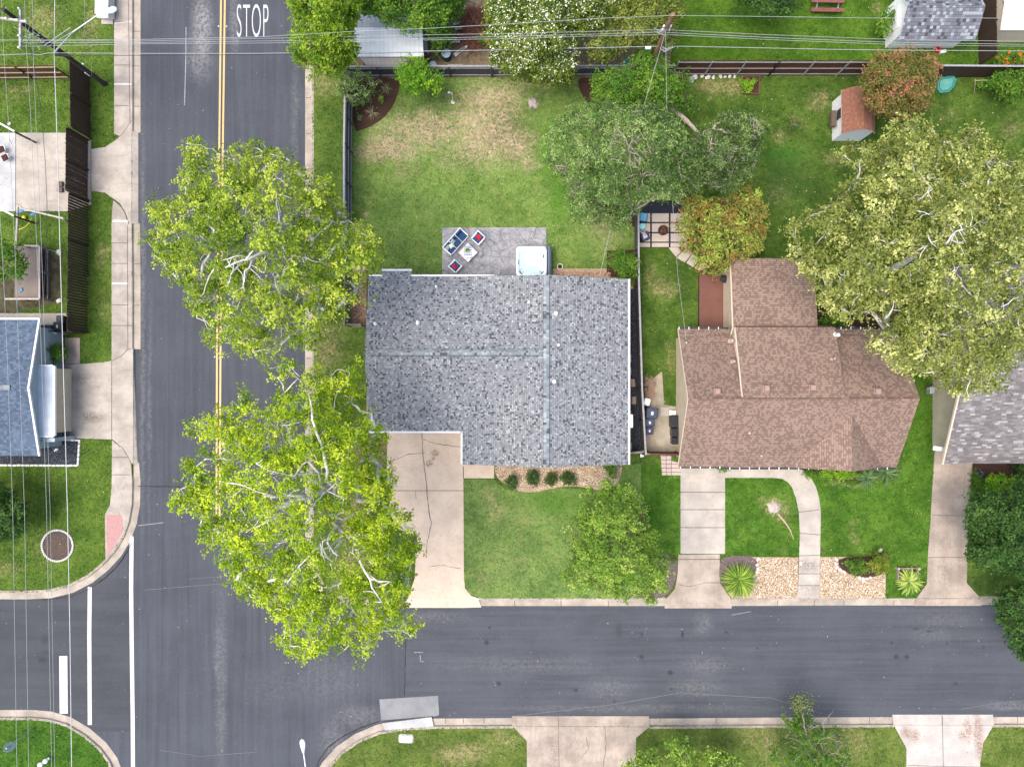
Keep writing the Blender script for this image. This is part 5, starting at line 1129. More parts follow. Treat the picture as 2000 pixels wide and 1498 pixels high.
for k in range(n): mm.box(f2(-.20+(k % 2)*.0+0, .36-k*.055, .462) if 0 else f2(0, .33-k*.060, .452), (.56, .060, .008), 0.03, mi=k % 2)
tag(mm.build('table_runner', [simple('stripe_blue', (.10, .14, .32), .9), simple('stripe_white', (.6, .6, .62), .9)]), 'blue and white striped runner across the patio table', 'table runner')
t = thing('potted_plant', 'round green pot plant on the striped table runner', 'plant', f2(-.05, .04, .46)); mm = MB(); mm.lathe(f2(-.05, .06, .458), [(.07, 0), (.10, .10), (.09, .10), (.001, .09)], 12); mm.build('pot', WHITE, t)
n_ = 260; C_ = np.array(f2(-.05, .06, .60))+RNG.normal(size=(n_, 3))*np.array([.06, .06, .035]); N_ = RNG.normal(size=(n_, 3))*.6+np.array([0, 0, 1]); N_ /= np.linalg.norm(N_, axis=1)[:, None]; leaves('foliage', C_, N_, RNG.uniform(.04, .07, n_), RNG.random(n_), L_BRIGHT, t)
f3 = place(918, 506, math.radians(14)); t = thing('magazine', 'open white and blue magazines on the lower corner of the patio table', 'magazine', f3(0, 0, .455))
mm = MB(); mm.box(f3(.02, .05, .462), (.26, .14, .012), .25); mm.build('page', WHITE, t); mm = MB(); mm.box(f3(.10, -.02, .475), (.24, .045, .012), .45).box(f3(-.12, 0, .47), (.09, .05, .012), .0); mm.build('cover', simple('cover_blue', (.04, .08, .22), .6), t)
# hot tub
c = G(1038, 511, .9); t = thing('hot_tub', 'white square hot tub full of pale water on the patio', 'hot tub', (c.x, c.y, ZP)); S2 = 2.14; cz = .9
mm = MB(); n = 40
def sq(s, k, pw): a = 2*math.pi*k/n; cx, sy_ = math.cos(a), math.sin(a); q = (abs(cx)**pw+abs(sy_)**pw)**(-1/pw); return c.x+cx*q*s/2, c.y+sy_*q*s/2
rings = [(S2, cz-.05, 14), (S2-.02, cz, 14), (S2-.20, cz+.01, 10), (S2-.36, cz-.05, 6), (S2-.42, cz-.14, 5), (S2-.75, cz-.26, 4), (S2-.95, cz-.28, 3), (S2-1.15, cz-.45, 2.5), (.02, cz-.46, 2)]
vs = []; fs = []
for s_, z_, pw in rings: vs += [(*sq(s_, k, pw), z_) for k in range(n)]
fb = []
for i in range(len(rings)-1):
    for k in range(n): (fs if i < 3 else fb).append([i*n+k, i*n+(k+1) % n, (i+1)*n+(k+1) % n, (i+1)*n+k])
mq = MB(); mq.add(vs, fb); mq.build('basin', simple('acrylic_aqua', (.66, .84, .85), .25, .04, 3, spec=.5), t, smooth=True)
mm.add(vs, fs); ACR = simple('acrylic_white', (.62, .68, .69), .25, .05, 3, spec=.5); mm.build('shell', ACR, t, smooth=True)
mm = MB(); mm.box((c.x, c.y, (cz-.04+ZP)/2), (S2-.06, S2-.06, cz-.04-ZP), bev=.08); 
mm = MB()
for dx, dy, sx, sy_ in ((0, 1, S2-.05, .06), (0, -1, S2-.05, .06), (1, 0, .06, S2-.17), (-1, 0, .06, S2-.17)): mm.box((c.x+dx*(S2/2-.05), c.y+dy*(S2/2-.05), (cz-.05+ZP)/2), (sx, sy_, cz-.05-ZP))
mm.build('cabinet', simple('tub_cabinet_grey', (.10, .10, .12), .6), t)
wm = NT('tub_water'); wm.b.inputs['Base Color'].default_value = (.97, 1, 1, 1); wm.b.inputs['Roughness'].default_value = .05; wm.b.inputs['Transmission Weight'].default_value = .85; wm.b.inputs['IOR'].default_value = 1.33; wm.bump(wm.noise(wm.pos(), 6, 2), .15, .02)
mm = MB(); mm.face([(*sq(S2-.40, k, 5), cz-.12) for k in range(n)]); mm.build('water', wm.m, t)
def jets(parent, spots, r_, mat, z):
    for dx, dy in spots: q = MB(); q.lathe((c.x+dx, c.y+dy, z), [(r_, -.03), (r_, .0), (r_*.5, .01)], 8); q.build('jet', mat, parent)
JETM = simple('jet_grey', (.30, .42, .45), .4); jets(t, [(-.62, .62), (-.52, .74), (-.70, .50), (-.40, .78), (-.70, -.55), (-.55, -.72), (.62, -.62), (.50, -.72), (.68, .05), (-.10, -.35), (.12, -.38), (-.3, .1), (.34, -.1), (.1, .2), (-.1, .4), (.35, .55)], .035, JETM, cz-.10)
for dx, dy, a_ in ((-.76, -.78, -.8), (.76, -.78, .8), (.86, .40, 1.5)): q = MB(); q.box((c.x+dx, c.y+dy, cz-.02), (.28, .07, .05), a_, bev=.02); q.build('headrest', BLACKPL, t)
q = MB(); q.box((c.x-.93, c.y-.05, cz+.015), (.10, .34, .02), bev=.01); q.build('control_panel', simple('panel_grey', (.2, .24, .26), .4), t)
t = thing('tub_cover', 'folded dark blue cover standing on the right side of the hot tub', 'cover', (c.x+1.18, c.y, ZP)); mm = MB(); mm.box((c.x+1.20, c.y-.02, .78), (.16, 2.1, .95), bev=.03).box((c.x+1.33, c.y-.02, .72), (.08, 2.1, .85), bev=.03); mm.build('folded_pad', simple('cover_slate', (.085, .11, .17), .6, .15, 5), t)
mm = MB(); mm.tube([(c.x+1.35, c.y+1.1, .1), (c.x+1.35, c.y+1.14, 1.2), (c.x+1.15, c.y+1.14, 1.3)], .02, 6); mm.build('lifter_arm', DARKMETAL, t)

# ---------------------------------------------------------------- firepit court things
t = thing('fire_pit', 'round brown fire pit full of sticks on the paved court', 'fire pit', G(1293.5, 452)); mm = MB(); mm.lathe(G(1293.5, 452), [(.30, .05), (.36, .30), (.36, .34), (.31, .34), (.27, .16), (.001, .14)], 20)
mm.build('bowl', simple('rust_dark', (.07, .03, .02), .9, .4, 8, .4), t); mm = MB()
for k in range(46): a = random.random()*6.3; q = random.random()**.5*.22; p = G(1293.5, 452)+Vector((q*math.cos(a), q*math.sin(a), .25+random.random()*.1)); d = Vector((random.uniform(-1, 1), random.uniform(-1, 1), random.uniform(-.2, .2)))*.13; mm.tube([p-d, p+d], .014, 4)
mm.build('firewood', simple('stick_brown', (.12, .06, .04), .9, .5, 9), t)
t = thing('cooler', 'blue patio box against the fence at the firepit court', 'storage box', G(1257, 427)); mm = MB(); mm.box(G(1257, 427, .25), (.46, .58, .42), -.12, bev=.05); mm.build('body', simple('cooler_body', (.02, .06, .10), .5), t); mm = MB(); mm.box(G(1257, 424, .5), (.48, .56, .07), -.12, bev=.04); mm.build('lid', simple('cooler_lid', (.10, .30, .46), .45), t)
t = thing('side_table', 'small round turquoise table below the blue box', 'table', G(1256, 445)); mm = MB(); mm.lathe(G(1254.5, 442.5, .45), [(.20, 0), (.21, .02), (.20, .04), (.12, .03), (.001, .03)], 22); mm.build('table_top', simple('turquoise_top', (.24, .60, .62), .4, .08, 12), t)
for k in range(3): a = k*2.1; mm = MB(); mm.tube([G(1254.5, 442.5, .45)+Vector((.12*math.cos(a), .12*math.sin(a), 0)), G(1256, 445)+Vector((.18*math.cos(a), .18*math.sin(a), .05))], .015, 5); mm.build('leg', TEALPL, t)
t = thing('patio_chair', 'dark padded chair draped with a white patterned throw by the fence', 'chair', G(1259, 464)); mm = MB(); mm.box(G(1259, 462, .3), (.62, .6, .35), .3, bev=.08); mm.build('seat', simple('slate_pad', (.05, .06, .09), .8), t)
mm = MB(); mm.box(G(1252, 464, .5), (.14, .6, .6), .3, bev=.04); mm.build('backrest', simple('slate_pad2', (.03, .035, .05), .8), t)
th_ = NT('throw_patterned'); pp = th_.n('ShaderNodeTexCoord').outputs['Object']; th_.col(th_.ramp(th_.noise(pp, 7, 4, .7), [(.42, (.08, .07, .12)), (.5, (.55, .52, .60))])); mm = MB()
P = [(1250, 449), (1259, 451), (1263, 458), (1269, 463), (1262, 468), (1256, 470), (1251, 462)]; ctr = G(1258, 460, .62); mm_p = [G(x, y, .42+random.uniform(-.05, .05)) for x, y in P]; 
for k in range(len(P)): mm.face([ctr, mm_p[(k+1) % len(P)], mm_p[k]])
mm.build('throw', th_.m, t)
t = thing('kettle_grill', 'dark round grill on the deck corner under the orange-leaved tree', 'grill', G(1415, 545)+Vector((0, 0, .35))); mm = MB(); mm.lathe(G(1415, 545, .9), [(.05, -.2), (.25, -.08), (.28, 0), (.26, .1), (.15, .2), (.001, .22)], 16); mm.build('bowl', DARKMETAL, t)
for k in range(3): a = k*2.1; mm = MB(); mm.tube([G(1415, 545, .75)+Vector((.1*math.cos(a), .1*math.sin(a), 0)), G(1415, 545, .36)+Vector((.25*math.cos(a), .25*math.sin(a), 0))], .015, 5); mm.build('leg', GREYMETAL, t)

# ---------------------------------------------------------------- side yard things
def bin_(label, px, py, w, d, h, rz, lidmat=None, tagmark=True, group='bins in the side yard'):
    t = thing('wheelie_bin', label, 'bin', G(px, py), group); c = G(px, py); m = MB(); R = Matrix.Rotation(rz, 3, 'Z'); vs = []
    for z_, k in ((.05, .8), (h, 1)): vs += [c+R @ Vector((x*w/2*k, y*d/2*k, z_)) for x, y in ((-1, -1), (1, -1), (1, 1), (-1, 1))]
    m.add(vs, [[3, 2, 1, 0], [0, 1, 5, 4], [1, 2, 6, 5], [2, 3, 7, 6], [3, 0, 4, 7], [4, 5, 6, 7]]); m.build('body', BLACKPL, t)
    m = MB(); m.box(c+Vector((0, 0, h+.03)), (w+.06, d+.06, .06), rz, bev=.06).box(c+R @ Vector((0, d/2, 0))+Vector((0, 0, h+.02)), (w*.7, .05, .05), rz); l = m.build('lid', lidmat or BLACKPL, t)
    if tagmark: m = MB(); m.box(c+Vector((0, 0, h+.065)), (w*.22, d*.34, .008), rz); m.build('sticker', simple('sticker_grey', (.5, .5, .5), .6), l)
    for s_ in (-1, 1): m = MB(); p = c+R @ Vector((s_*w*.38, d*.36, .1)); m.tube([p-R @ Vector((.03, 0, 0)), p+R @ Vector((.03, 0, 0))], .1, 10); m.build('wheel', DARKMETAL, t)
    return t
BINL = simple('bin_lid_slate', (.035, .042, .075), .45, .15, 5)
bin_('large dark bin with a grey sticker, topmost in the side yard', 1268, 806, .78, .68, 1.0, -.1, BINL); bin_('middle dark bin in the side yard', 1264, 824, .62, .5, .9, .1, BINL); bin_('smallest dark bin nearest the short red fence', 1264, 840, .5, .45, .8, 0, BINL)
bin_('small box-like bin with white lid just below the twig pile', 1261, 785, .4, .45, .5, -.3, WHITE, False)
bin_('black bin with white label squeezed against the long dark fence', 131, 640, .55, .62, 1.0, .1); bin_('dark grey bin directly above the labelled black bin', 134, 626, .5, .5, .9, 0, None, False)
bin_('blue recycling bin behind the hedge by the slate-blue house', 107, 672, .62, .42, .95, 0, BLUEPL, True, None)
t = thing('storage_cabinet', 'tall stack of black cabinets against the cream wall', 'cabinet', G(1313, 838))
for k, (y0, y1, x0, h_) in enumerate(((811, 834, 1306, .7), (835, 852, 1308, .75), (853, 866, 1309, .7))):
    mm = MB(); a, b = G(x0, y1), G(1320, y0); mm.box(((a.x+b.x)/2, (a.y+b.y)/2, h_/2), (b.x-a.x, b.y-a.y, h_), bev=.03).box(((a.x+b.x)/2, (a.y+b.y)/2, h_+.02), (b.x-a.x+.04, b.y-a.y-.02, .05), bev=.02); mm.build('cabinet_box', simple('cabinet_black', (.008, .009, .014), .35, .2, 4, spec=.5), t)
mm = MB(); mm.box(G(1313, 806, .25), (.5, .35, .5), bev=.03).box(G(1309, 803, .55), (.2, .15, .06)); tag(mm.build('utility_box', simple('box_offwhite', (.5, .48, .44), .6)), 'pale utility box above the black cabinets', 'box')
t = thing('twig_pile', 'pile of dry twigs and branches beside the black fence', 'brush pile', G(1270, 758)); mm = MB()
for k in range(170): p = G(random.uniform(1259, 1276), random.uniform(738, 783))+Vector((0, 0, .1+random.random()*.35)); d = Vector((random.uniform(-1, 1), random.uniform(-1, 1), random.uniform(-.2, .2)))*random.uniform(.1, .4); mm.tube([p-d, p, p+d], [.012, .015, .006], 4, cap=False)
mm.build('twigs', simple('twig_pale', (.30, .20, .14), .9, .5, 9), t)
for k, (x, y, rz, w) in enumerate(((1236, 748, .12, .30), (1238, 782, -.03, .30), (1230, 700, 0, .2), (1230, 725, 0, .2), (1230, 809, 0, .2), (1230, 872, 0, .3), (1232, 562, 0, .3))):
    mm = MB(); mm.box(G(x, y)+Vector((0, 0, .045)), (w, .55 if k < 6 else .2, .05), rz, bev=.02); tag(mm.build('stepping_stone', simple('slab_tan', (.28, .21, .15), .9, .25, 8, .3)), 'tan stepping slab in the black gravel strip', 'paving slab', 'stepping slabs beside the grey roof')
mm = MB(); mm.box(G(1254, 888, .06), (.24, .3, .12), bev=.02).box(G(1252, 890, .14), (.1, .2, .04)); tag(mm.build('newspaper_box', WHITE), 'small white box on the grass just outside the short fences', 'box')

# ---------------------------------------------------------------- back garden things
t = thing('bird_feeder', 'leaning stone bird feeder post with blue cup on the dry lawn', 'bird feeder', G(885, 200)); mm = MB(); mm.lathe(G(885, 200), [(.16, 0), (.14, .06), (.05, .1)], 10); mm.build('base', ROCKM, t)
mm = MB(); mm.tube([G(885, 200), G(884, 190, .9), G(883, 183, 1.3), G(880, 181, 1.35), G(877, 182, 1.3)], [.05, .045, .04, .03, .02], 8); mm.build('pole', simple('post_stone', (.40, .34, .27), .9, .2), t)
mm = MB(); mm.lathe(G(877, 183, 1.1), [(.04, 0), (.08, .05), (.08, .2), (.02, .26)], 10); mm.build('cup', simple('cup_blue', (.30, .5, .58), .5), t)
def stump(label, px, py, r_, mat=None):
    t = thing('tree_stump', label, 'stump', G(px, py)); m = MB(); n = 14; vs = [G(px, py)+Vector((0, 0, .22))]
    for k in range(n): a = k/n*6.283; vs.append(G(px, py)+Vector((math.cos(a)*r_*.35, math.sin(a)*r_*.35, .2)))
    for k in range(n): a = k/n*6.283+random.uniform(-.1, .1); q = r_*random.uniform(.55, .95); vs.append(G(px, py)+Vector((math.cos(a)*q, math.sin(a)*q, .015)))
    fs = [[0, 1+k, 1+(k+1) % n] for k in range(n)]+[[1+k, 1+n+k, 1+n+(k+1) % n, 1+(k+1) % n] for k in range(n)]
    m.add(vs, fs); m.build('stump_body', mat or WOODGREY, t)
    m = MB()
    for k in range(9): a = random.random()*6.28; L = r_*random.uniform(.9, 1.4); p = G(px, py); m.tube([p+Vector((math.cos(a)*r_*.3, math.sin(a)*r_*.3, .12)), p+Vector((math.cos(a+.2)*L*.5, math.sin(a+.2)*L*.5, .05)), p+Vector((math.cos(a)*L*.8, math.sin(a)*L*.8, .01))], [.05, .03, .01], 5)
    m.build('root', mat or WOODGREY, t); return t
stump('star-shaped grey tree stump on the dry back lawn', 1042, 201, .5, simple('stump_grey', (.36, .31, .28), .9, .3, 6, .5)); stump('pale splintered stump on the front lawn beside the curved path', 1512, 990, .62, simple('stump_pale', (.36, .31, .27), .9, .3, 6, .5))
mm = MB(); mm.tube([G(1518, 1002)+Vector((0, 0, .06)), G(1532, 1018)+Vector((0, 0, .05)), G(1543, 1035)+Vector((0, 0, .04)), G(1550, 1054)+Vector((0, 0, .02))], [.09, .06, .05, .02], 6); tag(mm.build('tree_root', simple('root_tan', (.36, .25, .18), .9, .3)), 'long exposed root trailing from the front lawn stump', 'root')
t = thing('picnic_table', 'red picnic table cut off by the top edge', 'picnic table', G(1617, 8)); RW = simple('red_stained_wood', (.16, .058, .050), .8, .25, 4, .3)
for y0, h_, d_ in ((0, .75, .8), (22, .45, .28), (-22, .45, .28)):
    for k in range(3 if d_ > .5 else 1):
        mm = MB(); w_ = d_/(3 if d_ > .5 else 1); p = G(1617 if y0 != 22 else 1616, -5 if y0 == 0 else (20 if y0 > 0 else -32), h_); mm.box(p+Vector((0, (k-1)*w_ if d_ > .5 else 0, 0)), (2.3, w_*.93, .05), -.02); mm.build('plank', RW, t)
for s_ in (-1, 1): mm = MB(); p = G(1617, -3, .5); mm.beam(p+Vector((s_*.75, .9, -.1)), p+Vector((s_*.75, -.75, -.1)), .06, .1).beam(p+Vector((s_*.75, .3, .2)), p+Vector((s_*.75, .7, -.5)), .06, .08).beam(p+Vector((s_*.75, -.3, .2)), p+Vector((s_*.75, -.7, -.5)), .06, .08); mm.build('leg', GREYMETAL, t)
t = thing('sandbox', 'turquoise shell-shaped sandbox by the dark back fence', 'sandbox', G(1845, 172)); mm = MB(); P = [(1832, 155), (1848, 152), (1860, 152), (1865, 158), (1860, 172), (1850, 182), (1834, 184), (1828, 176), (1829, 162)]; Q = [G(*p) for p in P]; cc_ = sum(Q, Vector())/len(Q)
vs = []; n = len(Q)
for k_, z_ in ((1.0, .02), (1.02, .2), (.9, .22), (.75, .12), (.0, .12)): vs += [cc_+(q-cc_)*k_+Vector((0, 0, z_)) for q in Q]
fs = [[i*n+k, i*n+(k+1) % n, (i+1)*n+(k+1) % n, (i+1)*n+k] for i in range(4) for k in range(n)]; mm.add([tuple(v) for v in vs], [f_[::-1] for f_ in fs]); mm.build('shell', TEALPL, t)
mm = MB(); mm.face([cc_+(q-cc_)*.72+Vector((0, 0, .15)) for q in Q][::-1]); mm.build('lid', simple('teal_lid', (.09, .26, .23), .4, .2, 3), t)
t = thing('bucket', 'red bucket on the grass below the large grey shed', 'bucket', G(1826, 102)); mm = MB(); mm.lathe(G(1826, 102), [(.15, 0), (.19, .38), (.17, .38), (.13, .05), (.001, .05)], 14); mm.build('body', REDPL, t); mm = MB(); mm.tube([G(1822, 98, .38), G(1826, 94, .5), G(1830, 98, .38)], .012, 5); mm.build('handle', WHITE, t)
mm = MB(); mm.box(G(1841, 102, .2), (.38, .2, .3), .1, bev=.03).box(G(1841, 102, .38), (.3, .14, .05), .1); tag(mm.build('white_box', WHITE), 'small white box beside the red bucket', 'box')
t = thing('raised_bed', 'red wooden raised bed of leafy plants by the red-brown fence', 'planter', G(1464, 170))
P = [(1448, 152), (1482, 152), (1480, 186), (1446, 184)]
for a, b in zip(P, P[1:]+P[:1]): mm = MB(); mm.beam(G(*a)+Vector((0, 0, .12)), G(*b)+Vector((0, 0, .12)), .05, .22); mm.build('side_board', RW, t)
mm = MB(); mm.face([G(x, y)+Vector((0, 0, .18)) for x, y in P][::-1]); mm.build('soil', MULCH, t)
t = thing('garden_chair', 'blue garden chair behind the dark fence beneath the vines', 'chair', G(1225, 128)); mm = MB(); mm.box(G(1224, 124, .4), (.45, .42, .06), bev=.04); mm.build('seat', BLUEPL, t); mm = MB(); mm.box(G(1224, 119, .65), (.45, .06, .45), bev=.02); mm.build('backrest', BLUEPL, t)
for x, y in ((1218, 129), (1230, 129), (1218, 118), (1230, 118)): mm = MB(); mm.tube([G(x, y), G(x, y, .5)], .02, 5); mm.build('leg', GREYMETAL, t)
def barrel(label, px, py, r_, h, top, rim=True):
    t = thing('barrel', label, 'barrel', G(px, py)); m = MB(); m.lathe(G(px, py), [(r_*.9, 0), (r_, .1), (r_, h*.5), (r_*1.04, h*.52), (r_, h*.54), (r_, h), ], 18); m.build('body', simple('barrel_body', (.03, .045, .06), .6, .3), t)
    m = MB(); m.lathe(G(px, py)+Vector((0, 0, h)), [(r_*1.05, 0), (r_*1.06, .03), (r_*.9, .035), (r_*.85, .01), (.001, .015)], 18); m.build('lid', top, t)
BTOP = simple('barrel_top_blue', (.26, .36, .44), .5, .15, 4)
barrel('blue-lidded barrel standing in the bare dirt of the north yard', 873, 114, .31, .7, BTOP); barrel('blue-lidded barrel peeping out beside the small bright tree', 847, 134, .26, .5, BTOP); barrel('small cream-topped drum under the lowest wire', 857, 102, .18, .35, simple('cream_top', (.5, .46, .36), .6))
t = thing('brush_pile', 'big pile of rusty brown branches in the north yard', 'brush pile', G(928, 60)); mm = MB()
for k in range(520):
    a = random.random()*6.3; q = random.random()**.6; p = G(928+q*34*math.cos(a), 58+q*46*math.sin(a))+Vector((0, 0, .1+.8*(1-q)*random.random())); d = Vector((random.uniform(-1, 1), random.uniform(-1, 1), random.uniform(-.25, .25)))*random.uniform(.2, .8); mm.tube([p-d, p+Vector((random.uniform(-.05, .05), random.uniform(-.05, .05), 0)), p+d], [.018, .018, .006], 4, cap=False)
mm.build('branches', simple('branch_rust', (.15, .065, .045), .9, .6, 4), t)
t = thing('lumber_pile', 'scattered white painted boards beside the brush pile', 'lumber', G(895, 75)); 
for x, y, L, a in ((893, 48, .5, .3), (896, 58, .5, .1), (888, 84, .8, .05), (898, 103, .9, .8), (905, 98, .7, .7), (907, 10, .7, 1.5), (900, 70, .5, -.2), (893, 105, .5, .6)): mm = MB(); mm.box(G(x, y)+Vector((0, 0, .12)), (L, .14, .04), a); mm.build('board', simple('board_white', (.5, .5, .52), .7, .15), t)
t = thing('log_stack', 'stacked grey logs against the black back fence', 'firewood', G(890, 134)); mm = MB()
for k in range(11): p = G(876+k*2.7, 134)+Vector((0, 0, .1)); mm.tube([p+Vector((0, -.2, 0)), p+Vector((0, .22, .02))], .055, 7)
mm.build('logs', simple('log_grey', (.33, .29, .25), .9, .35, 7, .4), t)
mm = MB()
for k in range(9): mm.box(G(824+random.uniform(0, 16), 108+random.uniform(0, 14))+Vector((0, 0, .06+.04*random.random())), (.22, .12, .1), random.random(), bev=.01)
tag(mm.build('brick_heap', simple('brick_red', (.22, .10, .07), .9, .3)), 'heap of loose red bricks beside the white metal shed', 'bricks')
t = thing('flower_bed_box', 'grey wooden box bed with yellow-green leafy plants near the kerb', 'planter', G(1770, 1122))
for a, b in (((1750, 1108), (1791, 1108)), ((1751, 1108), (1751, 1130)), ((1789, 1108), (1790, 1132))): mm = MB(); mm.beam(G(*a)+Vector((0, 0, .15)), G(*b)+Vector((0, 0, .15)), .07, .24); mm.build('side_board', WOODGREY, t)
for x in (1750, 1790): mm = MB(); mm.box(G(x, 1108)+Vector((0, 0, .2)), (.16, .16, .4), .7, bev=.02); mm.build('corner_post', RAILP, t)
mm = MB(); mm.face([G(1752, 1129)+Vector((0, 0, .06)), G(1789, 1131)+Vector((0, 0, .06)), G(1789, 1109)+Vector((0, 0, .06)), G(1752, 1109)+Vector((0, 0, .06))]); mm.build('soil', MULCH, t)
mm = MB(); mm.box(G(793, 1442)+Vector((0, 0, .03)), (1.15, .72, .08), -.04, bev=.12); tag(mm.build('utility_cover', concrete('cover_concrete', (.46, .45, .43), .2)), 'pale concrete utility cover set in the south lawn', 'utility cover')
t = thing('trellis', 'thin pale trellis frame among the vines by the right fence', 'trellis', G(1903, 180)); mm = MB(); a = G(1903, 182); mm.tube([a, G(1905, 156, 1.2)], .03, 6).tube([G(1903, 158, 1.1), G(1927, 157, 1.1)], .025, 6).tube([G(1927, 158, 1.1), G(1925, 170)], .025, 6); mm.build('frame', RAILP, t)

# ---------------------------------------------------------------- left yard things
t = thing('swing_set', 'weathered timber swing frame with blue seats on the left lawn', 'swing set', G(80, 445)); LOG = simple('log_pale', (.38, .34, .31), .9, .25, 5, .3)
for a, b, r0 in (((35, 400, 2.1), (32, 482, .1), .075), ((44, 408, 2.1), (124, 427, 1.9), .06), ((124, 427, 1.9), (130, 433, .1), .07), ((35, 400, 2.1), (44, 408, 2.1), .06)): mm = MB(); mm.tube([G(*a), G(*b)], [r0, r0*1.1], 8); mm.build('pole', LOG, t)
for x, y in ((41, 412), (64, 419)):
    mm = MB(); mm.box(G(x, y, .6), (.38, .22, .06), .3, bev=.03); s_ = mm.build('swing_seat', BLUEPL, t); mm = MB(); mm.tube([G(x-2, y, .6), G(x+1, 410 if x < 50 else 414, 2.05)], .01, 4).tube([G(x+3, y, .6), G(x+5, 411 if x < 50 else 415, 2.05)], .01, 4); mm.build('chain', GREYMETAL, s_)
mm = MB(); mm.lathe(G(50, 426, .02), [(.03, 0), (.12, .06), (.15, .14), (.12, .22), (.03, .28)], 14); tag(mm.build('ball', YELLOWM, smooth=True), 'yellow ball under the timber swing frame', 'ball')
mm = MB(); mm.tube([G(38, 449)+Vector((0, 0, .03)), G(50, 444)+Vector((0, 0, .03)), G(58, 436)+Vector((0, 0, .03)), G(64, 425)+Vector((0, 0, .03))], .03, 6); tag(mm.build('hose', YELLOWM, smooth=True), 'curved yellow-green hose on the grass by the swings', 'hose')
t = thing('play_platform', 'weathered wooden play platform with rails beside the street fence', 'playset', G(55, 535)); WG2 = siding('platform_boards', (.17, .14, .12), .16, 0, .6)
a, b = G(28, 583, .9), G(77, 481, .9)
mm = MB(); mm.box(((a.x+b.x)/2, (a.y+b.y)/2, .86), (b.x-a.x, b.y-a.y, .06)); mm.build('platform', WG2, t)
for (x0, y0), (x1_, y1) in (((77, 481), (77, 583)), ((10, 584), (77, 584)), ((48, 480), (77, 481))): mm = MB(); mm.beam(G(x0, y0, 1.35), G(x1_, y1, 1.35), .12, .05).beam(G(x0, y0, 1.1), G(x1_, y1, 1.1), .03, .09); mm.build('rail', simple('rail_driftwood', (.36, .31, .28), .9, .2), t)
for x, y in ((77, 481), (77, 583), (30, 583), (77, 530), (48, 481)): mm = MB(); mm.beam(G(x, y, 0)*1.0, G(x, y, 1.4)*1 if 0 else (G(x, y, 1.35).x, G(x, y, 1.35).y, 1.38), .1, .1) if 0 else mm.box((G(x, y, 1.35).x, G(x, y, 1.35).y, .68), (.1, .1, 1.36)); mm.build('post', WOODGREY, t)
mm = MB(); 
for y in range(486, 584, 5): p = G(84, y, .12); mm.box(p, (.85, .09, .05))
mm.build('boardwalk', WOODDARK, t)
t = thing('garden_beam_frame', 'low weathered timber frame edging between platform and fence', 'edging', G(95, 535)); mm = MB(); mm.beam(G(96, 486)+Vector((0, 0, .1)), G(96, 585)+Vector((0, 0, .1)), .1, .18); mm.build('long_beam', WOODGREY, t); mm = MB(); mm.beam(G(96, 488)+Vector((0, 0, .14)), G(114, 493)+Vector((0, 0, .14)), .08, .1); mm.build('short_beam', WOODGREY, t)
mm = MB(); mm.box(G(41, 568, .93), (.3, .12, .05), .6, bev=.02).box(G(42, 565, .95), (.12, .2, .05), .2, bev=.02); tag(mm.build('toy', BLUEPL), 'small blue toy left on the wooden platform', 'toy')
for k, (x, y, L_) in enumerate(((120.5, 361, 'upper of two brown blocks on the patio by the gate'), (120.5, 372, 'lower of two brown blocks on the patio by the gate'))):
    mm = MB(); mm.box(G(x, y)+Vector((0, 0, .12)), (.32, .34, .24), .05, bev=.02).box(G(x, y)+Vector((.02, 0, .25)), (.04, .34, .02), .05); tag(mm.build('block', simple('block_brown', (.13, .10, .09), .9, .2)), L_, 'block')
for k, (x, y, L_) in enumerate(((2, 292, 'brown-cushioned metal chair at the left edge, upper one'), (9, 308, 'brown-cushioned metal chair at the left edge, lower one'))):
    t = thing('patio_chair', L_, 'chair', G(x, y), 'chairs at the left edge'); mm = MB(); mm.box(G(x, y, .45), (.42, .42, .08), .5, bev=.04); mm.build('seat', simple('cushion_brown', (.05, .02, .015), .9), t)
    for dx, dy in ((.3, .25), (.35, 0), (.3, -.25), (-.2, -.3)): mm = MB(); mm.tube([G(x, y, .42), G(x, y, 0)+Vector((dx, dy, .02))], .015, 5); mm.build('leg', WHITE, t)
    mm = MB(); mm.tube([G(x, y, .5)+Vector((-.1, .3, 0)), G(x, y, .8)+Vector((.2, .25, 0)), G(x, y, .8)+Vector((.28, -.05, 0))], .015, 5); mm.build('backrest', WHITE, t)
t = thing('garden_arch', 'white curved metal arch over the left patio corner', 'arch', G(12, 270)); mm = MB(); mm.tube([G(-5, 262, 1.2), G(8, 264, 1.5), G(17, 270, 1.4), G(24, 286, .6)], .04, 6); mm.build('arch', WHITE, t); mm = MB(); mm.tube([G(-3, 268, 1.1), G(6, 272, .9)], .03, 5); mm.build('brace', WHITE, t)
for L_, a, b in (('dark beam with pale capping above the left patio', (-10, 236), (28, 257)), ('dark beam with pale capping below the left patio', (-10, 402), (27, 422))):
    t = thing('pergola_beam', L_, 'beam', G(*b), 'pergola beams at the left edge'); mm = MB(); mm.beam(G(*a, 2.2), G(*b, 2.2), .08, .24); mm.build('beam', BLACKPL, t); mm = MB(); mm.beam(G(*a, 2.34), G(*b, 2.34), .10, .03); mm.build('cap', WHITE, t); mm = MB(); p = G(*b, 2.2); mm.box((p.x-.05, p.y, 1.04), (.1, .1, 2.08)); mm.build('post', BLACKPL, t)
t = thing('air_conditioner', 'black air conditioner behind the slate-blue house corner', 'air conditioner', G(98, 645)); mm = MB(); mm.box(G(95, 643, .35), (.95, .55, .7), bev=.05); mm.build('casing', BLACKPL, t); mm = MB(); mm.beam(G(78, 646, 1.0), G(110, 651, 1.0), .1, .06); mm.build('top_rail', WHITE, t)
mm = MB(); mm.box(G(57, 878, .1), (.05, .05, .05)) 
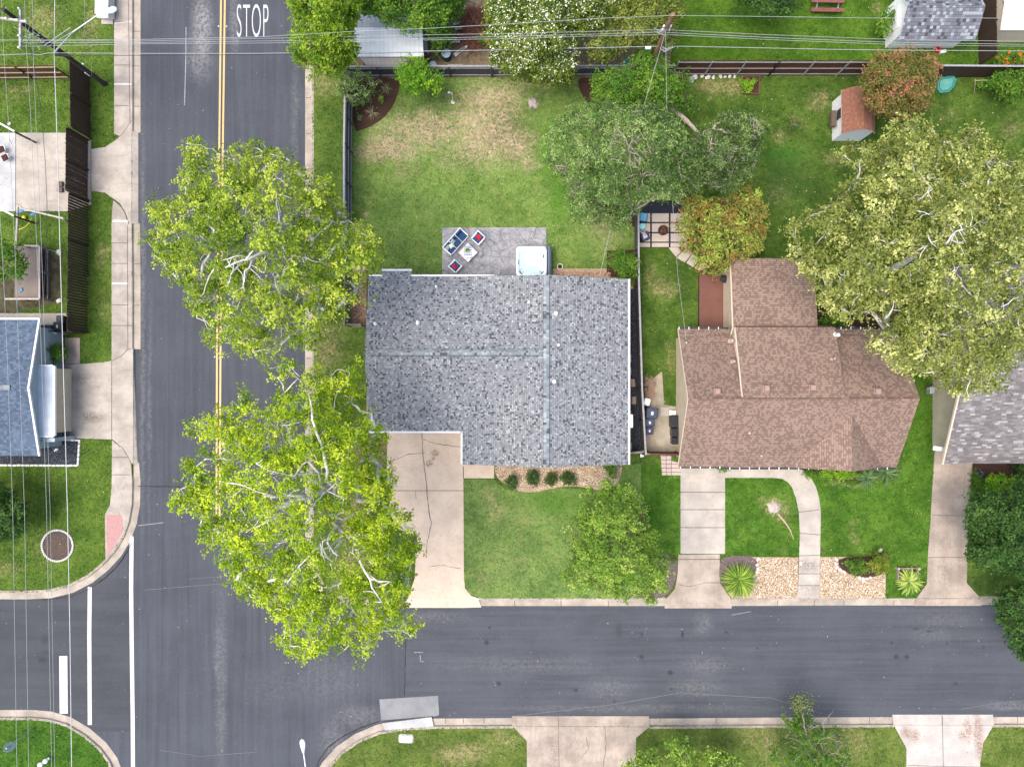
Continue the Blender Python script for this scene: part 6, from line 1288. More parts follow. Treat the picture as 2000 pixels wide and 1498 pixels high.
mm = MB(); mm.rock(G(112, 878)+Vector((0, 0, .06)), .11, .5).rock(G(108, 880)+Vector((0, 0, .05)), .07, .5); tag(mm.build('rock', ROCKM), 'small white stone on the black gravel by the carport', 'rock')
# corner sign, standpipe
t = thing('stop_sign', 'back of a street sign on a thin pole in the lower left lawn', 'sign', G(65, 1423)); P0 = G(65, 1423); Pz = 2.6
mm = MB(); mm.tube([P0, (P0.x, P0.y, Pz)], .035, 8); mm.build('pole', GREYMETAL, t)
q = (P0.x-.03, P0.y-.12, 2.25); mm = MB(); M = Matrix.Rotation(math.radians(160), 3, 'Z') @ Matrix.Rotation(math.radians(62), 3, 'X')
mm.add([Vector((P0.x, P0.y-.05, 2.3))+M @ Vector((math.cos(math.pi/8+k*math.pi/4)*.38, math.sin(math.pi/8+k*math.pi/4)*.38, z_)) for z_ in (0, .02) for k in range(8)], [list(range(8))[::-1], list(range(8, 16))]+[[k, (k+1) % 8, 8+(k+1) % 8, 8+k] for k in range(8)]); mm.build('sign_plate', simple('sign_back', (.16, .24, .22), .5, .1, 4), t)
t = thing('standpipe', 'pair of white capped standpipes in the lower left lawn', 'standpipe', G(90, 1487))
for x, y in ((86, 1487), (96, 1480)): mm = MB(); mm.lathe(G(x, y), [(.10, 0), (.10, .3), (.16, .32), (.17, .42), (.12, .5), (.001, .52)], 16); mm.build('cap', WHITE, t)
mm = MB(); mm.tube([G(86, 1487, .3), G(96, 1480, .3)], .05, 8); mm.build('link_pipe', WHITE, t)
# cabinet by the pavement
t = thing('utility_cabinet', 'pale grey utility cabinet beside the upper pavement', 'cabinet', G(206, 20)); mm = MB(); a, b = G(185, 28, .9), G(212, -25, .9); mm.box(((a.x+b.x)/2, (a.y+b.y)/2, .55), (b.x-a.x, b.y-a.y, .75), bev=.03); mm.build('body', simple('cabinet_pale', (.50, .50, .50), .5, .08), t)
mm = MB(); a, b = G(200, 49), G(222, -30); mm.box(((a.x+b.x)/2, (a.y+b.y)/2, .06), (b.x-a.x, b.y-a.y, .12)); mm.build('pad', C_GREY, t)
mm = MB(); a, b = G(184, 30, 1.3), G(205, -26, 1.3); mm.box(((a.x+b.x)/2, (a.y+b.y)/2, .96), (b.x-a.x+.05, b.y-a.y, .06)); mm.build('lid', WHITE, t)

# ---------------------------------------------------------------- poles, lamps and wires
CRE = simple('creosote_pole', (0.035, 0.028, 0.028), .85, .4, 4, .4); POLEB = simple('pole_brown', (.20, .11, .06), .85, .35, 4, .4); XARM = simple('crossarm_grey', (.34, .31, .30), .85, .25, 5, .3)
INS = simple('insulator_white', (.62, .64, .66), .35, .05)
bx, by = G(205, 165).x, G(205, 165).y
t = thing('utility_pole', 'dark leaning-looking utility pole with crossarms in the upper left', 'utility pole', (bx, by, 0))
mm = MB(); mm.tube([(bx, by, -.1), (bx, by, 5), (bx, by, 9.7)], [.17, .14, .11], 12); mm.build('pole', CRE, t)
z2 = 9.35; p = Vector((bx, by, z2))
for a, b, z_ in (((-2, 36), (54, 44), 9.4), ((40, 18), (40, 97), 8.6)):
    mm = MB(); mm.beam(G(*a, z_), G(*b, z_), .11, .13); ca = mm.build('crossarm', XARM, t)
    for q in (0, .3, .7, 1): mm = MB(); mm.lathe(G(*a, z_).lerp(G(*b, z_), q*.96+.02)+Vector((0, 0, .06)), [(.03, 0), (.06, .04), (.03, .08), (.06, .12), (.02, .17)], 8); mm.build('insulator', INS, ca)
mm = MB(); mm.beam(G(107, 107, 5.6), G(138, 110, 5.3), .14, .12); mm.build('bracket', CRE, t)
mm = MB(); mm.lathe(G(84, 82, 6.3), [(.12, -.35), (.17, -.3), (.17, .3), (.1, .38), (.001, .4)], 14); mm.build('transformer', simple('trafo_dark', (.07, .07, .08), .5), t)
mm = MB()
for k in range(26):
    x, y = random.uniform(38, 92), 0; y = 68+(x-38)*.35+random.uniform(-16, 14); z_ = 7.6+random.uniform(-.8, .8); a = G(x, y, z_); b = G(x+random.uniform(-14, 14), y+random.uniform(-12, 12), z_+random.uniform(-.4, .4)); mm.tube([a, a.lerp(b, .5)+Vector((random.uniform(-.15, .15), random.uniform(-.15, .15), -.15)), b], .012, 4)
mm.build('jumper_wires', simple('jumper_pale', (.35, .40, .38), .5), t)
mm = MB(); mm.box((bx-.2, by+.1, 1.6), (.22, .3, .5), bev=.03).tube([(bx-.17, by, .1), (bx-.17, by, 3.4)], .03, 6).box((bx+.08, by+.2, 2.6), (.1, .1, .1)); mm.build('meter_box', INS, t)
t = thing('street_lamp', 'white cobra-head street lamp on a long arm off the dark pole', 'street lamp', (bx, by, 5.2), None)
hA = G(106, 103, 5.4); hB = G(188, 32, 6.9); hC = G(204, 26, 7.05)
mm = MB(); mm.tube([hA, hA.lerp(hB, .5)+Vector((0, 0, .25)), hB, hC], [.05, .045, .04, .04], 8); mm.build('arm', GREYMETAL, t)
mm = MB(); mm.tube([hA+Vector((0, 0, .9)), hA.lerp(hB, .55)+Vector((-.1, .1, .45))], .022, 6).tube([hA+Vector((-.1, .12, .5)), hA.lerp(hB, .5)+Vector((0, 0, .3))], .018, 6); mm.build('stay', GREYMETAL, t)
def cobra(parent, c, d, s=1.0):
    d = Vector(d).normalized(); m = MB(); prof = [(-.42, .03), (-.35, .07), (-.2, .10), (0, .15), (.18, .18), (.34, .15), (.42, .07), (.44, .01)]
    i0 = 0; side = Vector((-d.y, d.x, 0)); n = 10
    for q, r_ in prof:
        for k in range(n): a = 2*math.pi*k/n; m.v.append(Vector(c)+d*q*s+side*math.cos(a)*r_*s+Vector((0, 0, math.sin(a)*r_*.55*s)))
    for i in range(len(prof)-1):
        for k in range(n): m.f.append([i*n+k, i*n+(k+1) % n, (i+1)*n+(k+1) % n, (i+1)*n+k]); m.mi.append(0)
    m.build('lamp_head', simple('lamp_white', (.62, .66, .68), .4, .04), parent, smooth=True)
    m = MB(); m.lathe(Vector(c)+d*.12*s-Vector((0, 0, .10*s)), [(.05*s, -.06*s), (.12*s, -.02*s), (.12*s, .02*s)], 12); m.build('lens', simple('lens_clear', (.5, .55, .55), .15), parent)
cobra(t, G(213, 22, 7.1), (.95, .3, 0), 1.15)
pb = G(672, 1502); t = thing('street_lamp', 'white cobra-head street lamp reaching in over the road from the bottom edge', 'street lamp', pb, None)
mm = MB(); mm.tube([pb, (pb.x, pb.y-0, 4), (pb.x, pb.y, 7.6)], [.11, .09, .07], 10); mm.build('pole', GREYMETAL, t)
mm = MB(); mm.tube([(pb.x, pb.y, 7.5), G(603, 1560, 8.0), G(597, 1500, 7.9), G(593, 1470, 7.85)], .035, 8); mm.build('arm', INS, t); cobra(t, G(591.5, 1457, 7.85), (-.08, 1, 0), 1.0)
nb = Vector((252/PPM, 578/PPM, 0)); t = thing('utility_pole', 'brown wooden utility pole among the trees behind the back fence', 'utility pole', nb)
mm = MB(); mm.tube([nb, nb+Vector((0, 0, 5)), nb+Vector((0, 0, 9.6))], [.17, .15, .12], 12); mm.build('pole', POLEB, t)
for z_ in (8.2, 7.8): 
    for dx in (-.2, .2): mm = MB(); mm.lathe(nb+Vector((dx, .05, z_)), [(.03, -.08), (.07, -.03), (.03, .02), (.06, .07), (.02, .1)], 8); mm.build('insulator', INS, t)
mm = MB()
for k in range(7): a = G(1300+random.uniform(-12, 6), 62+random.uniform(-5, 6), 8); b = G(1298+random.uniform(-16, 10), 46+random.uniform(-6, 30), 8.4); mm.tube([a, a.lerp(b, .5)+Vector((-.3, random.uniform(-.1, .2), 0)), b], .012, 4)
for k in range(5): a = G(1290+random.uniform(-8, 8), 94+random.uniform(-3, 5), 6); b = a+Vector((random.uniform(.2, .7), random.uniform(-.15, .1), 0)); mm.tube([a, a.lerp(b, .5)-Vector((0, .12, .1)), b], .02, 5)
mm.build('drop_wires', simple('wire_mix', (.3, .32, .33), .6), t)
mm = MB(); mm.box(G(1266, 94, 6.1), (.36, .16, .16), bev=.03); mm.build('splice_box', INS, t)
WIREL = simple('wire_pale', (.30, .315, .32), .5, .05); WIRED = simple('wire_dark', (.03, .03, .035), .6, .05)
def wire(label, pts, h, r_=.013, mat=None, group='overhead wires'):
    r_ *= .85
    """pts in photo pixels; h one height or one per point"""
    hs = h if isinstance(h, (list, tuple)) else [h]*len(pts); P = [G(x, y, z_) for (x, y), z_ in zip(pts, hs)]; m = MB(); m.tube(P, r_, 5, cap=False)
    return tag(m.build('power_line', mat or WIREL, smooth=True), label, 'wire', group)
wire('topmost wire crossing the street to the brown pole', [(-60, 79), (12, 79), (270, 78), (500, 73), (690, 62), (820, 57), (1000, 47), (1160, 37), (1312, 31)], [9.2, 9.3, 9.1, 9.0, 9.0, 9.0, 9.2, 9.4, 9.6], .014)
wire('topmost wire running right from the brown pole', [(1312, 31), (1500, 33), (1700, 36), (1900, 36), (2100, 37)], [9.6, 9.2, 9, 9, 9], .014)
wire('upper of the three close wires crossing the street', [(45, 80), (270, 81), (500, 76), (690, 72), (820, 69), (1000, 66), (1160, 62), (1302, 58)], 8.0, .013)
wire('middle of the three close wires crossing the street', [(45, 84), (270, 84), (500, 81), (690, 79), (820, 76), (1000, 71.5), (1160, 67.5), (1300, 63)], 7.9, .014)
wire('lower of the three close wires crossing the street', [(42, 91), (120, 90), (270, 86.5), (500, 85), (690, 82), (820, 79), (1000, 76), (1160, 71), (1298, 68)], 7.9, .013)
wire('upper of the three wires leading right over the green lawn', [(1302, 59), (1500, 68.5), (1727, 77), (1900, 80), (2100, 83)], 8.0, .013)
wire('middle of the three wires leading right over the green lawn', [(1300, 64), (1500, 74), (1727, 83), (1900, 86), (2100, 89)], 7.9, .014)
wire('lower of the three wires leading right over the green lawn', [(1298, 68), (1500, 78), (1727, 87), (1900, 90), (2100, 92)], 7.9, .013)
wire('thick lowest cable crossing the street', [(-60, 109), (0, 108), (60, 106), (75, 108), (95, 104), (270, 105), (500, 105), (690, 102.5), (1000, 98), (1160, 94), (1285, 91)], 6.1, .021)
wire('dark cable just beneath the thick lowest cable over the street', [(-60, 107), (100, 108), (140, 110), (270, 109), (500, 107.5), (700, 105), (1000, 100.5), (1280, 95)], 5.9, .018, WIRED)
wire('thick lowest cable leading right from the brown pole', [(1296, 96), (1310, 95), (1322, 91), (1500, 94.5), (1616, 97), (1727, 98.5), (2100, 101)], 6.1, .021)
wire('pale wire second from the left edge at the top', [(3, -60), (3, 0), (7, 100), (16, 230), (29, 480), (34, 620), (48, 998), (56, 1498), (57, 1560)], 9.2)
wire('wire nearest the left edge', [(-8, 380), (0, 420), (5, 500), (14, 690), (25, 998), (33, 1498), (34, 1560)], 9.0)
wire('left one of the close wire pair running down the left side', [(46, -60), (48, 0), (52, 100), (60, 230), (72, 480), (81, 690), (91, 998), (101, 1498), (102, 1560)], 8.6)
wire('right one of the close wire pair running down the left side', [(62, -60), (63, 0), (65, 110), (70, 230), (81, 480), (88, 690), (98, 998), (107, 1498), (108, 1560)], 8.4)
wire('thick white cable running down the left side over the carport', [(107, -60), (107, 0), (106, 110), (111, 250), (113, 330), (117, 470), (123, 690), (132, 1000), (137, 1250), (140, 1498), (141, 1560)], 6.4, .028, simple('cable_white', (.46, .46, .46), .5, .04))
wire('thin wire dropping to the base of the dark pole', [(166, -60), (165, 0), (165, 70), (163, 135)], [7, 6.5, 5, 2.5], .012)
wire('thin drop wire beside the foot of the dark pole', [(179, 80), (179, 148)], [5.0, 2.5], .007)
wire('twisted dark service cable dropping to the slate-blue house', [(55, 78), (66, 120), (82, 230), (88, 310), (92, 400), (90, 500), (86, 570), (81, 625)], [8, 7.6, 6.8, 6.2, 5.7, 5.0, 4.3, 3.4], .016, WIRED)
wire('service cable from the brown pole dropping to the grey roof', [(1300, 62), (1267, 175), (1230, 300), (1207, 385), (1180, 500), (1171, 540)], [8, 7.2, 6, 5, 3.9, 3.3], .016)
wire('service cable from the brown pole dropping to the brown roof', [(1300, 64), (1302, 200), (1314, 400), (1324, 540), (1332, 600), (1340, 662)], [8, 7.1, 5.9, 4.8, 4.3, 3.7], .012)
TWIG = simple('twig_grey', (.28, .25, .20), .9, .3, 6)
def fan(cx, cy, h, n, r0, r1, w, a0=0.0, a1=6.283):
    L = []
    for i in range(n):
        a = a0+(a1-a0)*(i+random.uniform(-.3, .3))/n; r = random.uniform(r0, r1); p = (cx+6*math.cos(a), cy+6*math.sin(a), h-.3)
        q = (cx+r*.5*math.cos(a+.15), cy+r*.5*math.sin(a+.15), h); e = (cx+r*math.cos(a), cy+r*math.sin(a), h-.2); L.append((w, p, q, e))
        for s_ in (-.35, .35): L.append((w*.6, q, (cx+r*.85*math.cos(a+s_), cy+r*.85*math.sin(a+s_), h)))
    return L
OAKL1 = fan(1235, 290, 8.0, 7, 35, 60, .045)+fan(1255, 340, 8.0, 5, 25, 45, .035)+fan(1110, 320, 6.4, 4, 18, 30, .03, 2, 4.5)+[(.07, (1235, 300, 7.5), (1222, 270, 8.2), (1205, 250, 8.2)), (.05, (1222, 270, 8.2), (1195, 262, 8))]
OAKL2 = fan(1465, 255, 6.8, 5, 18, 34, .03, -1.5, 1.5)+fan(1440, 305, 7.0, 4, 15, 28, .03)+[(.09, (1395, 300, 6), (1388, 280, 7.4), (1390, 270, 7.6))]
# ---------------------------------------------------------------- trees
G_TREES = 'street sycamores'
tree('sycamore_tree', 'big bright green sycamore over the street, upper of the two', (641, 560),
 [(348, 262), (372, 270), (392, 268), (410, 280), (440, 272), (470, 268), (490, 258), (512, 268), (530, 284), (560, 274), (575, 310), (610, 330), (640, 338), (664, 352), (655, 385), (668, 410), (700, 430), (735, 452), (742, 490), (735, 520), (715, 545), (718, 575), (690, 600), (660, 620), (632, 655), (610, 690), (588, 690), (560, 660), (545, 700), (520, 712), (490, 700), (462, 690), (440, 692), (410, 690), (385, 672), (395, 650), (372, 615), (350, 575), (322, 540), (298, 510), (268, 486), (272, 460), (300, 450), (292, 420), (290, 385), (312, 378), (345, 390), (350, 360), (345, 335), (362, 325), (350, 300)],
 9.5, 15, L_SYC1, BARK_PALE, G_TREES, lsize=.13, dens=72, lump=30, trunk=.26, gap=.33, twigs=.3, lush=1.4, clump=.35, rag=.7,
 limbs=[(.13, (545, 497, 12.0), (520, 493, 13.2), (490, 503, 13.8), (462, 513, 14.2), (440, 522, 14.2)), (.08, (500, 500, 13.6), (478, 530, 14.3), (478, 570, 14.3)), (.07, (490, 503, 13.8), (462, 500, 14.2), (435, 508, 14.3)), (.08, (480, 508, 14.0), (455, 530, 14.4), (446, 552, 14.3)), (.07, (555, 470, 13), (548, 440, 13.8), (540, 400, 13.8), (538, 370, 13.4)), (.05, (545, 497, 12.5), (575, 500, 13), (610, 510, 13), (650, 515, 12.4)), (.09, (550, 515, 11.5), (540, 560, 12.4), (556, 600, 12.4)), (.06, (585, 560, 11.5), (575, 595, 12), (595, 620, 11.6)), (.05, (420, 520, 13.6), (405, 550, 13.4), (392, 580, 12.8)), (.05, (590, 480, 12.8), (620, 460, 13), (650, 430, 12.2))])
tree('sycamore_tree', 'big yellow-green sycamore beside the driveway, lower of the two', (668, 938),
 [(515, 706), (540, 698), (575, 705), (600, 728), (640, 722), (660, 705), (688, 697), (700, 725), (690, 742), (706, 750), (716, 790), (742, 788), (745, 812), (735, 835), (755, 842), (752, 870), (730, 890), (758, 905), (784, 930), (766, 955), (762, 990), (790, 995), (806, 1015), (828, 1032), (815, 1060), (822, 1085), (812, 1110), (822, 1150), (800, 1165), (800, 1195), (824, 1222), (815, 1255), (785, 1250), (762, 1238), (740, 1262), (722, 1305), (700, 1300), (690, 1275), (665, 1295), (645, 1300), (620, 1278), (590, 1292), (565, 1288), (545, 1270), (525, 1265), (528, 1238), (545, 1222), (520, 1205), (498, 1200), (478, 1175), (450, 1160), (440, 1128), (412, 1100), (402, 1072), (384, 1050), (395, 1035), (360, 1010), (322, 995), (312, 968), (340, 955), (338, 925), (352, 905), (380, 895), (400, 880), (420, 885), (405, 862), (370, 862), (358, 845), (362, 815), (400, 812), (415, 795), (440, 790), (445, 760), (470, 742), (490, 758), (485, 785), (510, 800), (535, 792), (530, 760), (514, 735)],
 9, 14.5, L_SYC2, BARK_PALE, G_TREES, lsize=.13, dens=72, lump=30, trunk=.28, gap=.34, twigs=.3, lush=1.4, clump=.35, rag=.7,
 limbs=[(.16, (650, 960, 9.5), (590, 968, 11), (545, 970, 12), (515, 970, 12.4)), (.10, (640, 1000, 9), (612, 1000, 11), (600, 965, 12)), (.13, (660, 1010, 8.5), (665, 1060, 10.5), (640, 1090, 12), (625, 1060, 12.4)), (.12, (660, 1015, 9), (640, 1060, 11.5), (660, 1085, 12.2)), (.13, (655, 970, 10), (640, 920, 12), (625, 860, 13.4), (610, 820, 13.6), (603, 770, 12.8)), (.11, (650, 960, 10), (600, 900, 12.6), (575, 930, 12.9), (500, 905, 13.4)), (.12, (650, 1020, 9.5), (700, 1080, 12), (722, 1130, 12.6), (745, 1175, 12)), (.08, (722, 1130, 12.4), (750, 1135, 12.4), (768, 1136, 12)), (.08, (640, 1040, 10.5), (600, 1090, 12.6), (560, 1140, 12.6)), (.07, (560, 1000, 12.6), (520, 1020, 13.2), (480, 1040, 13)), (.06, (545, 970, 12.4), (480, 950, 13.2), (430, 940, 12.8))])
tree('sycamore_tree', 'huge olive-yellow sycamore behind the brown-roofed house', (1655, 555),
 [(1815, 218), (1830, 240), (1860, 250), (1900, 232), (1938, 222), (1945, 250), (1942, 275), (1975, 300), (2000, 330), (2060, 350), (2080, 600), (2010, 690), (1992, 735), (1960, 770), (1940, 778), (1920, 768), (1895, 770), (1885, 790), (1865, 785), (1848, 765), (1845, 740), (1830, 730), (1815, 745), (1790, 735), (1762, 732), (1730, 710), (1712, 680), (1690, 655), (1700, 640), (1720, 645), (1700, 620), (1680, 622), (1660, 628), (1630, 610), (1600, 605), (1585, 580), (1590, 555), (1565, 530), (1548, 505), (1545, 470), (1542, 440), (1558, 420), (1590, 408), (1610, 385), (1640, 370), (1655, 350), (1665, 320), (1640, 308), (1640, 285), (1660, 265), (1690, 268), (1705, 280), (1715, 250), (1740, 225), (1780, 235)],
 8.5, 14, L_SYC3, BARK_PALE, G_TREES, lsize=.145, dens=78, lump=34, trunk=.3, gap=.22, twigs=.25, lush=1.3, clump=.36, rag=.5,
 limbs=[(.09, (1770, 500, 11.5), (1800, 485, 12.8), (1830, 470, 13.4)), (.07, (1845, 478, 13.4), (1868, 452, 13.7), (1885, 448, 13.7)), (.06, (1868, 452, 13.6), (1895, 442, 13.7)), (.06, (1855, 468, 13.5), (1882, 476, 13.6)), (.06, (1790, 392, 13), (1822, 370, 13.5)), (.05, (1790, 412, 13.2), (1815, 420, 13.5)), (.045, (1742, 372, 12.4), (1748, 352, 12.4)), (.05, (1895, 740, 10.5), (1888, 762, 10.4), (1893, 778, 10)), (.05, (1680, 575, 11), (1664, 598, 11.4)), (.05, (1728, 622, 11.5), (1742, 605, 11.8), (1745, 588, 12)), (.05, (1850, 592, 12.6), (1880, 604, 12.6)), (.05, (1955, 600, 12.3), (1990, 580, 12.4))])
G_LOT = 'yard trees'
tree('oak_tree', 'wide grey-green spreading tree at the right of the back lawn', (1170, 395),
 [(1062, 252), (1082, 232), (1105, 212), (1150, 196), (1200, 188), (1235, 194), (1290, 196), (1318, 220), (1352, 250), (1362, 300), (1345, 340), (1345, 385), (1310, 398), (1290, 390), (1262, 402), (1238, 420), (1212, 448), (1180, 430), (1150, 440), (1118, 420), (1095, 380), (1098, 345), (1068, 320), (1058, 285)],
 5.5, 9.5, L_OAK, TWIG, G_LOT, lsize=.10, dens=105, lump=24, trunk=.24, gap=.24, clump=.27, twigs=.45, twr=1.0, lush=.8, limbs=OAKL1)
tree('oak_tree', 'darker grey-green tree between back lawn and rich green yard', (1370, 325),
 [(1345, 262), (1380, 246), (1405, 222), (1445, 212), (1488, 225), (1502, 260), (1492, 298), (1478, 335), (1450, 360), (1420, 385), (1385, 372), (1350, 378), (1325, 350), (1332, 300)],
 5, 8.5, L_OAK2, TWIG, G_LOT, lsize=.10, dens=110, lump=22, trunk=.2, gap=.22, clump=.26, twigs=.45, twr=1.0, lush=.85, limbs=OAKL2)
tag(MB().tube([G(1303, 195, 2.2), G(1316, 215, 3.0), G(1340, 235, 3.7), G(1366, 262, 4.2)], [.17, .15, .14, .10], 8).build('fallen_limb', simple('bark_patchy', (.33, .27, .23), .9, .5, 3, .4)), 'thick bare limb leaning between the two grey-green trees', 'limb')
tree('hackberry_tree', 'vine-covered tangle under the brown utility pole', (1240, 170),
 [(1150, 142), (1190, 134), (1222, 128), (1232, 98), (1268, 92), (1298, 112), (1335, 128), (1350, 155), (1358, 190), (1345, 218), (1312, 218), (1260, 200), (1200, 208), (1165, 200), (1158, 165)],
 3, 6, L_MID, BARK, G_LOT, lsize=.14, dens=110, lump=22, trunk=.16, gap=.16)
tree('crepe_myrtle', 'orange and lime tinted small tree by the firepit court', (1395, 470),
 [(1330, 398), (1362, 376), (1385, 385), (1410, 388), (1430, 366), (1455, 358), (1482, 368), (1502, 398), (1496, 430), (1502, 465), (1478, 490), (1458, 508), (1430, 512), (1418, 535), (1398, 542), (1378, 525), (1362, 525), (1352, 500), (1330, 478), (1322, 440)],
 3.2, 5.5, L_CREPE, BARK, G_LOT, lsize=.12, dens=80, lump=14, trunk=.08, gap=.20, stems=3, clump=.24, lush=1.2)
tree('young_oak', 'fresh green young tree on the front lawn by the kerb', (1180, 1045),
 [(1135, 962), (1165, 956), (1195, 938), (1232, 945), (1242, 972), (1268, 985), (1268, 1010), (1282, 1040), (1278, 1068), (1300, 1085), (1308, 1125), (1292, 1160), (1262, 1188), (1235, 1172), (1210, 1178), (1175, 1172), (1160, 1150), (1130, 1156), (1108, 1140), (1100, 1115), (1125, 1090), (1108, 1060), (1095, 1020), (1130, 1000)],
 4.5, 8, L_MAPLE, BARK, G_LOT, lsize=.12, dens=95, lump=17, trunk=.14, gap=.30, clump=.28, rag=.7, lush=1.2)
tree('tall_tree', 'feathery bright green tree at the top beside the street', (650, 75),
 [(556, -60), (700, -60), (712, -10), (700, 30), (692, 60), (700, 90), (680, 120), (655, 150), (628, 140), (605, 152), (580, 125), (560, 80), (570, 40)],
 5, 9, L_FEATHER, BARK, G_LOT, lsize=.13, dens=135, lump=22, trunk=.22, gap=.08, clump=.28)
tree('tree', 'leafy green tree behind the white metal shed', (790, 10),
 [(690, -60), (915, -60), (905, -10), (880, 20), (868, 52), (838, 62), (812, 56), (782, 60), (768, 45), (745, 38), (715, 32), (695, 15)],
 3.5, 6, L_MID, BARK, G_LOT, lsize=.15, dens=100, lump=20, trunk=.15, gap=.06)
tree('tree', 'dark green vine thicket right of the white metal shed', (850, 60),
 [(820, -10), (905, -20), (905, 25), (885, 50), (880, 80), (862, 98), (838, 92), (828, 60), (818, 30)], 1.5, 2.8, L_MID, BARK, G_LOT, lsize=.14, dens=110, lump=16, trunk=.08, gap=.06)
tree('small_tree', 'small vivid green tree overhanging the black back fence', (822, 160),
 [(778, 118), (790, 104), (815, 112), (838, 122), (856, 138), (862, 165), (850, 176), (825, 172), (800, 180), (786, 160), (768, 145)], 2, 3.8, L_BRIGHT, BARK, G_LOT, lsize=.13, dens=110, lump=14, trunk=.07, gap=.10, clump=.26)
tree('small_tree', 'sparse grey-green small tree at the fence corner by the mulch bed', (700, 178),
 [(665, 145), (690, 132), (712, 138), (738, 148), (735, 172), (722, 182), (708, 200), (690, 205), (672, 190), (655, 180)], 1.8, 3.6, L_OAK, BARK_GREY, G_LOT, lsize=.12, dens=70, lump=12, trunk=.07, gap=.35, clump=.24, twigs=.9)
tree('magnolia_tree', 'large tree covered in small white blossoms at the top', (1070, 90),
 [(955, -60), (1200, -60), (1198, 10), (1185, 45), (1155, 62), (1132, 70), (1125, 100), (1122, 145), (1085, 165), (1050, 162), (1022, 152), (1000, 155), (972, 140), (955, 115), (962, 80), (952, 40)],
 4, 7.5, L_WHITEFL, BARK, G_LOT, lsize=.12, dens=140, lump=24, trunk=.16, gap=.06, clump=.27, stems=3, flowers=(F_WHITE, .68, .095, -.3))
tree('tree', 'olive green tree at the top beside the brown pole', (1245, 75),
 [(1190, -60), (1335, -60), (1338, 10), (1322, 40), (1330, 75), (1305, 105), (1275, 105), (1240, 95), (1205, 108), (1160, 115), (1140, 90), (1180, 60), (1205, 25)],
 3.5, 6.5, L_OLIVE, BARK, G_LOT, lsize=.13, dens=115, lump=20, trunk=.15, gap=.12)
tree('tree', 'dark green tree cut off by the top edge above the picnic lawn', (1480, 10), [(1425, -60), (1570, -60), (1565, 0), (1540, 20), (1520, 32), (1490, 25), (1462, 12), (1440, 2)], 3, 5.5, L_DARK, BARK, G_LOT, lsize=.15, dens=100, lump=20, trunk=.12, gap=.08)
bush('shrub', 'dark green shrub against the white end of the large shed', [(1718, 8), (1740, 12), (1752, 30), (1748, 55), (1738, 70), (1722, 68), (1716, 45), (1722, 25)], 1.6, L_MID, lsize=.13)
tree('crepe_myrtle', 'round crepe myrtle with pink and russet tips', (1700, 185),
 [(1690, 130), (1705, 105), (1735, 95), (1765, 92), (1790, 84), (1805, 98), (1835, 112), (1842, 140), (1832, 175), (1825, 205), (1800, 215), (1775, 228), (1745, 226), (1718, 222), (1698, 205), (1686, 180), (1690, 155)],
 3.5, 6, L_CREPE2, BARK, G_LOT, lsize=.12, dens=130, lump=18, trunk=.09, gap=.05, clump=.26, stems=4, flowers=(F_PINK, .05, .12, .2))
tree('tree', 'dark green tree at the right edge by the pale driveway', (1905, 1010),
 [(1895, 965), (1930, 955), (1960, 960), (1990, 940), (2060, 930), (2060, 1140), (2010, 1125), (1985, 1130), (1960, 1118), (1925, 1112), (1905, 1100), (1892, 1070), (1898, 1040), (1890, 1000)], 4, 7, L_DARK, BARK, G_LOT, lsize=.14, dens=125, lump=20, trunk=.15, gap=.04, clump=.28)
tree('tree', 'dark green tree leaning over the kerb at the right edge', (1960, 1180),
 [(1950, 1165), (1968, 1150), (2000, 1140), (2060, 1130), (2060, 1300), (2000, 1300), (1985, 1292), (1975, 1260), (1970, 1235), (1955, 1210)], 3, 5.5, L_DARK, BARK, G_LOT, lsize=.14, dens=125, lump=18, trunk=.12, gap=.05, clump=.28)
bt = tree('small_tree', 'sparse half-bare small tree beside the lower kerb', (1570, 1415),
 [(1540, 1402), (1556, 1392), (1578, 1396), (1600, 1410), (1628, 1422), (1654, 1440), (1672, 1468), (1660, 1500), (1620, 1540), (1550, 1530), (1522, 1500), (1514, 1462), (1524, 1428)],
 2.5, 4.8, L_MID, BARK_GREY, G_LOT, lsize=.10, dens=100, lump=13, trunk=.08, gap=.42, clump=.26, twigs=1.0, rag=.8, twr=.9,
 limbs=[(.05, (1585, 1470, 3), (1575, 1430, 4), (1568, 1400, 4.6), (1563, 1370, 4.8)), (.04, (1590, 1470, 3), (1610, 1440, 4.2), (1632, 1435, 4.4)), (.03, (1590, 1475, 3), (1565, 1450, 4.2), (1540, 1440, 4.4)), (.03, (1590, 1480, 3), (1630, 1470, 4), (1655, 1480, 4)), (.025, (1600, 1440, 4), (1618, 1400, 4.6), (1628, 1385, 4.7)), (.02, (1575, 1430, 4), (1600, 1415, 4.6), (1612, 1418, 4.7))])
n_ = 520; C_ = np.array(G(1564, 1376, 4.9))+RNG.normal(size=(n_, 3))*np.array([.28, .30, .18])+RNG.normal(size=(26, 3))[RNG.integers(0, 26, n_)]*np.array([.22, .25, .1]); N_ = RNG.normal(size=(n_, 3))*.6+np.array([0, 0, 1]); N_ /= np.linalg.norm(N_, axis=1)[:, None]
leaves('top_sprig', C_, N_, RNG.uniform(.06, .11, n_), RNG.random(n_), L_OLIVE, bt)
tree('small_tree', 'light green sapling tops at the bottom edge left of the other saplings', (1270, 1480), [(1218, 1490), (1245, 1480), (1265, 1468), (1288, 1482), (1280, 1505), (1290, 1540), (1235, 1540), (1222, 1510)], 2.5, 4, L_MAPLE, BARK_GREY, G_LOT, lsize=.15, dens=85, lump=12, trunk=.05, gap=.2, twigs=.8)
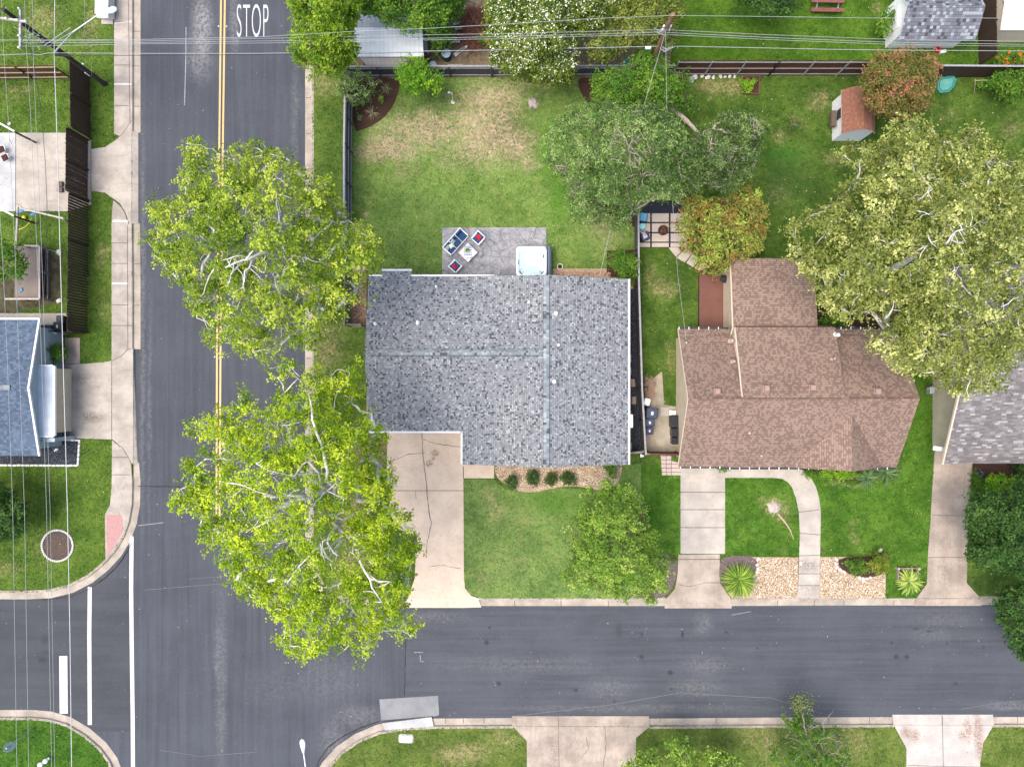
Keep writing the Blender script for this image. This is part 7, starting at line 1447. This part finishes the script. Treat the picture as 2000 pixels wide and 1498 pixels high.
tree('small_tree', 'light green sapling top at the bottom edge nearest the lawn centre', (1325, 1450), [(1304, 1460), (1325, 1450), (1342, 1448), (1340, 1462), (1360, 1478), (1370, 1500), (1345, 1540), (1310, 1540), (1320, 1485)], 2.5, 4.2, L_MAPLE, BARK_GREY, G_LOT, lsize=.15, dens=85, lump=11, trunk=.05, gap=.2, twigs=.8)
tree('small_tree', 'light green sapling top at the bottom edge, rightmost', (1390, 1460), [(1378, 1478), (1395, 1468), (1408, 1482), (1425, 1478), (1442, 1492), (1440, 1540), (1385, 1540), (1392, 1500)], 2.5, 4.2, L_MAPLE, BARK_GREY, G_LOT, lsize=.15, dens=85, lump=10, trunk=.05, gap=.2, twigs=.8)
tree('tree', 'dark green bush-like tree on the left lawn edge', (35, 990), [(-60, 930), (0, 945), (25, 955), (45, 985), (48, 1020), (35, 1045), (0, 1060), (-60, 1070)], 2, 3.6, L_DARK, BARK, G_LOT, lsize=.13, dens=130, lump=18, trunk=.1, gap=.04, clump=.27)
tree('tree', 'leafy green tree over the wooden platform at the left edge', (20, 510), [(-60, 460), (0, 468), (22, 480), (40, 488), (48, 502), (48, 525), (30, 540), (0, 545), (-60, 550)], 3, 5, L_MID, BARK, G_LOT, lsize=.16, dens=95, lump=18, trunk=.1, gap=.1)
# shrubs
bush('hedge', 'clipped green hedge between carport and street fence', [(84, 672), (122, 672), (124, 706), (100, 712), (84, 706)], 1.3, L_MID, cat='hedge', lsize=.09, clump=.2, dens=170)
bush('vine', 'pale green vine sprawling over the right end of the back fence', [(1905, 180), (1925, 160), (1945, 140), (1975, 132), (2040, 130), (2040, 170), (1995, 175), (1982, 205), (1968, 210), (1962, 190), (1940, 178)], 1.9, L_MID, gap=.2, lsize=.13)
bush('shrub', 'round green shrub between the hot tub and the black side fence', [(1186, 500), (1200, 486), (1218, 484), (1236, 495), (1248, 515), (1246, 540), (1230, 545), (1210, 535), (1192, 525)], 2.2, L_MID, lsize=.12, base=(1212, 512))
bush('shrub', 'thin dry shrub on the lawn left of the red-roofed shed', [(1530, 235), (1548, 228), (1568, 225), (1572, 245), (1565, 262), (1548, 268), (1535, 255)], 1.3, L_OAK, gap=.45, twigs=.9)
bush('shrub', 'low dark shrubs in the gap behind the brown roof', [(1600, 615), (1640, 612), (1660, 625), (1655, 642), (1605, 642)], 1.2, L_MID, lsize=.12)
for k, (x, y, r_) in enumerate(((999, 940, 14), (1042, 934, 15), (1077, 939, 13), (1108, 934, 13), (1117, 940, 11))):
    bush('rose_bush', ['dark rose bush at the left end of the front gravel bed', 'second rose bush from the left in the front gravel bed', 'middle rose bush with pink blooms in the front gravel bed', 'fourth rose bush from the left in the front gravel bed', 'rightmost small rose bush in the front gravel bed'][k], circle(x, y, r_, 9, .3), .8, L_DARK, 'rose bushes in front of the grey roof', 'rose bush', lsize=.09, clump=.16, lump=9, dens=150, gap=.2, flowers=(F_RED, .05 if k != 2 else .12, .08))
bush('shrub', 'leafy green shrub at the right end of the front gravel bed', [(1178, 908), (1205, 905), (1212, 920), (1195, 935), (1180, 925)], .9, L_MID)
bush('shrub', 'small bright green ground plant in grey mulch by the kerb', circle(1312, 1095, 7), .35, L_MID, lsize=.08, clump=.12, lump=7)
bush('shrub', 'dark fine-leaved shrub in the stone-ringed bed', [(1650, 1090), (1690, 1088), (1700, 1105), (1690, 1122), (1665, 1122), (1648, 1108)], .9, L_MID, lsize=.09)
bush('shrub', 'yellow-green shrub at the right of the stone-ringed bed', [(1692, 1090), (1715, 1078), (1735, 1085), (1742, 1102), (1730, 1120), (1712, 1126), (1695, 1115)], 1.1, leafmat('leaf_lime', (.08, .14, .015), (.20, .25, .03), (.35, .38, .06)), lsize=.09)
bush('hedge', 'bright low hedge below the middle of the brown roof', [(1598, 918), (1620, 914), (1650, 913), (1676, 916), (1678, 934), (1650, 940), (1620, 938), (1600, 932)], .9, L_BRIGHT, cat='hedge', lsize=.09, clump=.16)
bush('shrub', 'dark green shrub left of the bright low hedge', [(1562, 916), (1596, 915), (1600, 932), (1585, 940), (1568, 932)], .7, L_MID)
bush('shrub', 'small tuft of green by the inner corner of the brown gutter', [(1402, 910), (1425, 912), (1424, 920), (1408, 922)], .5, L_MID, lsize=.08, clump=.12, lump=8)
bush('shrub', 'large bright leafy shrub in the bed at the far right', [(1925, 935), (1955, 922), (1985, 930), (1990, 950), (1965, 962), (1945, 970), (1925, 958)], 1.2, L_BRIGHT, lsize=.13)
bush('shrub', 'mixed dark shrub at the left of the far right bed', [(1900, 925), (1920, 918), (1925, 945), (1920, 975), (1900, 972)], .7, L_MID)
bush('shrub', 'dark shrub at the far right edge below the taupe roof', [(1985, 910), (2040, 910), (2040, 960), (1995, 955)], 1.3, L_DARK)
bush('vegetable_plants', 'leafy green plants filling the red raised bed', [(1450, 153), (1480, 153), (1478, 180), (1449, 180)], .6, L_BRIGHT, cat='plant', lsize=.11, clump=.14, lump=11, flowers=(F_RED, .04, .08))
bush('flower_bush', 'orange-flowered bush by the fence at the top right', [(1940, 105), (1962, 98), (1995, 102), (2030, 105), (2030, 128), (1945, 128)], .9, L_MID, cat='flowers', flowers=(F_ORANGE, .22, .13))
bush('flower_bush', 'salmon-flowered shrub beside the brush pile', [(932, 66), (955, 64), (962, 80), (958, 95), (940, 92), (934, 80)], 1.2, L_MID, cat='flowers', flowers=(simple('salmon', (.55, .16, .10), .8), .15, .09))
bush('shrub', 'low vines creeping along the top right of the small shed roof edge', [(1505, 640-430), (1512, 640-432), (1510, 640-425)], .3, L_DARK, lump=6) if 0 else None
# spiky plants
spiky('sago_palm', 'large spiky yellow-green palm in the grey mulch circle', 1441, 1130, 37, 330, .9, L_SPIKE, .028, .35)
spiky('yucca', 'bright small yucca in the mulch corner', 745.5, 196, 9, 30, .35, L_SPIKE, .03, .4); spiky('yucca', 'smallest green yucca at the lower left of the mulch corner', 704, 231, 8, 24, .3, L_PALM, .03, .5)
spiky('ornamental_grass', 'wispy pale grass clump in the centre of the mulch corner', 728, 222, 17, 40, .6, L_DRYGR, .012, .7); spiky('ornamental_grass', 'wispy dark grass clump at the top of the mulch corner', 757, 176, 15, 36, .6, L_DRYGR, .012, .7)
spiky('fan_palm', 'grey-green fan palm nearest the bright low hedge', 1690, 932, 26, 70, .8, L_PALM, .03, .5); spiky('fan_palm', 'grey-green fan palm at the lower right corner of the brown roof', 1728, 922, 28, 80, .9, L_PALM, .03, .4)
spiky('broadleaf_plant', 'broad yellow-green leaves spilling over the wooden box bed', 1774, 1134, 28, 150, .6, tintmat('leaf_canna', [(0, (.04, .11, .015)), (.5, (.13, .22, .03)), (1, (.38, .40, .10))]), .06, .5)
t = thing('blue_pot', 'blue glazed pot at the corner below the taupe roof', 'pot', G(1910, 924)); mm = MB(); mm.lathe(G(1910, 924), [(.12, 0), (.2, .18), (.2, .3), (.17, .3), (.15, .22), (.001, .22)], 16); mm.build('pot_body', simple('glaze_blue', (.03, .08, .30), .2, .1, 4, spec=.6), t); mm = MB(); mm.lathe(G(1910, 924)+Vector((0, 0, .24)), [(.15, 0), (.001, .01)], 12); mm.build('soil', MULCH, t)
grow_grass(110)
LP_ = []
for (poly, z, m_) in LAWNS+[p for p in PAVED if p[1] > -.16]:
    A = np.array(poly, float); lo = np.maximum(A.min(0), (0, 0)); hi = np.minimum(A.max(0), (2000, 1498))
    n = int(max(0, (hi-lo).prod())/PPM**2*(.5 if z > -.1 else .12)); P = RNG.uniform(lo, hi, (n, 2)); P = P[inside(P, poly)]; C = G2(P, np.zeros(len(P))); C[:, 2] = max(z, z+.03 if z > -.1 else z+.01)+.03; LP_.append(C)
LP_ = np.concatenate(LP_); n = len(LP_); N = np.array([0, 0, 1.0])+RNG.normal(size=(n, 3))*0.35; N /= np.linalg.norm(N, axis=1)[:, None]
g_ = leaves('leaf_litter', LP_, N, RNG.uniform(.04, .10, n), RNG.random(n), leafmat('litter', (.20, .12, .05), (.42, .34, .16), (.5, .5, .35), .1), None); g_['kind'] = 'stuff'
